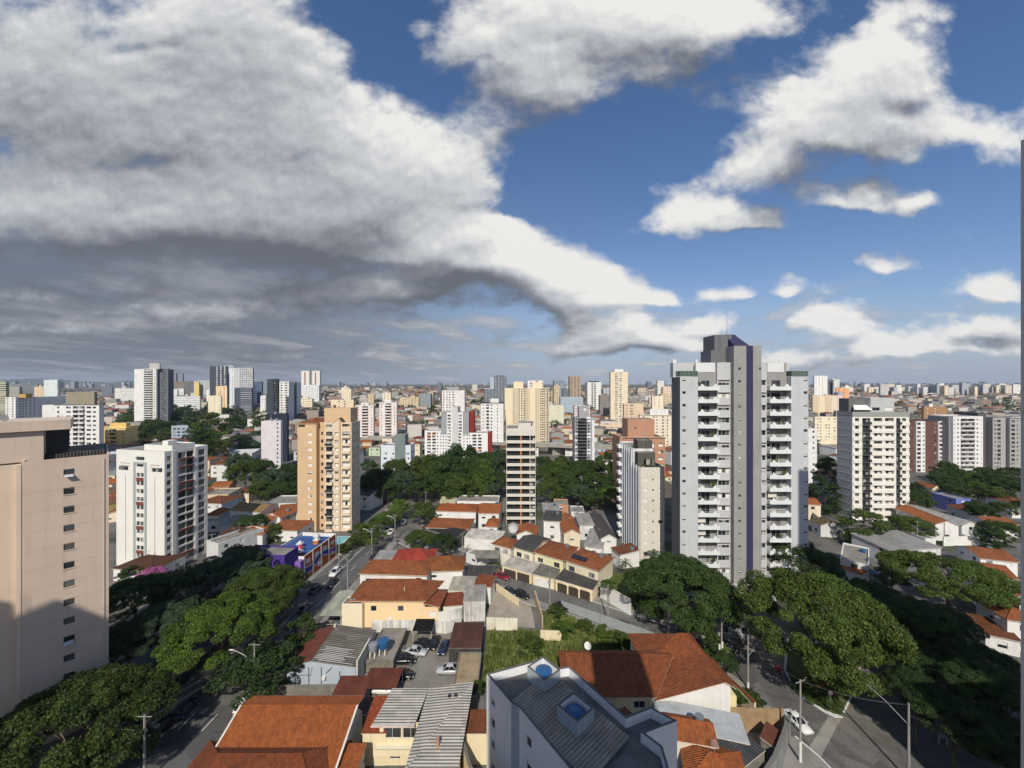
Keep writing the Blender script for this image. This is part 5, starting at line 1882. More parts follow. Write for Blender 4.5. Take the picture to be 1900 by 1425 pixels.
# ------------------------------------------------------------------ near houses, yards and walls
def wallrun(label, pts, h, t=.18, mat=None, cap=None, name='boundary_wall', cat='wall', z0=0.0, group=None):
    """a free standing wall along points in metres"""
    root = empty(name, label, cat, (pts[0][0], pts[0][1], z0), 0, group)
    mb, mc = MB(), MB()
    x0, y0 = pts[0]
    for a, b in zip(pts, pts[1:]):
        a, b = Vector((a[0] - x0, a[1] - y0)), Vector((b[0] - x0, b[1] - y0))
        d = (b - a).normalized()
        n = Vector((-d.y, d.x)) * t / 2
        mb.prism([tuple(a - n), tuple(b - n), tuple(b + n), tuple(a + n)], -z0, h, mat or WHITE)
        if cap:
            n *= 1.6
            mc.prism([tuple(a - n), tuple(b - n), tuple(b + n), tuple(a + n)], h + .002, h + .08, cap)
    mb.build('wall', root)
    if cap:
        mc.build('coping', root)
    return root


def fence(label, pts, h, mat=None, step=2.5, rails=(.15, .6, .97), bars=.16, name='metal_fence', panel=None):
    root = empty(name, label, 'fence', (pts[0][0], pts[0][1], 0))
    x0, y0 = pts[0]
    mb, pb = MB(), MB()
    mat = mat or METAL
    for a, b in zip(pts, pts[1:]):
        a, b = Vector((a[0] - x0, a[1] - y0, 0)), Vector((b[0] - x0, b[1] - y0, 0))
        L = (b - a).length
        n = max(1, round(L / step))
        for i in range(n + 1):
            p = a + (b - a) * i / n
            pm = MB()
            pm.tube([tuple(p), (p.x, p.y, h + .05)], .05, mat, 5)
            pm.build('post', root, uv=False)
        for r in rails:
            mb.tube([(a.x, a.y, h * r), (b.x, b.y, h * r)], .025, mat, 4)
        if bars:
            for i in range(int(L / bars)):
                p = a + (b - a) * (i + .5) * bars / L
                mb.tube([(p.x, p.y, .1), (p.x, p.y, h)], .014, mat, 3, False)
        if panel:
            d = (b - a).normalized()
            mb.prism([(a.x - d.y * .02, a.y + d.x * .02), (a.x + d.y * .02, a.y - d.x * .02), (b.x + d.y * .02, b.y - d.x * .02), (b.x - d.y * .02, b.y + d.x * .02)], .06, h * .96, panel)
    mb.build('railing', root, uv=False)
    return root


# --- bottom left: the orange roofed house and its neighbours
def rake_boards(h, W, D, ze):
    for x in (-.12, W - .14):
        m = MB()
        sl = 2.8 / 8.0
        m.mesh([(x, -.1, ze - .12), (x + .26, -.1, ze - .12), (x + .26, 8.0, ze + 2.8 - .08), (x, 8.0, ze + 2.8 - .08), (x, -.1, ze + .1), (x + .26, -.1, ze + .1), (x + .26, 8.0, ze + 2.92), (x, 8.0, ze + 2.92)],
               [(4, 5, 6, 7), (0, 4, 7, 3), (1, 2, 6, 5), (0, 1, 5, 4), (2, 3, 7, 6)], OFFW)
        m.build('rake_board', h.root)


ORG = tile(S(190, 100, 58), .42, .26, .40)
house('big orange tiled roof of a single storey house with white edge boards, nearest the avenue', (-38.8, 47.0), (-22.1, 47.0), 4.2, 10.6, 'gx', 2.8, OFFW, ORG, .25, world=True, ridge=8.0, ze_back=6.3, edge=paint(S(236, 230, 220)), windows=False, parts=rake_boards)
house('short orange roof wing stepping down beside the big orange roof', (-22.4, 44.0), (-19.5, 44.0), 3.3, 7.6, 'shed', 1.5, OFFW, ORG, .2, world=True, edge=WHITE, windows=False)
house('dark brown hipped tile roof in front of the big orange roof', (-41.5, 43.6), (-21.8, 43.6), 4.0, 9.2, 'hip', 2.6, OFFW, tile(S(150, 76, 50), .6), .4, world=True, windows=False)
house('low brown sheet roof lean-to behind the big orange roof', (-31.0, 58.2), (-22.0, 58.2), 2.9, 3.0, 'shed', .3, OLDCONC, SHBROWN, .1, world=True, windows=False, cat='shed', name='shed')
house('rusty corrugated shed roof beside the concrete yard', (-29.3, 62.3), (-24.0, 62.3), 2.5, 3.6, 'shed', .5, OLDCONC, SHRUST, .1, world=True, windows=False, cat='shed', name='shed')
house('narrow red ribbed tile roof between the orange roof and the grey striped roof', (-20.9, 53.2), (-17.4, 53.2), 4.6, 5.4, 'shed', .9, CREAM, tile(S(172, 78, 52), .3, .42, .5), .15, world=True, windows=False)
wallrun('stained concrete yard wall in front of the pale blue warehouse wall', [(-41.0, 64.6), (-29.0, 64.8)], 2.3, .3, OLDCONC)
wallrun('low white parapet wall by the white car on the avenue', [(-42.0, 58.5), (-41.8, 64.2)], 1.4, .2, OFFW)


def warehouse():
    b = Bld('warehouse', 'warehouse with pale blue wall, half rusty half grey corrugated roof with white patches', 'warehouse', (-39.7, 67.5, 0))
    W, D = 12.3, 10.2
    pb = paint(S(186, 196, 206), .12)
    b.box(.1, W - .1, .1, D - .1, 0, 3.3, pb, roof=None)
    r = b.part('rusty_roof')
    xr = 4.3
    z0, z1 = 3.3, 4.4
    roof_faces(r, [[(0, 0, z0), (xr, 0, z1), (xr, D, z1), (0, D, z0)]], sheet(S(122, 66, 52), .6, .4), OLDCONC)
    g = b.part('grey_roof')
    roof_faces(g, [[(xr, 0, z1 - .02), (W, 0, z0), (W, D, z0), (xr, D, z1 - .02)]], sheet(S(124, 118, 108), .75, .5), OLDCONC)
    for y in (.1, D - .1):
        b.part('wall').face([(.1, y, 3.3), (W - .1, y, 3.3), (xr, y, 4.25)], pb)
    wp = b.part('white_roof_strips')
    for i in range(9):                                    # newer, pale sheets laid across
        x0 = xr + .2 + b.rng.uniform(0, 1.0)
        x1 = x0 + b.rng.uniform(3.5, 6.8)
        y = .35 + i * .42
        zz = lambda x: z1 - (x - xr) / (W - xr) * (z1 - z0) + .03
        wp.mesh([(x0, y, zz(x0)), (x1, y, zz(x1)), (x1, y + .14, zz(x1)), (x0, y + .14, zz(x0))], [(0, 1, 2, 3)], PAINTW)
    pipe = b.part('wall_pipe')
    for pts in ([(1.0, -.05, 1.9), (4.3, -.05, 1.9), (4.6, -.05, 3.2)], [(4.0, -.05, .2), (4.0, -.05, 3.3)], [(6.2, -.05, .2), (6.2, -.05, 3.3)], [(9.5, -.05, 1.2), (9.4, -.05, 2.6)], [(7.0, -.05, 2.2), (8.0, -.05, 3.2)]):
        pipe.tube(pts, .04, DARK, 5)
    b.part('air_conditioner').box(6.4, 7.0, -.35, -.003, 1.2, 1.75, WHITE)
    b.part('ridge_vent').box(xr - .2, xr + .15, 9.2, 9.8, z1, z1 + .45, OFFW)
    b.finish()


warehouse()
house('flat grey concrete roof slab right of the warehouse, with tanks on it', (-27.0, 70.6), (-21.8, 70.6), 2.2, 9.4, 'flat', 0, OLDCONC, SLAB, 0, world=True, windows=False, cat='building', name='flat_roof_building')


def tank(label, x, y, z, r, h, mat, legs=1.2, grp=None):
    t = empty('water_tank', label, 'water tank', (x, y, z), 0, grp)
    m = MB()
    m.tube([(0, 0, legs), (0, 0, legs + h * .1), (0, 0, legs + h * .7), (0, 0, legs + h)], [r * .86, r * .92, r, r * .98], mat, 18)
    m.tube([(0, 0, legs + h), (0, 0, legs + h + .06), (0, 0, legs + h + .22)], [r * 1.05, r * 1.05, r * .35], mat, 18)
    m.build('tank', t, uv=False)
    if legs > .3:
        for a in range(4):
            m = MB()
            m.box(r * .7 * math.cos(a * 1.57 + .78) - .1, r * .7 * math.cos(a * 1.57 + .78) + .1, r * .7 * math.sin(a * 1.57 + .78) - .1, r * .7 * math.sin(a * 1.57 + .78) + .1, 0, legs, OFFW)
            m.build('leg', t, uv=False)
    return t


TANKB = flat((.025, .10, .24), .4, name='blue_polymer')
TANKG = flat((.22, .25, .27), .5, name='grey_polymer')
tank('blue water tank on white legs on the grey concrete roof', -24.4, 72.8, 1.95, 1.05, 1.3, TANKB)
tank('grey water tank on legs beside the blue one', -26.0, 72.0, 1.95, .85, 1.1, TANKG)
wallrun('row of white balusters along the edge of the warehouse roof', [(-27.2, 67.4), (-27.2, 73.5)], 4.4, .25, OFFW)
# --- the car yard
LOT = [(-28, 62), (-9.8, 59.5), (-10, 64), (-10, 72), (-5.6, 73), (-5.6, 80.5), (-22, 83), (-22, 70.5), (-27, 70.3), (-28, 66.5)]
ground_patch('car_yard', LOT, .045, concrete((.235, .215, .185), .6, .22))
house('brown sheet canopy over the far corner of the car yard', (-12.0, 72.5), (-5.8, 72.5), 3.2, 7.6, 'shed', .15, SHDARK, SHBROWN, .05, world=True, windows=False, cat='canopy', name='yard_canopy', edge=OLDCONC)
house('tan flat roof strip along the right side of the car yard', (-9.9, 62.0), (-5.7, 62.0), 2.5, 10.4, 'flat', 0, OLDCONC, concrete(S(170, 150, 118), .6, .5), 0, world=True, windows=False, cat='shed', name='shed')


def canopy(label, x0, x1, y0, y1, z, mat, tilt=.2):
    t = empty('yard_canopy', label, 'canopy', (x0, y0, 0))
    m = MB()
    W, D = x1 - x0, y1 - y0
    roof_faces(m, [[(0, 0, z), (W, 0, z), (W, D, z + tilt), (0, D, z + tilt)]], mat, DARK, .07)
    m.build('roof', t)
    for x in (.15, W - .15):
        for y in (.15, D - .15):
            p = MB()
            p.tube([(x, y, 0), (x, y, z)], .05, OFFW, 6)
            p.build('post', t, uv=False)


canopy('rusty red sheet canopy with a dark car under it in the yard', -25.0, -19.2, 63.6, 68.0, 2.6, SHRUST)
canopy('black shade net canopy against the white stained wall', -20.4, -16.4, 78.6, 82.0, 2.5, flat((.012, .012, .013), .9, .1, name='shade_net'), .4)
STAIN = paint(S(236, 234, 226), .55)
wallrun('white stained wall along the back of the car yard', [(-30.0, 82.2), (-20.5, 82.4), (-14, 81.6), (-11, 83.4)], 2.4, .25, STAIN)
# --- grey striped roof house
GSTR = sheet(S(186, 180, 170), .65, .40, (.10, .08, .06), True)


def striped_house():
    b = Bld('house', 'cream house under a large grey striped corrugated roof with two wide upper windows', 'house', (-18.9, 47.5, 0))
    b.box(.5, 12.0, 5.9, 10.6, 0, 6.0, CREAM, F=[(.5, 3.7, 2.5, 1.5, 'g'), (3.2, 3.7, 2.2, 1.5, 'g'), (1.4, .8, 1.5, 1.2, 'g')], rec=.2, roof=None)
    b.box(5.7, 12.0, .2, 5.88, 0, 5.0, CREAM, F=[(1.2, 1, 1.4, 1.2, 'g')], rec=.2, roof=None)
    b.part('balcony').box(.1, 5.6, 4.6, 5.88, 2.6, 2.85, OFFW)
    b.part('balcony').box(.1, 5.6, 4.5, 4.62, 2.6, 3.4, CREAM)
    r = b.part('roof')
    roof_faces(r, [[(-.4, 5.3, 6.1), (5.5, 5.3, 6.1), (6.3, 10.6, 7.0), (.8, 10.6, 7.0)], [(5.52, 0, 5.0), (12.2, 0, 5.0), (13.0, 11.9, 7.1), (6.32, 10.6, 7.0)]], GSTR, OFFW, .14)
    b.part('gutter').box(-.45, 5.5, 5.1, 5.3, 5.95, 6.15, paint(S(226, 206, 196), .4))
    b.part('roof_light').box(9.4, 9.9, 9.2, 9.7, 6.74, 6.86, DARK)
    b.part('roof_light').box(10.3, 10.8, 9.3, 9.8, 6.76, 6.88, DARK)
    b.part('chimney').box(9.0, 9.4, 2.6, 3.0, 5.3, 6.7, paint(S(190, 150, 120), .4))
    b.finish()


striped_house()
house('low grey brown ribbed roof at the bottom edge, below the grey striped roof', (-14.0, 42.0), (-6.0, 42.0), 3.6, 5.4, 'shed', .8, CREAM, sheet(S(150, 138, 122), .5, .5), .2, world=True, windows=False)
house('small broken brown tile roof at the bottom edge beside the pale wall', (-7.2, 41.5), (-3.6, 43), 3.4, 3.6, 'gy', .9, CREAM, DARKT, .2, world=True, windows=False)
house('small brown tile roof between the striped roof and the white building', (-6.6, 53.4), (-3.4, 53.4), 4.4, 3.2, 'shed', .7, CREAM, BROWNT, .1, world=True, windows=False)
wallrun('sloping cream boundary wall left of the white building', [(-7.0, 53.0), (-5.4, 48.8), (-2.2, 44.0), (.4, 40.5)], 4.6, .25, CREAM, paint(S(120, 116, 112)))


def white_building():
    """white flat block with dark roof edges, two blue tanks in open boxes"""
    o = Vector((4.6, 40.0))
    b = Bld('apartment_block', 'low white apartment block with dark ribbed roof and open boxes for blue tanks', 'apartment block', (0, 0, 0))
    wh = paint(S(240, 240, 240), .07)
    gy = paint(S(176, 186, 190), .1)
    cap = paint(S(104, 104, 106), .2)
    Z = 13.0
    poly = [(4.9, 56.1), (-3.5, 53.0), (-.1, 48.2), (.9, 47.5), (6.5, 39.2), (16.0, 37.2), (16.6, 42.4), (15.2, 44.0), (19.6, 45.6), (17.1, 47.6), (13.7, 46.2), (8.1, 54.4), (6.7, 54.1)]
    w = b.part('wall')
    n = len(poly)
    cx, cy = 6.5, 47.5
    t = .25
    ins = []
    for i in range(n):
        a, p, c = Vector(poly[i - 1]), Vector(poly[i]), Vector(poly[(i + 1) % n])
        d1, d2 = (p - a).normalized(), (c - p).normalized()
        n1, n2 = Vector((-d1.y, d1.x)), Vector((-d2.y, d2.x))
        bi = (n1 + n2)
        bi = bi / max(.5, bi.dot(n1))
        ins.append(tuple(p + bi * t))
    Zr = Z - 1.15
    wins = {1: [(1.2, .9)], 3: [(1.5, 1.0), (6.6, 1.0)], 7: [(.5, .3)], 4: [(2, 1.4), (6, 1.4)]}
    for i in range(n):
        a, c = poly[i], poly[(i + 1) % n]
        ia, ic = ins[i], ins[(i + 1) % n]
        L = math.hypot(c[0] - a[0], c[1] - a[1])
        ang = math.atan2(c[1] - a[1], c[0] - a[0])
        hs = []
        for u, ww in wins.get(i, []):
            if u + ww < L:
                hs += [(u, .9 + k * 2.9, ww, 1.3, 'gh') for k in range(4)]
        b.wall(a, ang, L, 0, Z, hs, wh if i not in (2,) else gy, .18)
        w.face([ic + (Z,), ia + (Z,), ia + (Zr,), ic + (Zr,)], wh)
        b.part('dark_coping').mesh([a + (Z + .0,), c + (Z,), ic + (Z,), ia + (Z,), a + (Z + .07,), c + (Z + .07,), ic + (Z + .07,), ia + (Z + .07,)],
                                   [(4, 5, 6, 7), (0, 1, 5, 4), (2, 3, 7, 6)], cap)
    b.part('roof').face([p + (Zr,) for p in ins], concrete(S(120, 118, 114), .6, .6))
    # the ribbed sheet roof inside the parapet, turned like the long sides
    ax = Vector((.64, -.77))
    sd = Vector((-ax.y, ax.x))
    q0 = Vector((1.5, 52.6))
    def pt(u, v, z):
        p = q0 + ax * u - sd * v * -1
        return (p.x, p.y, z)
    rr = b.part('ribbed_roof')
    shd = sheet(S(170, 158, 142), .8, .45, (.05, .045, .04))
    # ribs cross the long side: pitch falls to both long edges
    roof_faces(rr, [[pt(1.2, -3.4, Zr + .12), pt(14.2, -3.4, Zr + .12), pt(14.2, 3.9, Zr + .6), pt(1.2, 3.9, Zr + .6)]], shd, cap, .08)
    def openbox(u0, u1, v0, v1, z1, name):
        m = b.part(name)
        o4 = [pt(u0, v0, 0), pt(u1, v0, 0), pt(u1, v1, 0), pt(u0, v1, 0)]
        i4 = [pt(u0 + .22, v0 + .22, 0), pt(u1 - .22, v0 + .22, 0), pt(u1 - .22, v1 - .22, 0), pt(u0 + .22, v1 - .22, 0)]
        z0 = Zr + .0
        for k in range(4):
            a, c, d, e = o4[k], o4[(k + 1) % 4], i4[(k + 1) % 4], i4[k]
            m.face([a[:2] + (z0,), c[:2] + (z0,), c[:2] + (z1,), a[:2] + (z1,)], gy)
            m.face([d[:2] + (z0,), e[:2] + (z0,), e[:2] + (z1,), d[:2] + (z1,)], wh)
            m.mesh([a[:2] + (z1,), c[:2] + (z1,), d[:2] + (z1,), e[:2] + (z1,), a[:2] + (z1 + .07,), c[:2] + (z1 + .07,), d[:2] + (z1 + .07,), e[:2] + (z1 + .07,)], [(4, 5, 6, 7), (0, 1, 5, 4), (2, 3, 7, 6)], cap)
        return ((o4[0][0] + o4[2][0]) / 2, (o4[0][1] + o4[2][1]) / 2)
    c1 = openbox(-.2, 3.2, 1.0, 4.0, Z + .75, 'tank_enclosure')
    c2 = openbox(7.0, 10.2, -.6, 2.4, Z + .9, 'tank_enclosure_with_mast')
    mast = b.part('mast')
    mast.tube([(c2[0] + .9, c2[1] + .2, Zr), (c2[0] + .9, c2[1] + .2, Z + 4.6)], .04, METAL, 5)
    b.finish()
    tank('blue water tank sunk in the far open box on the white block', c1[0], c1[1], Z - 1.1, 1.1, 1.35, TANKB, .2)
    tank('blue water tank sunk in the near open box on the white block', c2[0], c2[1], Z - 1.1, 1.0, 1.3, TANKB, .2)


white_building()
# --- brown tiled house and the roofs to its right
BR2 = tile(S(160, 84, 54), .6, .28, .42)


def brown_house():
    b = Bld('house', 'wide brown tiled house with cross gables and a white end wall, beside the street', 'house', (0, 0, 0))
    e = paint(S(206, 190, 170))
    w = b.part('wall')
    w.box(8.6, 21.8, 58.9, 65.6, 0, 5.3, CREAM)
    w.box(21.9, 33.2, 58.4, 64.6, 0, 5.2, WHITE)
    w.mesh([(21.9, 58.4, 5.2), (33.2, 58.4, 5.2), (33.2, 58.4, 6.9), (32.3, 58.4, 7.75), (22.3, 58.4, 5.3)], [(0, 1, 2, 3, 4)], WHITE)
    w.box(22.2, 33.2, 64.61, 72, 0, 5.6, CREAM)
    r = b.part('roof')
    roof_faces(r, [[(8.0, 58.2, 5.5), (21.9, 58.2, 5.5), (27.0, 64.3, 7.6), (9.0, 64.8, 7.6)], [(9.0, 64.8, 7.6), (27.0, 64.3, 7.6), (27.0, 67, 6.6), (8.0, 67, 6.6)], [(8.0, 67, 6.6), (8.0, 58.2, 5.5), (9.0, 64.8, 7.6)]], BR2, e)
    roof_faces(r, [[(21.6, 57.8, 5.35), (32.2, 57.9, 8.05), (32.4, 64.0, 8.05), (25.6, 64.4, 6.6)], [(32.2, 57.9, 8.05), (34.0, 58.2, 6.8), (34.0, 64.0, 6.8), (32.4, 64.0, 8.05)]], BR2, e)
    hp = [(21.8, 64.0, 5.9), (33.8, 64.0, 5.9), (33.8, 72.6, 5.9), (21.8, 72.6, 5.9)]
    p0, p1 = (29.2, 68.2, 8.7), (31.0, 68.2, 8.7)
    roof_faces(r, [[hp[0], hp[1], p1, p0], [hp[1], hp[2], p1], [hp[2], hp[3], p0, p1], [hp[3], hp[0], p0]], BR2, e)
    ridge_caps(r, [((9.0, 64.8, 7.6), (27.0, 64.3, 7.6)), ((32.2, 57.9, 8.05), (32.4, 64.0, 8.05)), (p0, p1), (hp[1], p1), (hp[0], p0), ((8.0, 58.2, 5.5), (9.0, 64.8, 7.6))], BR2)
    b.window(15.8, 58.89, 1.9, 0, 1.9, 1.5, 'g')
    b.window(18.6, 58.89, 3.4, 0, 1.8, 1.1, 'g')
    d = b.part('satellite_dish')
    d.tube([(13.1, 66.2, 7.0), (13.1, 66.2, 8.0)], .05, METAL, 5)
    d.tube([(13.1, 66.2, 8.0), (13.0, 65.9, 8.1)], [.1, .62], WHITE, 14)
    b.part('porch').box(33.3, 34.6, 59.2, 61.6, 0, 4.9, PEACH and paint(S(244, 226, 170)))
    b.finish()


brown_house()
wallrun('boundary wall with a brown tile coping along the street', [(36.6, 68.6), (38.2, 63.2), (38.6, 61.0)], 2.4, .3, CREAM, BR2)
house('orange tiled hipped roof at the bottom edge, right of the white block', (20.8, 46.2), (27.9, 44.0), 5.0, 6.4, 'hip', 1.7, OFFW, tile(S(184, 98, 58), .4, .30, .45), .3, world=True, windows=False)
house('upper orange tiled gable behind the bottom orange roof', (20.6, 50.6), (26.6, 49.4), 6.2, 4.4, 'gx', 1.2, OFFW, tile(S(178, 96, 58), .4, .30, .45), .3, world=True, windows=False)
house('dark little tile gable squeezed behind the white block parapet', (13.6, 53.2), (17.6, 52.2), 4.6, 3.4, 'gy', 1.4, OFFW, BROWNT, .2, world=True, windows=False)
house('pale grey fibre cement roof strip between the brown house and the dark roof', (20.5, 54.6), (32.0, 51.6), 4.6, 4.6, 'shed', .3, OLDCONC, concrete(S(178, 182, 184), .4, .6), .1, world=True, windows=False, cat='shed', name='shed')
house('charcoal corrugated roof by the street corner', (25.2, 46.6), (33.8, 51.2), 4.2, 5.6, 'shed', .4, OLDCONC, sheet(S(74, 74, 76), .35, .5, (.04, .04, .04)), .1, world=True, windows=False, cat='shed', name='shed')
wallrun('tan streaked wall behind the corner yard', [(33.0, 58.7), (41.3, 58.4)], 3.6, .25, concrete(S(172, 144, 110), .55, .6))
ground_patch('corner_yard', [(32.5, 53.5), (36, 51), (41, 57.2), (41, 58.5), (33, 58.5)], .05, DIRT)
wallrun('grey rendered wall that follows the corner pavement', [(29.8, 47.2), (35.0, 51.2), (38.4, 54.4), (41.6, 57.6)], 3.4, .3, paint(S(150, 152, 150), .4), paint(S(120, 118, 112)))
house('rust red little roof inside the corner yard', (36.6, 52.8), (39.2, 55.4), 2.6, 2.2, 'shed', .5, OLDCONC, SHRUST, .1, world=True, windows=False, cat='shed', name='shed')
# --- peach house, carport and the roofs behind
def peach():
    b = Bld('house', 'peach house with long brown tiled hip roof, above the car yard', 'house', (-35.6, 83.2, 0))
    pe = paint(S(250, 218, 172), .07)
    pl = paint(S(244, 230, 200), .08)
    b.box(2.6, 16.6, .5, 8.4, 0, 5.8, pe, F=[(2.2, 3.5, 1.3, 1.2, 'g'), (8.1, 3.5, 1.3, 1.2, 'g'), (5.9, 1.6, .9, .9, 's')], roof=None, rec=.15)
    b.box(-1.0, 3.4, -.6, 2.4, 0, 5.7, pl, part='annex_wall', roof='annex_roof', parapet=.2)
    b.box(16.61, 19.6, .3, 6, 0, 4.6, pe, part='annex_wall', roof=None, F=[(.9, 2.3, 1.5, 1.4, 's')])
    r = b.part('roof')
    e = paint(S(230, 200, 160))
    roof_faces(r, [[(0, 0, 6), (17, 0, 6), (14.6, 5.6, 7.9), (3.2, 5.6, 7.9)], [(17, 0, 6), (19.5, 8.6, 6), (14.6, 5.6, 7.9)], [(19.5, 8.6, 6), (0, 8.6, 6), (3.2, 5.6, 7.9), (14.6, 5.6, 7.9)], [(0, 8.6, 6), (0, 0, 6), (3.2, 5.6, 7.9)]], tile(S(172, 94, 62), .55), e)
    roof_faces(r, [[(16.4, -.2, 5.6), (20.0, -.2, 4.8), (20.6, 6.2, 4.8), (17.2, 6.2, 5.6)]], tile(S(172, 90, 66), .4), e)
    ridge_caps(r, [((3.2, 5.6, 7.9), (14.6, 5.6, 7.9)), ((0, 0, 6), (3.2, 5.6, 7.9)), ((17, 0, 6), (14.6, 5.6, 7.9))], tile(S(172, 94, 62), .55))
    b.part('vent_pipe').tube([(11.6, 2.6, 6.5), (11.6, 2.6, 7.6)], .1, OFFW, 6)
    b.part('drain_pipe').tube([(16.3, .44, .2), (16.3, .44, 5.6)], .05, WHITE, 5)
    for x in (.2, 1.0):
        b.part('air_conditioner').box(x, x + .6, .2, .6, 5.7, 6.2, MGREY)
    b.finish()


peach()
canopy('pale green grey carport roof with white posts beside the peach house', -41.7, -36.8, 82.8, 93.0, 3.0, sheet(S(176, 178, 160), .2, .5), .1)
fence('white rail along the carport front', [(-41.8, 82.2), (-36.9, 82.2)], 1.6, WHITE, 2.5, (.5, .97), 0)
house('white house with a long terracotta roof behind the peach house', (-38.2, 95.2), (-20.6, 94.2), 6.0, 7.6, 'hip', 1.8, WHITE, TERRA, .4, world=True)
house('terracotta pyramid roof with dark ridges at the end of the white house', (-22.6, 97.0), (-12.2, 97.6), 5.6, 8.2, 'hip', 2.0, WHITE, tile(S(172, 98, 60), .55), .4, world=True)
house('smooth red painted metal roof beside the avenue junction', (-33.0, 103.2), (-21.4, 103.6), 4.6, 9.4, 'hip', 2.2, WHITE, sheet(S(160, 64, 50), .2, .5), .4, world=True)
house('grey sheet roof lean-to left of the red metal roof', (-38.6, 103.4), (-33.1, 103.3), 4.2, 8.6, 'shed', .4, WHITE, sheet(S(166, 164, 160), .3, .5), .1, world=True, windows=False, cat='shed', name='shed')
house('small rust tile lean-to right of the peach house', (-15.6, 85.6), (-10.9, 86.2), 3.4, 4.6, 'shed', .6, WHITE, tile(S(166, 84, 62), .4), .2, world=True, windows=False)
house('tall white stained shed with a mossy grey roof by the vacant lot', (-10.9, 85.6), (-5.9, 85.8), 4.5, 6.6, 'shed', .3, STAIN, sheet(S(178, 172, 162), .6, .5), .1, world=True, windows=False, cat='shed', name='shed')
house('pale stained roof shed behind the tall white shed', (-15.4, 92.0), (-9.4, 91.6), 3.6, 6.2, 'shed', .5, OFFW, sheet(S(190, 184, 168), .6, .5), .1, world=True, windows=False, cat='shed', name='shed')
house('small rust tile roof between the stained sheds and the street', (-9.2, 93.0), (-5.0, 92.2), 4.2, 5.0, 'shed', .4, WHITE, tile(S(168, 88, 58), .4), .2, world=True, windows=False)
house('dark grey sheet roof at the bend of the street', (-11.8, 98.6), (-5.2, 98.2), 3.6, 5.4, 'shed', .4, OFFW, SHDARK, .2, world=True, windows=False, cat='shed', name='shed')
wallrun('curved white wall running up to the tall white shed', [(-16.4, 83.6), (-13.6, 84.0), (-11.0, 85.2)], 3.4, .25, STAIN)
# vacant lot and green lot
ground_patch('vacant_lot', [(-5.6, 84.5), (5.0, 83.5), (4.4, 95), (-1.0, 98.6), (-5.2, 99.5)], .04, concrete((.36, .315, .25), .45, .3))
wallrun('low cream wall along the street side of the vacant lot', [(-4.6, 99.6), (-1.5, 95.6), (1.6, 91.6)], 1.7, .2, CREAM)
wallrun('tall narrow brick and render wall between the vacant lot and the green lot', [(5.6, 93.8), (6.6, 83.2)], 2.6, .3, concrete(S(206, 180, 150), .5, .6))
wallrun('white remnant wall with the trace of a stair at the back of the vacant lot', [(-5.5, 83.0), (1.2, 82.6)], 2.6, .25, paint(S(240, 232, 212), .35))
wallrun('short cream stub wall on the green lot', [(5.9, 79.6), (10.2, 79.3)], 2.0, .3, CREAM)
ground_patch('overgrown_lot', [(-5.4, 66), (8.5, 67.2), (21.5, 73.2), (31, 75.2), (30.5, 77.6), (19, 84), (11.5, 89), (7, 91), (6.2, 82.5), (-5.4, 82.4)], .06, GRASS)
fence('grey mesh fence along the pavement of the overgrown lot', [(11.6, 90.2), (19.5, 85.0), (27, 79.9), (31.2, 77.0)], 2.2, METAL, 3.0, (.5, .98), 0, panel=flat((.30, .32, .32), .6, name='mesh_panel'))
# --- houses on the far side of the street
row = [('rightmost terracotta roof of the street row, with solar panels', (13.9, 102.6), (21.8, 96.4), 6.0, 9.6, TERRA, S(236, 224, 196)), ('middle terracotta roof of the street row over a cream and lime house', (5.9, 107.4), (13.7, 102.2), 6.0, 10.0, tile(S(170, 94, 62), .55), S(236, 228, 186)),
       ('dark grey roofed house of the street row', (.1, 111.0), (5.8, 107.0), 6.0, 11.4, SHDARK, S(240, 232, 206)), ('small orange roofed house at the upper end of the street row', (-6.3, 114.2), (-.3, 110.6), 5.6, 6.6, TERRA, S(238, 230, 214))]
for lb, a, c, ze, d, rm, wc in row:
    W = math.hypot(c[0] - a[0], c[1] - a[1])
    house(lb, a, c, ze, d, 'gx' if rm is SHDARK else 'hip', 1.4, paint(wc), rm, .35, world=True,
          F=[(.9, 3.5, 1.7, 1.3, 'gd'), (W - 3.4, 3.5, 1.7, 1.3, 'gd')])
garg = [('right garage of the street row with three brown arched gates', (11.0, 98.6), (19.6, 93.2), 3.0, SHDARK), ('middle garage of the street row with a white sectional gate', (5.4, 101.4), (10.9, 98.7), 2.9, sheet(S(124, 120, 112), .5, .5)),
        ('left garage of the street row with two brown gates', (-2.8, 106.2), (5.2, 101.6), 2.9, sheet(S(196, 190, 178), .5, .5))]
GATE = flat((.075, .055, .04), .6, name='gate_metal')
for i, (lb, a, c, ze, rm) in enumerate(garg):
    W = math.hypot(c[0] - a[0], c[1] - a[1])
    n = [3, 1, 2][i]
    def gates(h, W, D, ze, n=n, i=i):
        for k in range(n):
            u0 = .7 + k * (W - 1.0) / n
            w = (W - 1.0) / n - .45
            m = MB()
            m.box(u0, u0 + w, .02, .10, .05, 2.2, WHITE if i == 1 else GATE)
            for q in range(6):
                m.box(u0 + .05, u0 + w - .05, -.02, .018, .2 + q * .34, .24 + q * .34, OFFW if i == 1 else DARK)
            if i == 0:
                m.tube([(u0 + w / 2 + math.cos(t) * w / 2, .06, 2.1 + math.sin(t) * .55) for t in [x * math.pi / 8 for x in range(9)]], .14, CREAM, 5)
            m.build('gate', h.root)
    house(lb, a, c, ze, 5.6, 'shed', .5, CREAM, rm, .12, world=True, windows=False, cat='garage', name='garage', parts=gates)
sp = empty('solar_panel', 'dark solar panel array lying on the rightmost terracotta roof', 'solar panel', (17.5, 101.2, 6.85), R(-38))
m = MB()
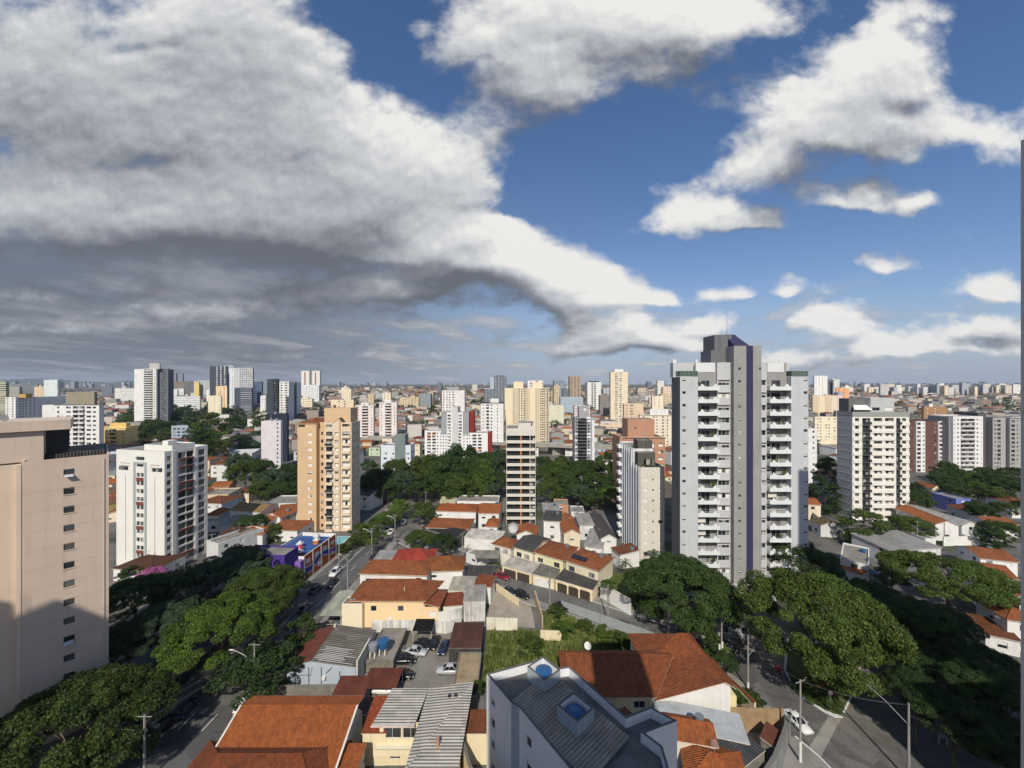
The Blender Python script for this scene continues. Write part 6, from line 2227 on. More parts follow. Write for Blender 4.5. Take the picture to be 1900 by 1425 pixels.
for k in range(4):
    m.mesh([(-2.2 + k * 1.1, 0, 0), (-1.2 + k * 1.1, 0, 0), (-1.2 + k * 1.1, 1.4, .40), (-2.2 + k * 1.1, 1.4, .40)], [(0, 1, 2, 3)], flat((.02, .025, .04), .2, name='solar_glass'))
m.build('panel_sheet', sp)
canopy('grey awning roof with plants before the small orange roof', -10.5, -3.6, 108.8, 113.2, 3.6, sheet(S(150, 144, 132), .5, .5), .5)
house('white flat roofed gatehouse at the upper end of the street', (-13.6, 114.2), (-9.0, 110.8), 3.0, 4.0, 'flat', 0, WHITE, SLAB, 0, world=True, cat='building', name='flat_roof_building')
house('long black roofed hall at the avenue junction', (-31, 131.0), (-17.5, 123.0), 3.8, 9.0, 'gx', .8, DGREY, sheet(S(48, 48, 50), .4, .5, (.02, .02, .02)), .3, world=True, windows=False, cat='hall', name='hall')
house('white sheet roof behind the black roofed hall', (-15.5, 124.0), (-3.5, 121.5), 3.6, 6.5, 'shed', .5, WHITE, sheet(S(214, 208, 196), .4, .5), .1, world=True, windows=False, cat='hall', name='hall')
# houses around the narrow striped tower and beyond, up to the park
HL = [
    ('white house with wide orange roof, lower of two left of the striped tower', (788, 979), (871, 982), 4.4, 10, 'hip', TERRA, W_), ('white two storey house with orange roof, upper of two left of the striped tower', (806, 948), (884, 950), 6.0, 9, 'hip', tile(S(188, 98, 58), .4), W_),
    ('white gabled house with a bare side wall left of the striped tower', (886, 952), (927, 953), 6.2, 12, 'gx', ORANGE, W_), ('small orange roof house at the foot of the striped tower', (899, 977), (924, 978), 4.6, 7, 'hip', ORANGE, W_),
    ('orange roof house with big grey satellite dish below the striped tower', (957, 992), (996, 994), 4.2, 8, 'gy', ORANGE, W_),
    ('pale yellow roofed house before the park trees', (815, 931), (846, 931), 5.0, 9, 'shed', sheet(S(206, 200, 160), .3, .5), C_), ('white modern flat house before the park trees', (846, 930), (926, 931), 6.0, 9, 'flat', SLAB, W_),
    ('tall white house with dark grey roof right of the striped tower', (1007, 966), (1042, 968), 7.0, 9, 'shed', SHDARK, W_), ('grey roofed annex behind the tall white house', (1008, 949), (1040, 949), 6.2, 8, 'shed', SHGREY, W_),
    ('cream house with bright orange roof and a balcony right of the tall white house', (1045, 991), (1078, 991), 6.4, 16, 'gy', ORANGE, C_), ('long mid grey roofed house right of the bright orange roof', (1083, 1013), (1119, 1018), 3.4, 14, 'shed', SHGREY, W_),
    ('grey roofed block above the mid grey roof', (1074, 974), (1104, 974), 5.2, 10, 'shed', SHGREY, W2_), ('long charcoal roofed house beside the slim pale tower', (1114, 1000), (1146, 1000), 4.6, 22, 'gy', SHDARK, W_),
    ('brick and grey terrace house behind the tall white house', (1026, 936), (1056, 937), 6.0, 8, 'flat', SLAB, S(206, 150, 120)), ('brown framed white garage left of the slim pale tower', (1132, 1016), (1150, 1030), 4.2, 7, 'shed', BROWNT, W_),
    ('white house with satellite dishes by the park, second right of the striped tower', (1058, 950), (1086, 951), 5.4, 8, 'flat', SLAB, W2_),
    # left of the yellow tower
    ('white house with mottled brown roof by the white block with red panels', (424, 947), (484, 951), 6.6, 9, 'gx', tile(S(176, 132, 92), .5), W_), ('beige three storey house with flat terrace, left of the mottled brown roof', (376, 919), (424, 917), 7.0, 11, 'flat', SLAB, BE),
    ('orange tiled hip roof house with pale walls, nearest left of the mural building', (430, 997), (488, 992), 4.6, 9, 'hip', ORANGE, W_), ('dark tile roof house beside the orange hip roof house', (404, 994), (432, 999), 4.8, 9, 'gx', DARKT, W2_),
    ('white gabled house with orange roof, left of the yellow tower base', (487, 958), (520, 961), 5.0, 8, 'gy', ORANGE, W_), ('orange roof house against the yellow tower', (513, 951), (553, 948), 5.0, 9, 'gx', TERRA, W_),
    ('wide rust orange hip roof at the foot of the yellow tower', (491, 983), (552, 985), 3.8, 10, 'hip', TERRA, W_), ('white workshop with grey flat roof above the gabled house', (491, 935), (552, 934), 5.4, 12, 'flat', SLAB, W_),
    ('grey roofed cottage behind the dark tile roof', (378, 968), (412, 966), 4.0, 9, 'gx', SHGREY, W2_), ('orange roof cottage right of the white red block', (380, 957), (404, 957), 5.6, 7, 'hip', TERRA, C_),
    ('small blue grey roof house with sheet extension', (404, 976), (440, 972), 3.6, 7, 'gx', SHGREY, W_), ('long tan roof house among the white houses', (420, 972), (470, 969), 3.8, 8, 'gx', tile(S(196, 168, 130), .4), C_),
    ('white stucco house in the shade right of the white red block', (380, 1003), (404, 1010), 6.0, 14, 'flat', SLAB, W2_), ('orange topped house left of the beige three storey house', (389, 905), (425, 903), 6.5, 8, 'gx', ORANGE, S(226, 170, 140)),
    ('dark red tile house behind the beige three storey house', (424, 915), (462, 915), 4.4, 9, 'hip', BROWNT, C_), ('little white house by the left hand side street', (482, 968), (500, 970), 4.2, 7, 'gx', ORANGE, W_),
    ('brown tile roof bungalow below the white block with red panels', (206, 1055), (280, 1060), 3.4, 10, 'hip', DARKT, W_), ('white stucco porch house by the pink blossom tree', (205, 1090), (262, 1084), 2.8, 6, 'flat', SLAB, W_),
    # right side
    ('orange long roof house below the white banded tower', (1735, 973), (1782, 976), 5.5, 18, 'gy', ORANGE, W_), ('grey long roof house beside the orange long roof house', (1785, 976), (1822, 975), 5.0, 20, 'gy', SHGREY, W_),
    ('small orange gable house with cream end wall right of the white banded tower', (1688, 943), (1715, 943), 4.6, 9, 'gy', ORANGE, C_), ('bright blue house with white window frames on the right slope', (1774, 926), (1804, 926), 6.0, 10, 'flat', SLAB, S(112, 126, 196)),
    ('grey roof house with orange side roof right of the blue house', (1800, 952), (1838, 954), 4.4, 10, 'hip', BROWNT, W2_), ('orange tile roof by the right edge below the grey block', (1840, 974), (1893, 974), 4.6, 8, 'gx', TERRA, W_),
    ('small gable house in the trees above the blue house', (1730, 907), (1750, 907), 5.2, 8, 'gy', TERRA, C_), ('brown roofed house by the right edge under the trees', (1846, 925), (1892, 928), 4.5, 9, 'hip', TERRA, C_),
    ('grey flat roofed house with white roof parapets behind the big round tree', (1556, 1036), (1615, 1050), 5.6, 15, 'flat', SLAB, W_), ('long grey industrial roof behind the umbrella tree', (1655, 1023), (1750, 1016), 4.6, 12, 'shed', concrete(S(150, 148, 144), .5, .3), W2_),
    ('orange strip roof beside the grey flat roofed house', (1553, 1052), (1600, 1068), 3.6, 5, 'shed', ORANGE, W_), ('white roofed hall beside the road left of the yellow tower', (420, 843), (468, 841), 5.0, 16, 'shed', sheet(S(232, 232, 230), .2, .5), W2_), ('white garage with a window band across the side street', (1717, 1000), (1740, 1000), 4.0, 6, 'flat', SLAB, W_),
    ('long orange terrace roof with white eaves below the umbrella tree at the right edge', (1824, 1096), (1899, 1108), 5.0, 11, 'gx', TERRA, W_), ('white terrace house with a brown veranda roof at the right edge, above the shaded trees', (1826, 1176), (1899, 1192), 3.2, 7, 'shed', BROWNT, W_), ('two storey white terrace house with orange roof beyond the shaded trees', (1868, 1150), (1940, 1160), 6.0, 8, 'hip', TERRA, W_), ('dull orange roof of the nearest terrace house at the right edge', (1822, 1120), (1893, 1140), 4.4, 10, 'gx', BROWNT, W2_), ('orange tiled terrace roof above the umbrella tree at the right edge', (1836, 1068), (1893, 1076), 4.8, 9, 'gx', TERRA, W_),
    ('upper orange terrace roof at the right edge', (1818, 1036), (1893, 1044), 5.0, 9, 'gx', TERRA, W_), ('dark gabled cottage left of the white banded tower', (1503, 965), (1522, 975), 4.0, 8, 'gx', tile(S(128, 104, 84), .5), W2_),
    ('small red gable cottage in the yard left of the white banded tower', (1524, 976), (1545, 979), 3.6, 6, 'gy', TERRA, W_),
]
for lb, a, c, ze, d, rf, rm, wc in HL:
    house(lb, a, c, ze, d, rf, 1.5 if rf != 'shed' else .7, paint(wc), rm, .3)
wallrun('white wall with a barred opening and gate at the lawn, on the street', [(22.0, 95.2), (27.2, 88.0)], 3.6, .3, WHITE, OFFW)
ground_patch('lawn', [(22.5, 96.5), (28, 90), (34, 91), (35, 103), (24, 108)], 1.2, LAWN)
wallrun('long grey boundary wall left of the white banded tower', [P(1500, 958), P(1520, 975), P(1566, 1003)], 3.0, .3, paint(S(190, 186, 176), .4))
wallrun('white street wall on the far right below the terraces', [P(1750, 1013), P(1860, 1010)], 3.0, .3, WHITE)
fence('grey steel fence in front of the round tree by the pavement', [(28.6, 88.0), (34.0, 85.4), (38.5, 83.6), (43.0, 81.8)], 2.6, METAL, 2.2, (.1, .55, .97), .22)
b = Bld('guardhouse', 'small grey guardhouse with thin flat roof under the big tree', 'guardhouse', (43.2, 80.6, 0), R(-8))
b.box(0, 6.5, 0, 4.6, 0, 2.9, paint(S(150, 156, 160)), F=[(.5, .9, 1.6, 1.5, 'g'), (3.0, .3, 1.0, 2.1, 'd'), (4.6, .9, 1.4, 1.5, 'g')], roof=None)
b.part('roof').box(-.7, 7.2, -.9, 5.2, 2.92, 3.15, MGREY)
b.finish()


def mural_building():
    p0, p1 = Vector((-55.6, 102.6)), Vector((-54.2, 118.6))
    ang = math.atan2((p1 - p0).y, (p1 - p0).x)
    b = Bld('nursery_building', 'low building with an orange and purple mural facade and a playground roof', 'building', (p0.x, p0.y, 0), ang)
    L = (p1 - p0).length
    m, nt, bb = newmat('painted_mural')
    sp = N(nt, 'ShaderNodeSeparateXYZ', {0: N(nt, 'ShaderNodeTexCoord').outputs['UV']})
    wv = M(nt, 'ADD', sp.outputs[1], M(nt, 'MULTIPLY', M(nt, 'SINE', M(nt, 'MULTIPLY', sp.outputs[0], .55)), .9))
    d = M(nt, 'ABSOLUTE', M(nt, 'SUBTRACT', wv, 3.3))
    c = MIXC(nt, M(nt, 'LESS_THAN', d, .75), S(196, 96, 56), S(92, 66, 150))
    c = MIXC(nt, M(nt, 'LESS_THAN', M(nt, 'ABSOLUTE', M(nt, 'SUBTRACT', d, .85)), .12), c, S(226, 220, 226))
    vo = N(nt, 'ShaderNodeTexVoronoi', {'Vector': N(nt, 'ShaderNodeTexCoord').outputs['UV'], 'Scale': .42})
    dots = M(nt, 'MULTIPLY', M(nt, 'LESS_THAN', vo.outputs['Distance'], .30), M(nt, 'LESS_THAN', sp.outputs[1], 2.6))
    c = MIXC(nt, dots, c, MIXC(nt, .5, vo.outputs['Color'], S(230, 224, 230)))
    nt.links.new(c, bb.inputs['Base Color'])
    pu = paint(S(78, 60, 138), .12)
    z = 6.9
    b.wall((0, 0), 0, L, 0, z, [(1.0 + i * 4.0, 4.4, 1.8, 1.2, 'g') for i in range(4)], m, .15)
    b.box(0, L, .001, 11, 0, z, WHITE, roof='roof', parapet=1.0, top=concrete(S(60, 92, 150), .3, .5), part='wall')
    for i in range(5):
        b.part('white_pilaster').box(i * (L - .4) / 4, i * (L - .4) / 4 + .4, -.12, -.004, 0, z + .2, OFFW)
    b.box(-5.5, -.02, 1.5, 13, 0, 9.6, pu, part='purple_wall', roof='purple_roof', parapet=.4, F=[(3.4, 1.5, 1.6, 2.6, 'g')])
    b.box(-1.6, -.01, -.1, 1.45, 0, 6.2, paint(S(140, 104, 190)), part='lilac_wall', roof='lilac_roof', parapet=.2)
    rg = random.Random(5)
    for i, (c, nm) in enumerate([((.42, .05, .05), 'red'), ((.55, .52, .50), 'white'), ((.05, .20, .48), 'blue'), ((.5, .18, .06), 'orange'), ((.05, .3, .38), 'teal')]):
        t = empty('play_house', '%s play tent on the roof of the mural building' % nm, 'play house', (0, 0, 0))
        q = p0 + (p1 - p0) * ((2.5 + i * 2.7) / L) + Vector((-3.0 - (i % 3) * 1.6, .3))
        t.location = (q.x, q.y, z - 1)
        w = MB()
        w.box(-.7, .7, -.7, .7, 0, 1.1, flat(c, .5, name='play_plastic'))
        w.build('body', t)
        w = MB()
        w.mesh([(-.85, -.85, 1.1), (.85, -.85, 1.1), (.85, .85, 1.1), (-.85, .85, 1.1), (0, 0, 2.1)], [(0, 1, 4), (1, 2, 4), (2, 3, 4), (3, 0, 4)], flat((.55, .53, .5) if i != 1 else (.5, .05, .06), .5, name='play_plastic'))
        w.build('roof', t)
    b.finish()


mural_building()
d = empty('satellite_dish', 'big grey mesh satellite dish on a roof below the striped tower', 'satellite dish', P(954, 982, 5.4) + (4.2,))
m = MB()
m.tube([(0, 0, 0), (0, 0, 1.6)], .1, METAL, 6)
m.build('mast', d)
m = MB()
m.tube([(0, 0, 1.6), (-.1, -.25, 1.7), (-.3, -.8, 1.95)], [.15, 1.1, 1.7], flat((.42, .42, .40), .6), 18, False)
m.build('dish', d)


# elevated railway beyond the park
def viaduct():
    a, c = P(660, 828, 8), P(1180, 862, 8)
    a, c = (AX(560, 335), 335), (AX(1260, 262), 262)
    t = empty('elevated_railway', 'pale concrete elevated railway crossing behind the park trees', 'railway viaduct', (a[0], a[1], 0), math.atan2(c[1] - a[1], c[0] - a[0]))
    L = math.hypot(c[0] - a[0], c[1] - a[1])
    m = MB()
    m.box(0, L, 0, 9, 6.4, 7.6, CONC)
    m.build('deck', t)
    for y in (0, 8.8):
        m = MB()
        m.box(0, L, y, y + .2, 7.602, 8.7, CONC)
        m.build('parapet', t)
    for i in range(int(L / 24)):
        m = MB()
        m.box(i * 24 + 3, i * 24 + 4.6, 3, 6, -4, 6.39, CONC)
        m.build('pier', t)


viaduct()
# --- the field of houses up the slope: one kind of wall and roof for each within its quarter
FP = []                                         # ground taken by named buildings: (x, y, radius)
for o in list(COL.objects):
    if o.parent is None and o.get('category') in ('apartment tower', 'apartment block', 'house', 'building', 'hall', 'distant tower', 'shed', 'garage'):
        ch = [c for c in COL.objects if c.parent == o and c.name.startswith(('wall', 'grey_half')) and c.type == 'MESH']
        for c in ch:
            for v in [c.bound_box[i] for i in (0, 4, 3, 7)]:
                pass
            bx = [v[0] for v in c.bound_box]
            by = [v[1] for v in c.bound_box]
            cs, sn = math.cos(o.rotation_euler.z), math.sin(o.rotation_euler.z)
            mx, my = (min(bx) + max(bx)) / 2, (min(by) + max(by)) / 2
            FP.append((o.location.x + mx * cs - my * sn, o.location.y + mx * sn + my * cs, .5 * max(max(bx) - min(bx), max(by) - min(by))))


def free(x, y, r):
    if y < 300:
        for i in range(0, len(AVE)):
            if math.hypot(AVE[i][0] - x, AVE[i][1] - y) < r + 8:
                return False
    for fx, fy, fr in FP:
        if abs(fx - x) < fr + r and abs(fy - y) < fr + r:
            return False
    return True


def in_park(x, y):
    px, py = CX + FOC * x / y, CY + FOC * (CAM_H - TZ(x, y)) / y
    if y < 280 and -95 < x < 62 and y > 168:
        return True
    if 250 < px < 480 and 748 < py < 850 and random.Random(int(x) * 7 + int(y)).random() < .72:
        return True
    if 430 < px < 560 and 835 < py < 925:
        return True
    if px > 1690 and 858 < py < 950:
        return True
    if 1490 < px < 1560 and 830 < py < 960:
        return True
    return False


ROOFN = [('terracotta hip roof', TERRA, 'hip'), ('bright orange gable roof', ORANGE, 'gx'), ('brown tile roof', BROWNT, 'hip'), ('pale grey sheet roof', SHGREY, 'shed'), ('dark sheet roof', SHDARK, 'gx'),
         ('flat concrete roof', SLAB, 'flat'), ('faded red gable roof', tile(S(176, 104, 84), .5), 'gy'), ('rusty sheet roof', SHRUST, 'shed')]
WALLN = [('white', W_), ('cream', C_), ('pale grey', W2_), ('beige', BE), ('pinkish', PK), ('yellow', S(238, 214, 140)), ('greenish', S(200, 214, 186)), ('bluish', S(190, 204, 218)), ('brick red', S(184, 118, 92)), ('grey', S(160, 160, 158))]


def quarter(x, y):
    px = CX + FOC * x / y
    far = y > 245
    for lim, nm in ((215, 'behind the beige block'), (400, 'round the yellow tower' if far else 'behind the white red block'), (560, 'below the far wood' if far else 'left of the yellow tower'), (760, 'past the yellow tower'),
                    (940, 'behind the white H block'), (1080, 'right of the joined cream towers'), (1250, 'below the tall cream tower'), (1580, 'right of the tall grey tower'), (1700, 'beside the white banded tower')):
        if px < lim:
            return nm
    return 'towards the right edge'


def near_field():
    rg = random.Random(21)
    used = {}
    cand = []
    y = 150.0
    while y < 380:
        x = -1.38 * y - 5
        while x < 1.38 * y:
            cand.append((x + rg.uniform(-2, 2), y + rg.uniform(-2.5, 2.5)))
            x += rg.uniform(13, 17)
        y += 14.5
    n = 0
    for x, y in cand:
        if n >= 290:
            break
        if y < 196 and -62 < x < 70:
            continue
        w, d = rg.uniform(8, 12), rg.uniform(8, 12)
        if in_park(x, y) or not free(x, y, 6.5):
            continue
        q = quarter(x, y)
        u = used.setdefault(q, set())
        opts = [(a, c) for a in range(len(WALLN)) for c in range(len(ROOFN)) if (a, c) not in u]
        if not opts:
            continue
        wts = [[8, 5, 4, 3, 2, 1, 1, 1, 1, 2][a] * [6, 4, 4, 3, 2, 3, 2, 1][c] for a, c in opts]
        a, c = rg.choices(opts, wts)[0]
        u.add((a, c))
        g = TZ(x, y)
        fl = rg.choice([1, 2, 2, 2, 3])
        rz = rg.uniform(-.35, .35)
        h = Vector((math.cos(rz), math.sin(rz))) * w / 2
        house('%s %s house with %s %s' % (['', 'low', 'two storey', 'tall'][fl], WALLN[a][0], ROOFN[c][0], q), (x - h.x, y - h.y), (x + h.x, y + h.y), g + 2.9 * fl + .3, d, ROOFN[c][2], 1.4 if ROOFN[c][2] != 'shed' else .6,
              paint(WALLN[a][1]), ROOFN[c][1], .3, 'gghd', world=True, base=g, floors=fl, windows=y < 300, sides=False, group='houses ' + q)
        FP.append((x, y, 6))
        n += 1
    return n


NF = near_field()


def far_field():
    rg = random.Random(5)
    wm, nt, b = newmat('town_walls')
    r = N(nt, 'ShaderNodeNewGeometry').outputs['Random Per Island']
    nt.links.new(RAMP(nt, r, [(0, S(96, 94, 94)), (.18, S(214, 208, 198)), (.32, S(140, 118, 106)), (.44, S(240, 236, 230)), (.58, S(150, 148, 146)), (.70, S(236, 222, 190)), (.82, S(120, 120, 122)), (1, S(220, 204, 190))]), b.inputs['Base Color'])
    rm, nt, b = newmat('town_roofs')
    r = N(nt, 'ShaderNodeNewGeometry').outputs['Random Per Island']
    nt.links.new(RAMP(nt, r, [(0, S(146, 88, 64)), (.16, S(172, 108, 78)), (.28, S(122, 80, 64)), (.38, S(112, 108, 106)), (.5, S(150, 146, 142)), (.62, S(74, 72, 74)), (.74, S(128, 122, 116)), (.82, S(166, 118, 92)), (.9, S(96, 92, 92)), (1, S(206, 202, 196))]), b.inputs['Base Color'])
    mb = MB()
    y = 262.0
    while y < 1500:
        step = 13 + y * .012
        x = -1.38 * y
        while x < 1.38 * y:
            xx, yy = x + rg.uniform(-2, 2), y + rg.uniform(-3, 3)
            x += step * rg.uniform(.8, 1.2)
            if rg.random() < .10 or in_park(xx, yy) or not free(xx, yy, 4.5):
                continue
            g = TZ(xx, yy)
            w, d = rg.uniform(3.8, 6.5) * (1 + y * .0006), rg.uniform(4, 6.5)
            h = rg.choice([3.2, 6, 6, 6.4, 8.8])
            if rg.random() < .04:
                h = rg.uniform(11, 16)
            rz = rg.uniform(-.5, .5)
            c, s = math.cos(rz), math.sin(rz)
            T = lambda a, b2: (xx + a * c - b2 * s, yy + a * s + b2 * c)
            pl = [T(-w, -d), T(w, -d), T(w, d), T(-w, d)]
            mb.prism(pl, g - 2, g + h, wm, bottom=False, top=rm)
            o = 1.06
            e = [T(-w * o, -d * o) + (g + h - .1,), T(w * o, -d * o) + (g + h - .1,), T(w * o, d * o) + (g + h - .1,), T(-w * o, d * o) + (g + h - .1,)]
            k = rg.random()
            if k < .55 and h < 10:
                zr = g + h + 1.7
                r0, r1 = T(-w * .35, 0) + (zr,), T(w * .35, 0) + (zr,)
                mb.mesh(e + [r0, r1], [(0, 1, 5, 4), (1, 2, 5), (2, 3, 4, 5), (3, 0, 4)], rm)
            elif k < .8 and h < 10:
                mb.mesh([e[0], e[1], e[2][:2] + (g + h + .8,), e[3][:2] + (g + h + .8,)], [(0, 1, 2, 3)], rm)
        y += step
    tag(mb.build('distant_houses', uv=False), 'sea of small tiled and flat roofs spreading up to the horizon', 'distant houses', kind='stuff')


far_field()
# ------------------------------------------------------------------ trees and plants
def quads_mesh(name, V, mat):
    """V: (n, 4, 3) corner points of n leaf sprays"""
    n = len(V)
    me = bpy.data.meshes.new(name)
    me.vertices.add(n * 4)
    me.vertices.foreach_set('co', V.reshape(-1).astype(np.float32))
    me.loops.add(n * 4)
    me.loops.foreach_set('vertex_index', np.arange(n * 4, dtype=np.int32))
    me.polygons.add(n)
    me.polygons.foreach_set('loop_start', np.arange(0, n * 4, 4, dtype=np.int32))
    me.materials.append(mat)
    me.update()
    me.validate()
    return me


def leaf_quads(rs, C, Nrm, size, jit=.75):
    n = len(C)
    Nn = Nrm + rs.normal(0, jit, (n, 3))
    Nn /= np.linalg.norm(Nn, axis=1)[:, None] + 1e-9
    a = np.cross(Nn, rs.normal(0, 1, (n, 3)))
    a /= np.linalg.norm(a, axis=1)[:, None] + 1e-9
    b = np.cross(Nn, a)
    s = (size * rs.uniform(.55, 1.25, n))[:, None]
    droop = np.array([0, 0, -.22]) * s
    return np.stack([C - a * s, C - b * s * .62 + droop * .3, C + a * s + droop, C + b * s * .62 + droop * .3], 1)


def crown_mesh(seed, nclump, nleaf, size, flat=.5, rc=.26, name='crown', kind='dome'):
    """a crown one metre in radius: many uneven clumps of leaf sprays with gaps between them"""
    rs = np.random.RandomState(seed)
    cl = []
    for k in range(nclump):
        th = rs.uniform(0, 2 * math.pi)
        if kind == 'dome':
            t = rs.uniform(0, 1) ** .62
            r = t * rs.uniform(.82, 1.08)
            z = flat * (math.sqrt(max(0, 1 - min(1, r) ** 2)) * rs.uniform(.6, 1.08) - .12)
            if rs.uniform() < .22:
                r = rs.uniform(.55, .95)
                z = flat * rs.uniform(-.42, .1)
        elif kind == 'umbrella':
            r = math.sqrt(rs.uniform(0, 1)) * 1.02
            z = flat * (.85 - .75 * r * r) * rs.uniform(.8, 1.1) - (rs.uniform(0, .25) if rs.uniform() < .3 else 0)
        else:
            z = rs.uniform(-.9, 1.0)
            r = math.sqrt(max(.02, 1 - z * z)) * rs.uniform(.45, 1.0) * (1 - .25 * z)
            z *= flat
        cl.append((r * math.cos(th), r * math.sin(th), z, rc * rs.uniform(.6, 1.3)))
    cl = np.array(cl)
    idx = rs.choice(nclump, nleaf, p=cl[:, 3] ** 2 / (cl[:, 3] ** 2).sum())
    d = rs.normal(0, 1, (nleaf, 3))
    d[:, 2] = np.where(d[:, 2] < 0, d[:, 2] * rs.uniform(.1, 1, nleaf), d[:, 2])
    d /= np.linalg.norm(d, axis=1)[:, None]
    rad = cl[idx, 3] * rs.uniform(.72, 1.06, nleaf)
    C = cl[idx, :3] + d * rad[:, None] * np.array([1, 1, .62])
    out = C / (np.linalg.norm(C * np.array([1, 1, 1.6]), axis=1)[:, None] + .2)
    return quads_mesh(name, leaf_quads(rs, C, d * .7 + out * .3 + np.array([0, 0, .35]), np.full(nleaf, size)), LEAF['deep'])


def trunk_mesh(seed, H, r, spread, n=5, fork=.45):
    rg = random.Random(seed)
    m = MB()
    f = H * fork
    m.tube([(0, 0, -1), (.02 * H, .01 * H, f * .5), (.01 * H, 0, f)], [r * 1.25, r, r * .85], BARK, 8)
    for k in range(n):
        a = 2 * math.pi * (k + rg.uniform(-.2, .2)) / n
        s = spread * rg.uniform(.5, .85)
        top = H * rg.uniform(.8, 1.0)
        m.tube([(0, 0, f * .9), (math.cos(a) * s * .35, math.sin(a) * s * .35, f + (top - f) * .45), (math.cos(a) * s, math.sin(a) * s, top)], [r * .7, r * .42, r * .1], BARK, 6)
        b = a + rg.uniform(.4, .9)
        m.tube([(math.cos(a) * s * .35, math.sin(a) * s * .35, f + (top - f) * .45), (math.cos(b) * s * .8, math.sin(b) * s * .8, top * .97)], [r * .36, r * .08], BARK, 5)
    return m.data('trunk', True, False)


CROWN = {
    'near': [crown_mesh(1, 130, 95000, .0148, .52, .145), crown_mesh(2, 120, 95000, .0150, .58, .15), crown_mesh(3, 150, 95000, .0146, .46, .135)],
    'umbrella': [crown_mesh(4, 130, 65000, .016, .34, .125, kind='umbrella')],
    'mid': [crown_mesh(5, 60, 16000, .030, .62, .21), crown_mesh(6, 66, 16000, .030, .55, .2), crown_mesh(7, 54, 15000, .031, .75, .22)],
    'tall': [crown_mesh(8, 56, 9500, .042, 1.35, .23, kind='ball'), crown_mesh(9, 50, 9000, .043, 1.15, .24, kind='ball')],
    'small': [crown_mesh(10, 46, 9500, .042, .85, .24, kind='ball'), crown_mesh(11, 40, 9000, .044, .8, .25, kind='dome')],
    'far': [crown_mesh(12, 22, 700, .13, .7, .32), crown_mesh(13, 24, 700, .13, .62, .3), crown_mesh(14, 20, 650, .14, .9, .33, kind='ball')],
}
TRUNK = [trunk_mesh(40 + i, 1.0, .035, .55, 5, .42) for i in range(3)]
NTREE = [0]


def tree(label, x, y, ztop, r, kind='mid', tone='deep', g=None, group=None, squash=1.0, name='tree', cat='tree', zc=None):
    """crown radius r, its top at ztop"""
    i = NTREE[0]
    NTREE[0] += 1
    rg = random.Random(i * 13 + 5)
    g = TZ(x, y) if g is None else g
    root = empty(name, label, cat, (x, y, g), rg.uniform(0, 6.28), group)
    me = CROWN[kind][i % len(CROWN[kind])]
    fl = {'near': .6, 'umbrella': .42, 'mid': .75, 'tall': 1.5, 'small': 1.0, 'far': .8}[kind] * squash
    zc = ztop - g - r * fl * .78 if zc is None else zc - g
    t = link('trunk', TRUNK[i % 3], root)
    hh = max(1.2, zc + r * .18)
    t.scale = (r * .9, r * .9, hh)
    if r * .9 * .035 > .45:
        t.scale = (.45 / .035, .45 / .035, hh)
    c = link('crown', me, root, (0, 0, zc))
    c.scale = (r, r * rg.uniform(.9, 1.08), r * squash)
    c.material_slots[0].link = 'OBJECT'
    c.material_slots[0].material = LEAF[tone]
    return root


def ptree(label, px, py, zt, rpx, kind='mid', tone='deep', squash=1.0, group=None, g=None):
    """the crown's middle is seen at a pixel, zt is the height of that middle, rpx its half width in the photo"""
    x, y = P(px, py, zt)
    r = rpx * y / FOC
    fl = {'near': .6, 'umbrella': .42, 'mid': .75, 'tall': 1.5, 'small': 1.0, 'far': .8}[kind] * squash
    return tree(label, x, y, 0, r, kind, tone, g, group, squash, zc=zt - r * .1)


T = ptree
T('huge olive tree spreading over the avenue below the beige block', 128, 1350, 7.0, 140, 'near', 'olive', 1.0)
T('yellow green street tree, brightest of the avenue row', 415, 1165, 8.0, 92, 'near', 'bright')
T('bluish grey green street tree behind the yellow green one', 318, 1152, 9.0, 68, 'near', 'blue', 1.2)
T('yellow green street tree at the upper end of the avenue row', 492, 1092, 8.5, 72, 'near', 'olive')
T('bluish green street tree at the back of the avenue row', 432, 1056, 9.0, 72, 'near', 'blue', .8)
T('dark tree behind the avenue row next to the beige block', 250, 1100, 8.0, 62, 'near', 'deep')
T('dark tree between the blossom and the avenue row', 345, 1085, 7.0, 55, 'mid', 'deep')
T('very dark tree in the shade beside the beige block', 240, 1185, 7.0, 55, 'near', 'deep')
T('dark low tree before the purple wall', 450, 1045, 6.0, 50, 'mid', 'deep')
T('small kerb tree behind the utility pole on the avenue', 478, 1238, 4.6, 62, 'small', 'deep', .8)
T('young kerb tree at the corner of the rusty warehouse roof', 562, 1166, 4.2, 30, 'small', 'deep', 1.0)
T('big round tree with pale forked stems on the traffic island', 1512, 1138, 12.4, 124, 'near', 'olive', 1.3)
T('broad round tree before the foot of the tall grey tower', 1262, 1092, 8.5, 95, 'near', 'deep', 1.15)
T('small pale green tree beside the broad round tree', 1205, 1082, 5.5, 42, 'mid', 'olive')
T('flat umbrella shaped tree on the right', 1762, 1062, 9.0, 90, 'umbrella', 'olive')
T('leafy half shaded tree beside the dark side street', 1692, 1218, 5.5, 50, 'mid', 'olive', 1.15)
T('dark tree behind the island tree, left of the flat roofed house', 1490, 1042, 9.0, 62, 'mid', 'deep')
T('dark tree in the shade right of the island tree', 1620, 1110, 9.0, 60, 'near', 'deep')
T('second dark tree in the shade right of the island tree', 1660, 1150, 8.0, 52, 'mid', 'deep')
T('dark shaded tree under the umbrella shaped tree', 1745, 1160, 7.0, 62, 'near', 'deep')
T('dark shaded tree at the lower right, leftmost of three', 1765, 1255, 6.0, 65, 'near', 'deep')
T('dark shaded tree at the lower right, middle of three', 1800, 1225, 6.5, 70, 'near', 'deep')
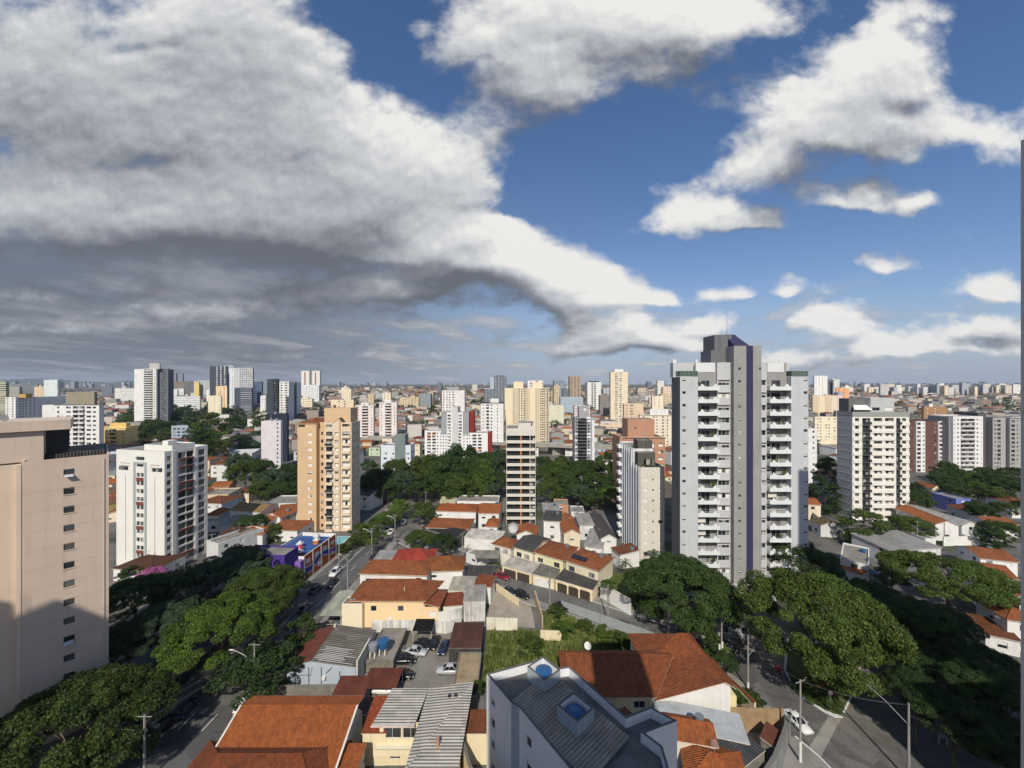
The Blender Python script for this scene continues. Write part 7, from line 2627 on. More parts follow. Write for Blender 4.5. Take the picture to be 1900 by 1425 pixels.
T('dark shaded tree at the lower right corner', 1865, 1290, 6.0, 68, 'near', 'deep')
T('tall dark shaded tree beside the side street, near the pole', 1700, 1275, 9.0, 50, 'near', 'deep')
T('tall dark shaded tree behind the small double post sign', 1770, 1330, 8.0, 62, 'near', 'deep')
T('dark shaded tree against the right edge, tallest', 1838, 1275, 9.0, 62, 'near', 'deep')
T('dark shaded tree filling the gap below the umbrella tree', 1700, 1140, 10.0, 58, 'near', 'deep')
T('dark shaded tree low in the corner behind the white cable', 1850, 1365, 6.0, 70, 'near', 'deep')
T('grey green twiggy tree between the flat roofed house and the umbrella tree', 1655, 1062, 6.5, 24, 'small', 'blue')
T('round tree before the white banded tower', 1603, 974, 6.5, 44, 'tall', 'olive', .62)
T('lower tree right of the round one at the banded tower', 1690, 975, 5.5, 32, 'mid', 'olive')
T('dark tree left of the white banded tower', 1528, 915, 8.5, 28, 'tall', 'deep')
T('taller dark tree left of the white banded tower', 1538, 880, 12, 24, 'tall', 'deep')
T('street tree by the far right pavement', 1862, 985, 5.0, 32, 'mid', 'olive')
T('second street tree by the far right pavement', 1842, 995, 4.5, 22, 'small', 'deep')
T('avenue tree at the white houses, bright and round', 788, 948, 5.5, 26, 'mid', 'olive')
T('avenue tree at the corner of the black roofed hall', 778, 1000, 4.5, 28, 'mid', 'olive')
T('dark bushy tree at the black roofed hall', 822, 1005, 4.0, 26, 'mid', 'deep')
T('clipped bright tree beside the avenue near the yellow tower', 685, 990, 3.5, 18, 'small', 'bright', .8)
T('second clipped bright tree beside the avenue', 702, 972, 4, 20, 'small', 'bright', .8)
T('bright avenue tree further up', 722, 958, 4.5, 22, 'mid', 'bright')
T('bright avenue tree furthest up', 742, 940, 5, 22, 'mid', 'bright')
T('tree on the left pavement beyond the yellow tower', 665, 985, 3.5, 18, 'small', 'olive')
T('round dark tree among the orange roofs left of the mural building', 468, 968, 5.0, 26, 'mid', 'deep')
T('small green tree before the orange hip roof house', 508, 985, 3.5, 18, 'small', 'olive')
T('pink flowering tree before the white block with red panels', 283, 1064, 3.5, 22, 'small', 'pink', .7)
T('green shrub tree left of the pink flowering tree', 243, 1062, 3.0, 22, 'small', 'deep', .7)
T('bare stemmed papaya like tree on the pavement by the arched garage', 1130, 1083, 5.5, 14, 'small', 'bright', .6)
T('dark slim pavement tree before the steel fence', 1222, 1130, 3.5, 14, 'small', 'deep', 1.1)
T('second slim pavement tree before the steel fence', 1190, 1118, 3.5, 12, 'small', 'deep', 1.1)
T('shrubby tree behind the brown house chimney posts', 1325, 1195, 3.5, 20, 'small', 'olive', 1.3)
T('bushy tree at the street edge of the brown house', 1345, 1225, 2.6, 22, 'small', 'deep', .8)
T('round bush on the overgrown lot by the vacant lot', 985, 1195, 2.0, 26, 'small', 'olive', .8)
T('bright sapling on the overgrown lot', 1045, 1165, 2.2, 18, 'small', 'bright', .9)
T('second bright sapling on the overgrown lot', 1120, 1172, 2.0, 18, 'small', 'bright', .9)
T('leafy bush on the overgrown lot near the fence', 1085, 1160, 1.8, 16, 'small', 'olive', .8)
T('low green bush on the overgrown lot near the brown roof', 1150, 1182, 1.6, 18, 'small', 'olive', .7)
T('green bush at the top of the tall lot wall', 1032, 1132, 1.8, 14, 'small', 'olive', .9)
T('low bush in the corner of the overgrown lot', 1180, 1195, 1.2, 20, 'small', 'deep', .6)
T('dark shrub left of the white building', 886, 1275, 2.5, 12, 'small', 'olive', 1.3)
T('clipped bush in front of the brown house, left of two', 1360, 1292, 1.2, 24, 'small', 'olive', .7)
T('clipped bush in front of the brown house, right of two', 1390, 1295, 1.2, 22, 'small', 'olive', .7)
T('round clipped bush on the traffic island by the sign', 1536, 1300, 1.0, 20, 'small', 'deep', .8)
T('flat clipped hedge on the traffic island', 1495, 1280, .8, 22, 'small', 'bright', .5)
T('shrub around the foot of the island tree', 1525, 1255, 1.6, 22, 'small', 'olive', .9)
T('small dry shrub on the island by the shaded road', 1572, 1278, 1.2, 16, 'small', 'olive', .7)
T('round clipped shrub on the lawn', 1188, 1063, 2.4, 14, 'small', 'bright', .9)
T('second clipped shrub on the lawn', 1168, 1068, 2.2, 9, 'small', 'olive', .9)
T('lit green bush in front of the long fence on the avenue', 520, 1268, 1.5, 14, 'small', 'deep', .8)
T('green hedge bush on top of the pool wall', 655, 1008, 1.6, 16, 'small', 'olive', .6)
T('second hedge bush at the pool', 634, 1016, 1.6, 14, 'small', 'olive', .6)
T('tree at the bottom edge in the yard of the orange roof', 652, 1412, 3.0, 20, 'small', 'olive', 1.0)
# the park in the middle distance: each crown its own tree
PARK = [(705, 888, 9, 34), (735, 872, 10, 30), (690, 905, 7, 24), (760, 890, 9, 32), (720, 905, 7, 28), (790, 880, 11, 36), (800, 862, 13, 30), (835, 872, 13, 44), (855, 858, 14, 34), (880, 868, 13, 36), (905, 858, 14, 30), (930, 862, 13, 28),
        (820, 895, 9, 36), (860, 900, 9, 34), (895, 892, 9, 34), (925, 890, 9, 26), (845, 915, 6, 26), (880, 914, 6, 26), (780, 905, 7, 26), (912, 908, 7, 22), (870, 880, 11, 30),
        (1010, 880, 10, 26), (1040, 872, 11, 28), (1065, 885, 10, 30), (1085, 868, 12, 26), (1020, 905, 7, 26), (1050, 905, 7, 26), (1078, 912, 7, 26), (1105, 900, 9, 28), (1120, 880, 10, 26), (1130, 915, 7, 24), (1100, 925, 6, 24), (1130, 860, 12, 22), (1135, 890, 9, 20), (1008, 860, 11, 20),
        (455, 880, 9, 28), (480, 868, 11, 28), (510, 890, 8, 32), (535, 885, 8, 24), (490, 905, 6, 26), (520, 910, 6, 24), (445, 860, 10, 20), (540, 905, 6, 18)]
PN = ['deep', 'olive', 'deep', 'blue', 'deep', 'olive', 'bright', 'deep']
WORD = dict(deep='dark green', olive='olive green', blue='bluish green', bright='bright green')
for i, (px, py, zt, rp) in enumerate(PARK):
    tone = PN[i % 8] if px > 600 else PN[(i * 3) % 4]
    where = 'in the park left of the striped tower' if 600 < px < 960 else ('in the park right of the striped tower' if px > 960 else 'in the grove left of the yellow tower')
    sz = 'broad' if rp > 31 else ('middling' if rp > 25 else 'small')
    T('%s %s tree %s' % (sz, WORD[tone], where), px, py, zt, rp, 'mid', tone, 1.0 + .25 * (i % 3), group='trees ' + where)
rg = random.Random(77)
for i in range(34):                              # the wooded slope on the left
    px = rg.uniform(235, 485)
    py = rg.uniform(752, 862) if px > 360 else rg.uniform(748, 815)
    if 255 < px < 320 and py < 780:
        px += 66
    x, y = PT(px, py + 14)
    tone = rg.choice(['deep', 'deep', 'olive', 'blue'])
    y = min(y, 560)
    x = AX(px, y)
    sz = rg.choice(['tall', 'round', 'low'])
    tree('%s %s tree of the wooded slope by the striped dark tower' % (sz, WORD[tone]), x, y, TZ(x, y) + {'tall': 17, 'round': 13, 'low': 10}[sz], rg.uniform(8, 12), {'tall': 'tall', 'round': 'mid', 'low': 'mid'}[sz], tone, group='trees of the wooded slope on the left')
T('tall eucalyptus like tree right above the white block, airy crown', 392, 800, 20, 34, 'tall', 'olive', .9)
T('taller airy tree beside the road left of the yellow tower', 372, 830, 14, 26, 'tall', 'deep')
T('big dark tree left of the striped dark tower foot', 292, 792, 14, 26, 'mid', 'deep', 1.2)
for i in range(26):                              # grove on the right below the brown block
    px, py = rg.uniform(1695, 1900), rg.uniform(872, 948)
    if 1722 < px < 1812 and py > 895:
        py -= 28
    tone = rg.choice(['deep', 'deep', 'olive'])
    sz = rg.choice(['broad', 'small', 'bushy'])
    T('%s %s tree of the grove below the brown block' % (sz, WORD[tone]), px, py, 7, rg.uniform(14, 24), 'mid', tone, 1.1, group='trees of the grove below the brown block')
n = 0
while n < 130:                                   # single trees among the houses up the slope
    y = rg.uniform(170, 720)
    x = rg.uniform(-1.3, 1.3) * y
    if not free(x, y, 2.5) or (y < 200 and -62 < x < 60):
        continue
    tone = rg.choice(['deep', 'deep', 'olive', 'blue'])
    q = quarter(x, y)
    sz = 'small' if n % 2 else 'round'
    tree('%s %s tree standing among the roofs %s' % (sz, WORD[tone], q), x, y, TZ(x, y) + rg.uniform(5, 9), rg.uniform(3, 5.5), 'far' if y > 260 else 'mid', tone, group='trees among the roofs ' + q)
    n += 1


def far_trees():
    rs = np.random.RandomState(9)
    V = []
    for k in range(1300):
        y = rs.uniform(420, 1700)
        x = rs.uniform(-1.32, 1.32) * y
        if k > 1000:
            x = -abs(x) * rs.uniform(.5, 1)
        r = rs.uniform(4, 9)
        C = rs.normal(0, 1, (90, 3))
        C /= np.linalg.norm(C, axis=1)[:, None]
        c = np.array([x, y, TZ(x, y) + r * .75])
        nrm = C.copy()
        C = c + C * np.array([r, r, r * .75]) * rs.uniform(.6, 1, (90, 1))
        V.append(leaf_quads(rs, C, nrm, np.full(90, 1.5)))
    o = link('distant_trees', quads_mesh('distant_trees', np.concatenate(V), LEAF['deep']))
    tag(o, 'dark tree crowns scattered far off between the roofs', 'distant trees', kind='stuff')


far_trees()


def palm_data(seed, n=15, L=2.6):
    rg = random.Random(seed)
    m = MB()
    for k in range(n):
        a = 2 * math.pi * k / n + rg.uniform(-.15, .15)
        up = rg.uniform(.25, 1.2)
        pts = []
        for i in range(7):
            t = i / 6
            pts.append((math.cos(a) * L * t, math.sin(a) * L * t, L * (up * t - (.55 + .5 * up) * t * t)))
        for i in range(6):
            p, q = Vector(pts[i]), Vector(pts[i + 1])
            for s in (-1, 1):
                for h in (0, .5):
                    b = p.lerp(q, h)
                    w = .55 * math.sin(math.pi * min(.95, (i + h + .6) / 6.6)) + .1
                    side = Vector((-math.sin(a) * s, math.cos(a) * s, -.45)) * w + (q - p) * .7
                    m.mesh([tuple(b), tuple(b + (q - p) * .42), tuple(b + side)], [(0, 1, 2)], LEAF['olive'])
    return m.data('fronds', False, False)


PALM = [palm_data(1), palm_data(2, 13)]


def palm(label, x, y, h, L, k=0, tone='olive', z=0.0):
    t = empty('palm_tree', label, 'palm tree', (x, y, z), k * 1.1)
    m = MB()
    m.tube([(0, 0, -.3), (.06 * h, 0, h * .5), (.05 * h, .02, h)], [.2, .14, .12], BARK, 7)
    m.build('trunk', t, uv=False)
    c = link('crown', PALM[k % 2], t, (.05 * h, .02, h))
    c.scale = (L / 2.6,) * 3
    c.material_slots[0].link = 'OBJECT'
    c.material_slots[0].material = LEAF[tone]


for lb, px, py, h, L, k, tone in [('dark palm at the foot of the beige block, left of two', 28, 1330, 6, 3.4, 0, 'deep'), ('dark palm at the foot of the beige block, right of two', 72, 1345, 5.4, 3.2, 1, 'deep'), ('palm on the lawn before the slim pale tower', 1213, 1060, 5.2, 2.6, 0, 'blue'),
                                  ('palm behind the rightmost terracotta roof', 1160, 1072, 4.0, 2.4, 1, 'olive'), ('feathery palm on the avenue before the red metal roof', 690, 1030, 4.6, 2.6, 0, 'olive'),
                                  ('second feathery palm on the avenue, further up', 712, 1012, 4.0, 2.4, 1, 'olive'), ('palm like bush at the brown house by the white posts', 1338, 1235, 3.0, 1.9, 0, 'bright'),
                                  ('small palm on the pavement before the left garage', 922, 1062, 2.4, 1.6, 1, 'olive')]:
    x, y = P(px, py)
    palm(lb, x, y, h, L, k, tone)


def ground_cover():
    """tall grass and weeds of the overgrown lot, island and lawn edges"""
    rs = np.random.RandomState(4)
    V = []
    poly = [(-5.0, 68), (8.5, 68.2), (21.5, 74.0), (30, 75.8), (19, 83), (11.5, 88), (8, 89), (6.8, 82.2), (-5.0, 82)]
    def inside(x, y):
        c = False
        for i in range(len(poly)):
            a, b = poly[i], poly[i - 1]
            if (a[1] > y) != (b[1] > y) and x < (b[0] - a[0]) * (y - a[1]) / (b[1] - a[1]) + a[0]:
                c = not c
        return c
    pts = []
    while len(pts) < 9000:
        x, y = rs.uniform(-5, 30), rs.uniform(68, 89)
        if inside(x, y) and not (5.6 < x < 10.4 and 78.8 < y < 80):
            pts.append((x, y))
    P0 = np.array([(x, y, .06) for x, y in pts])
    h = rs.uniform(.25, .95, len(pts)) * (.6 + .7 * (np.sin(P0[:, 0] * .9) * np.cos(P0[:, 1] * .7) > 0))
    a = rs.uniform(0, 6.28, len(pts))
    d = np.stack([np.cos(a), np.sin(a), a * 0], 1) * .16
    tip = np.stack([rs.normal(0, .22, len(pts)), rs.normal(0, .22, len(pts)), h], 1)
    V = np.stack([P0 - d, P0 + d, P0 + tip + d * .3, P0 + tip - d * .3], 1)
    o = link('tall_grass', quads_mesh('tall_grass', V, leafmat('dry_grass_blades', (.045, .07, .014), (.17, .19, .055))))
    tag(o, 'tall unkempt grass and weeds on the overgrown lot', 'grass', kind='stuff')


ground_cover()
# ------------------------------------------------------------------ cars
CARCOL = {n: flat(c, .25, .6, name='car_paint') for n, c in dict(white=(.72, .72, .70), silver=(.42, .43, .44), black=(.012, .012, .014), navy=(.018, .03, .06), red=(.22, .02, .025), grey=(.12, .125, .13)).items()}
TYRE = flat((.012, .012, .012), .85, name='rubber')
RIM = flat((.35, .36, .37), .3, .5, .5, name='alloy')
LAMP = flat((.62, .62, .60), .15, name='lamp_glass')
TAIL = flat((.25, .01, .01), .2, name='tail_lamp')
CGLASS = flat((.015, .018, .022), .08, .6, name='car_glass')


def car_meshes(L=4.1, W=1.72, Hh=1.46, boot=.0, suv=0.0):
    hw = W / 2
    b = MB()
    h0 = .88 + suv * .12
    st = [(-L / 2, .38, .66, .78), (-L / 2 + .12, .24, .74, .93), (-L * .36, .2, h0 - .07, .99), (-L * .2, .2, h0, 1.0), (L * .15, .2, h0 + .03, 1.0), (L * .36, .2, h0 + .02, .99), (L / 2 - .1, .26, h0 - .03 - boot * .02, .93), (L / 2, .42, h0 - .16, .80)]
    sec = lambda x, z0, z1, k: [(x, -hw * k * .9, z0), (x, -hw * k, z0 + .16), (x, -hw * k, z1 - .2), (x, -hw * k * .86, z1), (x, hw * k * .86, z1), (x, hw * k, z1 - .2), (x, hw * k, z0 + .16), (x, hw * k * .9, z0)]
    vs = [p for s in st for p in sec(*s)]
    fs = [(i * 8 + k, i * 8 + (k + 1) % 8, (i + 1) * 8 + (k + 1) % 8, (i + 1) * 8 + k) for i in range(len(st) - 1) for k in range(8)]
    fs += [tuple(range(7, -1, -1)), tuple((len(st) - 1) * 8 + k for k in range(8))]
    PA = CARCOL['white']
    b.mesh(vs, fs, PA)
    # cabin: lower and upper outline; the glass lies on it, pillars and roof are painted
    xa, xb, xc, xd = -L * .22, -L * .06, L * (.26 - boot * .06) + suv * .25, L * (.44 - boot * .12) + suv * .05
    zl, zu = h0 - .02, Hh + suv * .18
    lo = [(xa, -hw * .84, zl), (xd, -hw * .84, zl), (xd, hw * .84, zl), (xa, hw * .84, zl)]
    up = [(xb, -hw * .66, zu), (xc, -hw * .66, zu), (xc, hw * .66, zu), (xb, hw * .66, zu)]
    g = MB()
    g.mesh(lo + up, [(0, 1, 5, 4), (1, 2, 6, 5), (2, 3, 7, 6), (3, 0, 4, 7)], CGLASS)
    m = [((p[0] + q[0]) / 2, (p[1] + q[1]) / 2, zu) for p, q in zip(up, up[1:] + up[:1])]
    b.mesh([(xb - .04, -hw * .68, zu - .03), (xc + .04, -hw * .68, zu - .03), (xc + .04, hw * .68, zu - .03), (xb - .04, hw * .68, zu - .03), (xb + .1, -hw * .58, zu + .05), (xc - .1, -hw * .58, zu + .05), (xc - .1, hw * .58, zu + .05), (xb + .1, hw * .58, zu + .05)],
           [(4, 5, 6, 7), (0, 1, 5, 4), (1, 2, 6, 5), (2, 3, 7, 6), (3, 0, 4, 7), (3, 2, 1, 0)], PA)
    for p, q in zip(lo, up):
        b.tube([p, q], .055, PA, 5)
    for s in (-1, 1):
        xm = (xb + xc) / 2
        b.tube([(xm - .1, s * hw * .845, zl), (xm, s * hw * .67, zu)], .045, PA, 5)
        b.box(xa + .12, xa + .28, s * hw - .02 if s > 0 else -hw - .14, hw + .14 if s > 0 else -hw + .02, zl + .02, zl + .14, PA)
    w = MB()
    w.tube([(0, -.11, 0), (0, .11, 0)], .31 + suv * .03, TYRE, 16)
    r = MB()
    for s in (-1, 1):
        r.tube([(0, s * .111, 0), (0, s * .125, 0)], .2, RIM, 12)
    hl = MB()
    hl.box(-.05, .06, -.17, .17, -.08, .08, LAMP)
    tl = MB()
    tl.box(-.05, .05, -.14, .14, -.12, .12, TAIL)
    return dict(L=L, hw=hw, h0=h0, body=b.data('body', True, False), glass=g.data('windows', False, False), wheel=w.data('wheel', False, False), rim=r.data('rim', False, False), head=hl.data('headlight', False, False), tail=tl.data('tail_light', False, False))


CARKIND = dict(hatch=car_meshes(3.95), sedan=car_meshes(4.35, 1.74, 1.44, 1.0), suv=car_meshes(4.4, 1.82, 1.5, 0, 1.0))


def car(label, x, y, ang, kind='hatch', col='white', z=.05, group=None):
    """ang: direction the nose points to"""
    k = CARKIND[kind]
    t = empty('parked_car' if group != 'moving' else 'car', label, 'car', (x, y, z), ang + math.pi, None if group == 'moving' else group)
    o = link('body', k['body'], t)
    o.material_slots[0].link = 'OBJECT'
    o.material_slots[0].material = CARCOL[col]
    link('windows', k['glass'], t)
    for sx in (-1, 1):
        for sy in (-1, 1):
            w = link('wheel', k['wheel'], t, (sx * k['L'] * .305, sy * (k['hw'] - .12), .32))
            link('rim', k['rim'], w)
    for sy in (-1, 1):
        link('headlight', k['head'], t, (-k['L'] / 2 + .02, sy * k['hw'] * .66, .62))
        link('tail_light', k['tail'], t, (k['L'] / 2 - .02, sy * k['hw'] * .68, .68))
    return t


for lb, px, py, ang, kind, col, *gp in [
    ('dark hatchback at the left edge of the car yard, behind the low wall', 735, 1207, -10, 'hatch', 'grey'), ('silver hatchback standing alone in the car yard', 831, 1248, 180, 'hatch', 'silver'), ('black off road car with silver rims in the car yard', 750, 1230, 3, 'suv', 'black'),
    ('white and grey sedan behind the black off road car', 772, 1214, -8, 'sedan', 'silver'), ('dark car half under the black net in the yard', 788, 1200, -20, 'sedan', 'black'),
    ('black hatchback parked nose out at the white stained wall', 806, 1198, -98, 'hatch', 'black'), ('dark blue car parked nose out beside the brown canopy', 824, 1206, -98, 'sedan', 'navy'),
    ('dark car poking out from the rusty canopy', 748, 1258, 0, 'hatch', 'black'), ('white car hidden under the near edge of the rusty canopy', 712, 1284, 0, 'hatch', 'white'),
    ('white pickup like car at the kerb before the orange roof', 458, 1312, 88, 'suv', 'white'), ('white car behind the utility pole on the avenue kerb', 478, 1284, 86, 'hatch', 'white'),
    ('dark car in the shade on the avenue, by the pale stemmed trees', 398, 1272, 86, 'suv', 'grey'), ('black car in the deep shade of the avenue, nearest the bottom', 344, 1322, 86, 'sedan', 'navy'), ('dark car at the avenue kerb below the huge olive tree', 303, 1352, 86, 'hatch', 'black'),
    ('white car driving on the avenue beside the mural building', 622, 1066, -92, 'suv', 'white', 'moving'), ('black car driving behind the white one on the avenue', 616, 1086, -92, 'hatch', 'black', 'moving'),
    ('black car parked at the mural building', 585, 1098, 86, 'sedan', 'black'), ('grey car in the shade before the young kerb tree', 566, 1132, 86, 'hatch', 'grey'),
    ('white car waiting at the zebra crossing, left lane', 718, 986, -90, 'hatch', 'white', 'moving'), ('white car waiting at the zebra crossing, right lane', 725, 990, -90, 'sedan', 'white', 'moving'),
    ('white car further up the avenue', 749, 972, -90, 'hatch', 'white', 'moving'), ('dark car by the palms on the avenue', 692, 1040, -90, 'hatch', 'black', 'moving'),
    ('red car parked at the left garage of the street row', 932, 1073, -36, 'sedan', 'red'), ('silver grey car parked opposite the red car', 916, 1089, -36, 'sedan', 'grey'),
    ('dark blue car parked behind the black car at the vacant lot', 946, 1102, -36, 'hatch', 'navy'), ('black car parked at the low cream wall', 968, 1108, -36, 'suv', 'black'),
    ('black car parked at the corner of the mesh fence', 1042, 1130, -34, 'sedan', 'black'), ('black car parked along the mesh fence further down', 1160, 1168, -30, 'sedan', 'black'),
    ('white sedan behind the concrete pole at the corner wall', 1479, 1345, -82, 'sedan', 'white'), ('white car at the end of the left hand side street', 447, 912, -50, 'hatch', 'white'), ('white van like car above the beige three storey house', 407, 905, 20, 'suv', 'white'),
    ('white small truck on the cross street beside the umbrella tree', 1738, 1000, 0, 'suv', 'white'), ('dark car under the trees at the upper road, left of the grove', 425, 862, 30, 'suv', 'grey'), ('black car by the guardhouse in the shade', 1350, 1205, -30, 'sedan', 'black')]:
    x, y = P(px, py)
    car(lb, x, y, R(ang), kind, col, group=gp[0] if gp else None)
car('white car standing on the avenue far beyond the crossing', -43.4, 196, R(92), 'hatch', 'white')


# ------------------------------------------------------------------ poles, wires, signs, people
POLEM = concrete((.30, .285, .26), .4, 1.0)


def pole(label, px, py, h, arm=None, cross=None, painted=0, lamp_z=.82, x=None, y=None, box=False):
    if x is None:
        x, y = P(px, py)
    t = empty('utility_pole', label, 'utility pole', (x, y, 0))
    m = MB()
    m.tube([(0, 0, 0), (0, 0, h)], [.17, .11], POLEM, 8)
    m.build('shaft', t, uv=False)
    if painted:
        m = MB()
        m.tube([(0, 0, .0), (0, 0, painted)], [.185, .175], WHITE, 8)
        m.build('painted_base', t, uv=False)
    if cross is not None:
        m = MB()
        c, s = math.cos(cross), math.sin(cross)
        m.tube([(-c * 1.0, -s * 1.0, h - .25), (c * 1.0, s * 1.0, h - .25)], .06, POLEM, 5)
        for k in (-.9, -.3, .3, .9):
            m.tube([(c * k, s * k, h - .2), (c * k, s * k, h + .02)], .045, DARK, 5)
        m.build('cross_arm', t, uv=False)
    if arm:
        a, L = arm
        c, s = math.cos(a), math.sin(a)
        z = h * lamp_z
        m = MB()
        m.tube([(0, 0, z), (c * L * .5, s * L * .5, z + L * .33), (c * L * .9, s * L * .9, z + L * .5), (c * L, s * L, z + L * .5)], .045, METAL, 6)
        o = m.build('lamp_arm', t, uv=False)
        m = MB()
        m.tube([(c * L * .92, s * L * .92, z + L * .5), (c * (L + .2), s * (L + .2), z + L * .5 + .02), (c * (L + .6), s * (L + .6), z + L * .5)], [.06, .13, .05], OFFW, 8)
        m.build('lamp_head', o, uv=False)
    if box:
        m = MB()
        m.box(-.28, .28, -.45, -.12, 2.0, 2.7, flat((.6, .35, .05), .5))
        m.build('service_box', t, uv=False)
    return (x, y, h)


P1 = pole('utility pole with lamp arm at the avenue kerb beside the white car', 472, 1300, 9.6, (R(176), 3.9), R(0), 0, .66, box=True)
P0 = pole('utility pole with lamp arm at the bottom edge of the avenue', 268, 1455, 6.6 + 2.6, (R(205), 2.8), R(0), 0, .74)
P2 = pole('utility pole with white base in front of the white sedan', 1485, 1415, 11.6, None, R(20), 3.0)
P3 = pole('utility pole with a short lamp arm by the tiled boundary wall', 1388, 1280, 9.5, (R(25), 4.2), None, 1.4, .60)
P4 = pole('utility pole with lamp arm at the dark road on the right', 1686, 1448, 10.3, (R(118), 4.6), None, 0, .72)
P5 = pole('utility pole at the guardhouse with a lamp arm', 1339, 1215, 9.0, (R(35), 3.2), None, 0, .6)
P6 = pole('utility pole beside the brown roof, lamp arm bent to the right', 1240, 1188, 9.2, (R(48), 3.4), None, 1.2, .62)
P7 = pole('utility pole before the steel fence', 1308, 1178, 8.8, (R(48), 1.6), None, 1.2, .8)
P8 = pole('utility pole on the pavement of the arched garage', 1128, 1158, 8.6, None, R(60), 1.0)
P9 = pole('pavement pole before the middle garage', 1020, 1120, 8.2, None, R(60), 0)
P10 = pole('pole in the deep shade at the island corner', 1585, 1280, 9.0, (R(60), 2.2), None, 1.6, .8)
P11 = pole('avenue pole before the white long house', 645, 1092, 9.0, (R(160), 2.6), R(0), 0, .8)
P12 = pole('tall lamp post on the avenue beside the mural building', 629, 1052, 10.0, None, None, 0)
P13 = pole('avenue pole by the feathery palms', 690, 1036, 9.2, (R(170), 2.4), R(0))
P14 = pole('pole at the upper end of the street by the black hall', 858, 1040, 8.4, None, R(50))
P15 = pole('avenue pole at the zebra crossing', 733, 1004, 9.0, (R(180), 2.2), R(0))
P16 = pole('avenue pole further up towards the park', 790, 955, 9.4, None, R(0))
P17 = pole('lamp post in the park', 793, 925, 10, None, None)
P18 = pole('pole on the right cross street', 1702, 1014, 8.4, None, R(0))
P19 = pole('second pole on the right cross street', 1752, 1012, 7.6, None, None, 1.0)
P20 = pole('short white post pair at the brown house', 1340, 1239, 5.0, None, None, 4.9)
P21 = pole('slim white post beside the garden of the brown house', 1335, 1240, 4.6, None, None, 4.5)
P22 = pole('pole among the roofs left of the mural building', 393, 1040, 8.0, None, R(30))
P23 = pole('pole beside the park, right of the striped tower', 1072, 985, 9.0, None, R(20))


def wire(label, a, b, sag=.5, r=.02, dz=0.0, off=0.0):
    m = MB()
    A, B = Vector((a[0] + off, a[1], a[2] + dz)), Vector((b[0] + off, b[1], b[2] + dz))
    pts = [tuple(A.lerp(B, k / 10) - Vector((0, 0, 4 * sag * (k / 10) * (1 - k / 10)))) for k in range(11)]
    m.tube(pts, r, flat((.05, .05, .052), .6, name='cable_sheath'), 4, False)
    o = m.build('power_line', None, uv=False)
    tag(o, label, 'power line', 'power lines between the poles')


for lb, a, b in [('sagging wires along the avenue, nearest stretch', P0, P1), ('wires along the avenue beside the warehouse', P1, P11), ('wires along the avenue past the mural building', P11, P13), ('wires along the avenue to the zebra crossing', P13, P15),
                 ('wires along the avenue up to the park', P15, P16), ('wires across the street from the corner pole to the tiled wall pole', P2, P3), ('wires from the corner pole to the dark road pole', P2, P4),
                 ('wires from the tiled wall pole to the guardhouse pole', P3, P5), ('wires before the steel fence', P5, P7), ('wires between the two fence poles', P7, P6), ('wires along the pavement to the arched garage', P6, P8), ('wires along the garages', P8, P9),
                 ('wires from the garages to the black hall', P9, P14), ('wires of the right cross street', P18, P19)]:
    for k in range(3 if lb.startswith(('sag', 'wires along the avenue')) else 2):
        wire(lb, a, b, .5 + .15 * k, .02, -.2 - .5 * (k == 2), [-.8, .8, 0][k] if 'avenue' in lb else [0, .25][k % 2])
wire('white service cable slung from the dark road pole to the right', P4, (66.5, 52.5, 5.6), .4, .035, -1.6)
s = empty('road_sign', 'round white no parking sign with red rim on the traffic island', 'road sign', P(1541, 1321) + (.17,))
m = MB()
m.tube([(0, 0, 0), (0, 0, 2.9)], .035, METAL, 6)
m.build('post', s, uv=False)
m = MB()
m.tube([(0, .0, 2.9), (0, -.02, 2.9)], .42, flat((.45, .03, .03), .4, name='sign_paint'), 20)
m.tube([(0, -.021, 2.9), (0, -.03, 2.9)], .33, flat((.75, .75, .74), .4, name='sign_paint'), 20)
m.tube([(-.2, -.035, 2.9), (.2, -.035, 2.9)], .045, flat((.02, .02, .02), .4, name='sign_paint'), 5)
m.build('plate', s, uv=False)
s = empty('sign_board', 'small white double post sign in the dark verge at the lower right', 'sign', P(1742, 1382) + (0,), R(-20))
m = MB()
for x in (0, .9):
    m.tube([(x, 0, 0), (x, 0, 1.7)], .04, OFFW, 6)
m.build('post_pair', s, uv=False)
m = MB()
m.box(-.1, 1.0, -.03, .03, 1.1, 1.7, METAL)
m.build('plate', s, uv=False)
fence('dark picket fence with white posts between the avenue and the trees', [(-58.4, 44), (-58.2, 74), (-57.6, 96)], 2.0, OFFW, 3.2, (.5, .97), 0, panel=flat((.035, .037, .035), .8, name='fence_mesh'))
gate = empty('gate_rail', 'white metal rail with a tall post by the orange roof on the avenue pavement', 'rail', (-41.2, 47.6, 0))
m = MB()
m.tube([(0, 0, 0), (0, 0, 1.1), (.1, 4.6, 1.1), (.1, 4.6, 0)], .05, WHITE, 6)
m.tube([(0, 0, .6), (.1, 4.6, .6)], .04, WHITE, 6)
m.build('rail', gate, uv=False)
m = MB()
m.tube([(.1, 4.6, 0), (.1, 4.6, 3.6)], .06, WHITE, 6)
m.build('post', gate, uv=False)


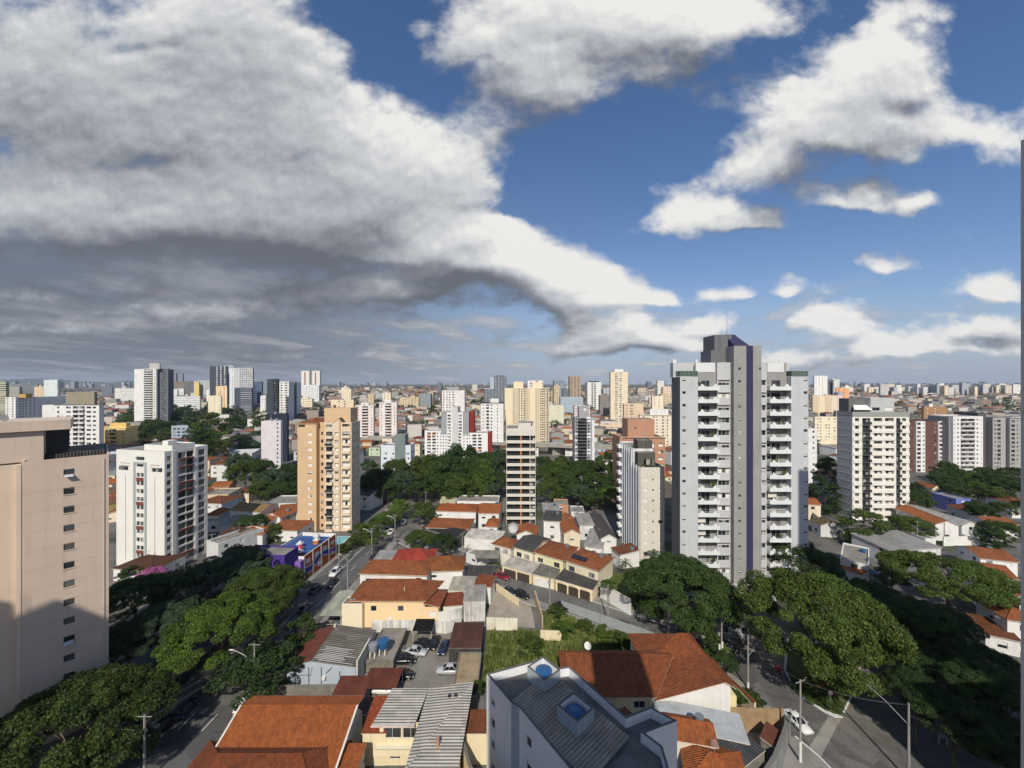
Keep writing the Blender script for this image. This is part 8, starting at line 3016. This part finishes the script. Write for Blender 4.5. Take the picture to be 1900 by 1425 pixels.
def person(label, x, y, z, ang, joints, cols, group=None):
    """one continuous skinned body; joints: name -> (x, y, z) with x sideways, y forwards"""
    J = dict(hip=(0, 0, .95), waist=(0, 0, 1.1), chest=(0, .01, 1.33), neck=(0, .02, 1.5), chin=(0, .05, 1.56), head=(0, .04, 1.66), top=(0, .02, 1.76),
             shl=(-.19, 0, 1.42), ell=(-.25, .02, 1.14), hal=(-.24, .12, .90), fil=(-.235, .15, .81), shr=(.19, 0, 1.42), elr=(.25, .02, 1.14), har=(.24, .12, .90), fir=(.235, .15, .81),
             thl=(-.1, 0, .92), knl=(-.11, .03, .50), anl=(-.11, -.02, .09), tol=(-.12, .16, .04), thr=(.1, 0, .92), knr=(.11, .03, .50), anr=(.11, -.02, .09), tor=(.12, .16, .04))
    J.update(joints)
    E = [('hip', 'waist'), ('waist', 'chest'), ('chest', 'neck'), ('neck', 'chin'), ('chin', 'head'), ('head', 'top'), ('chest', 'shl'), ('shl', 'ell'), ('ell', 'hal'), ('hal', 'fil'), ('chest', 'shr'), ('shr', 'elr'), ('elr', 'har'), ('har', 'fir'),
         ('hip', 'thl'), ('thl', 'knl'), ('knl', 'anl'), ('anl', 'tol'), ('hip', 'thr'), ('thr', 'knr'), ('knr', 'anr'), ('anr', 'tor')]
    rad = dict(hip=.13, waist=.125, chest=.15, neck=.06, chin=.075, head=.1, top=.07, shl=.07, shr=.07, ell=.045, elr=.045, hal=.035, har=.035, fil=.025, fir=.025, thl=.09, thr=.09, knl=.06, knr=.06, anl=.042, anr=.042, tol=.035, tor=.035)
    names = list(J)
    me = bpy.data.meshes.new('person')
    me.from_pydata([J[n] for n in names], [(names.index(a), names.index(b)) for a, b in E], [])
    o = bpy.data.objects.new('person', me)
    COL.objects.link(o)
    md = o.modifiers.new('skin', 'SKIN')
    for i, n in enumerate(names):
        me.skin_vertices[0].data[i].radius = (rad[n], rad[n])
        me.skin_vertices[0].data[i].use_root = n == 'hip'
    o.modifiers.new('sub', 'SUBSURF').levels = 1
    dg = bpy.context.evaluated_depsgraph_get()
    m2 = bpy.data.meshes.new_from_object(o.evaluated_get(dg))
    bpy.data.objects.remove(o)
    m2.name = 'person'
    SK = flat((.36, .20, .13), .6, name='skin')
    for c in (cols[0], cols[1], SK, cols[2]):
        m2.materials.append(c if not isinstance(c, tuple) else flat(c, .8, name='cloth'))
    hz = J['hip'][2]
    nz = J['neck'][2]
    hd = Vector(J['head'])
    for f in m2.polygons:
        c = f.center
        if (c - hd).length < .22 and c.z > J['chin'][2] - .05:
            f.material_index = 3 if (c.z > hd.z + .0 or c.y < hd.y - .03) else 2
        elif min((c - Vector(J['hal'])).length, (c - Vector(J['har'])).length, (c - Vector(J['fil'])).length, (c - Vector(J['fir'])).length) < .09:
            f.material_index = 2
        else:
            dl = min((c - Vector(J[k])).length for k in ('knl', 'knr', 'anl', 'anr', 'tol', 'tor'))
            f.material_index = 1 if (c.z < hz + .02 or dl < .2) else 0
        f.use_smooth = True
    o = link('person', m2, None, (x, y, z), ang)
    return tag(o, label, 'person', group)


x, y = P(1290, 1182)
person('person in a pink top walking on the pavement before the steel fence', x, y, .15, R(-110), dict(knl=(-.11, .14, .52), anl=(-.11, .22, .12), tol=(-.12, .38, .07), knr=(.11, -.02, .5), anr=(.11, -.24, .14), tor=(.12, -.1, .05), hal=(-.24, -.06, .92), fil=(-.24, -.05, .83), har=(.24, .2, .94), fir=(.24, .26, .86)),
       ((.55, .25, .27), (.05, .06, .09), (.03, .02, .015)))


def motorbike(label, x, y, ang):
    t = empty('motorcycle', label, 'motorcycle', (x, y, .04), ang)
    red = flat((.35, .02, .02), .3, name='bike_paint')
    m = MB()
    m.tube([(0, -.55, .45), (0, 0, .42), (0, .45, .75)], [.1, .16, .08], DARK, 8)
    m.tube([(0, .42, .95), (0, .62, .3)], .04, METAL, 6)
    m.tube([(0, -.1, .45), (0, -.62, .3)], .04, METAL, 6)
    m.build('frame', t, uv=False)
    m = MB()
    m.tube([(0, -.02, .8), (0, .2, .86), (0, .4, .8)], [.1, .16, .08], red, 10)
    m.build('fuel_tank', t, uv=False)
    m = MB()
    m.tube([(0, -.75, .84), (0, -.4, .8), (0, 0, .78)], [.1, .13, .1], DARK, 8)
    m.build('seat', t, uv=False)
    m = MB()
    m.tube([(-.34, .32, 1.04), (0, .42, .98), (.34, .32, 1.04)], .025, DARK, 6)
    m.build('handlebar', t, uv=False)
    m = MB()
    m.box(-.26, .26, -1.15, -.62, .86, 1.32, flat((.45, .03, .03), .4, name='bike_paint'))
    m.build('delivery_box', t, uv=False)
    for yy in (.66, -.64):
        m = MB()
        m.tube([(-.05, yy, .3), (.05, yy, .3)], .3, TYRE, 16)
        w = m.build('wheel', t, uv=False)
        m = MB()
        m.tube([(-.055, yy, .3), (.055, yy, .3)], .19, RIM, 12)
        m.build('rim', w, uv=False)
    m = MB()
    m.tube([(0, .45, .92), (0, .55, .92)], [.1, .08], LAMP, 10)
    m.build('headlight', t, uv=False)


bx, by = P(1452, 1256)
motorbike('red delivery motorcycle turning past the traffic island', bx, by, R(-150))
person('motorcyclist in a red jacket and white trousers riding the red motorcycle', bx, by, .04, R(-150),
       dict(hip=(0, -.22, .93), waist=(0, -.2, 1.06), chest=(0, -.06, 1.28), neck=(0, .0, 1.45), chin=(0, .05, 1.5), head=(0, .05, 1.6), top=(0, .04, 1.71), shl=(-.19, -.04, 1.37), ell=(-.3, .12, 1.16), hal=(-.32, .3, 1.07), fil=(-.30, .36, 1.07),
            shr=(.19, -.04, 1.37), elr=(.3, .12, 1.16), har=(.32, .3, 1.07), fir=(.30, .36, 1.07), thl=(-.13, -.2, .9), knl=(-.22, .2, .76), anl=(-.2, .08, .36), tol=(-.21, .24, .32), thr=(.13, -.2, .9), knr=(.22, .2, .76), anr=(.2, .08, .36), tor=(.21, .24, .32)),
       ((.36, .03, .03), (.55, .54, .52), (.02, .02, .022)))


def haze():
    """the city's thin bluish air"""
    m = bpy.data.materials.new('city_haze')
    m.use_nodes = True
    nt = m.node_tree
    nt.nodes.clear()
    v = N(nt, 'ShaderNodeVolumePrincipled', {'Color': (.74, .84, 1.0, 1), 'Density': 5.5e-5, 'Anisotropy': 0.0})
    N(nt, 'ShaderNodeOutputMaterial', {'Volume': v.outputs[0]})
    mb = MB()
    mb.box(-21500, 21500, -400, 12500, -12, 260, m)
    tag(mb.build('haze', uv=False), 'thin pale blue city haze filling the air', 'haze', kind='stuff')


haze()

# the kerbed pavement at the corner of the street, round the pole with the white base
ground_patch('corner_pavement', [(34.6, 44.5), (44.2, 44.5), (44.0, 50.0), (43.4, 54.5), (42.3, 57.6), (41.8, 57.6), (38.6, 54.4), (35.2, 51.0)], .14, WALK)
mb = MB()
kp = [(44.3, 44.5), (44.2, 50.0), (43.6, 54.5), (42.5, 57.7)]
for a, c in zip(kp, kp[1:]):
    mb.prism([(a[0] - .12, a[1]), (a[0] + .14, a[1]), (c[0] + .14, c[1]), (c[0] - .12, c[1])], -.1, .17, PAINTW)
tag(mb.build('corner_kerb', uv=False), kind='structure')
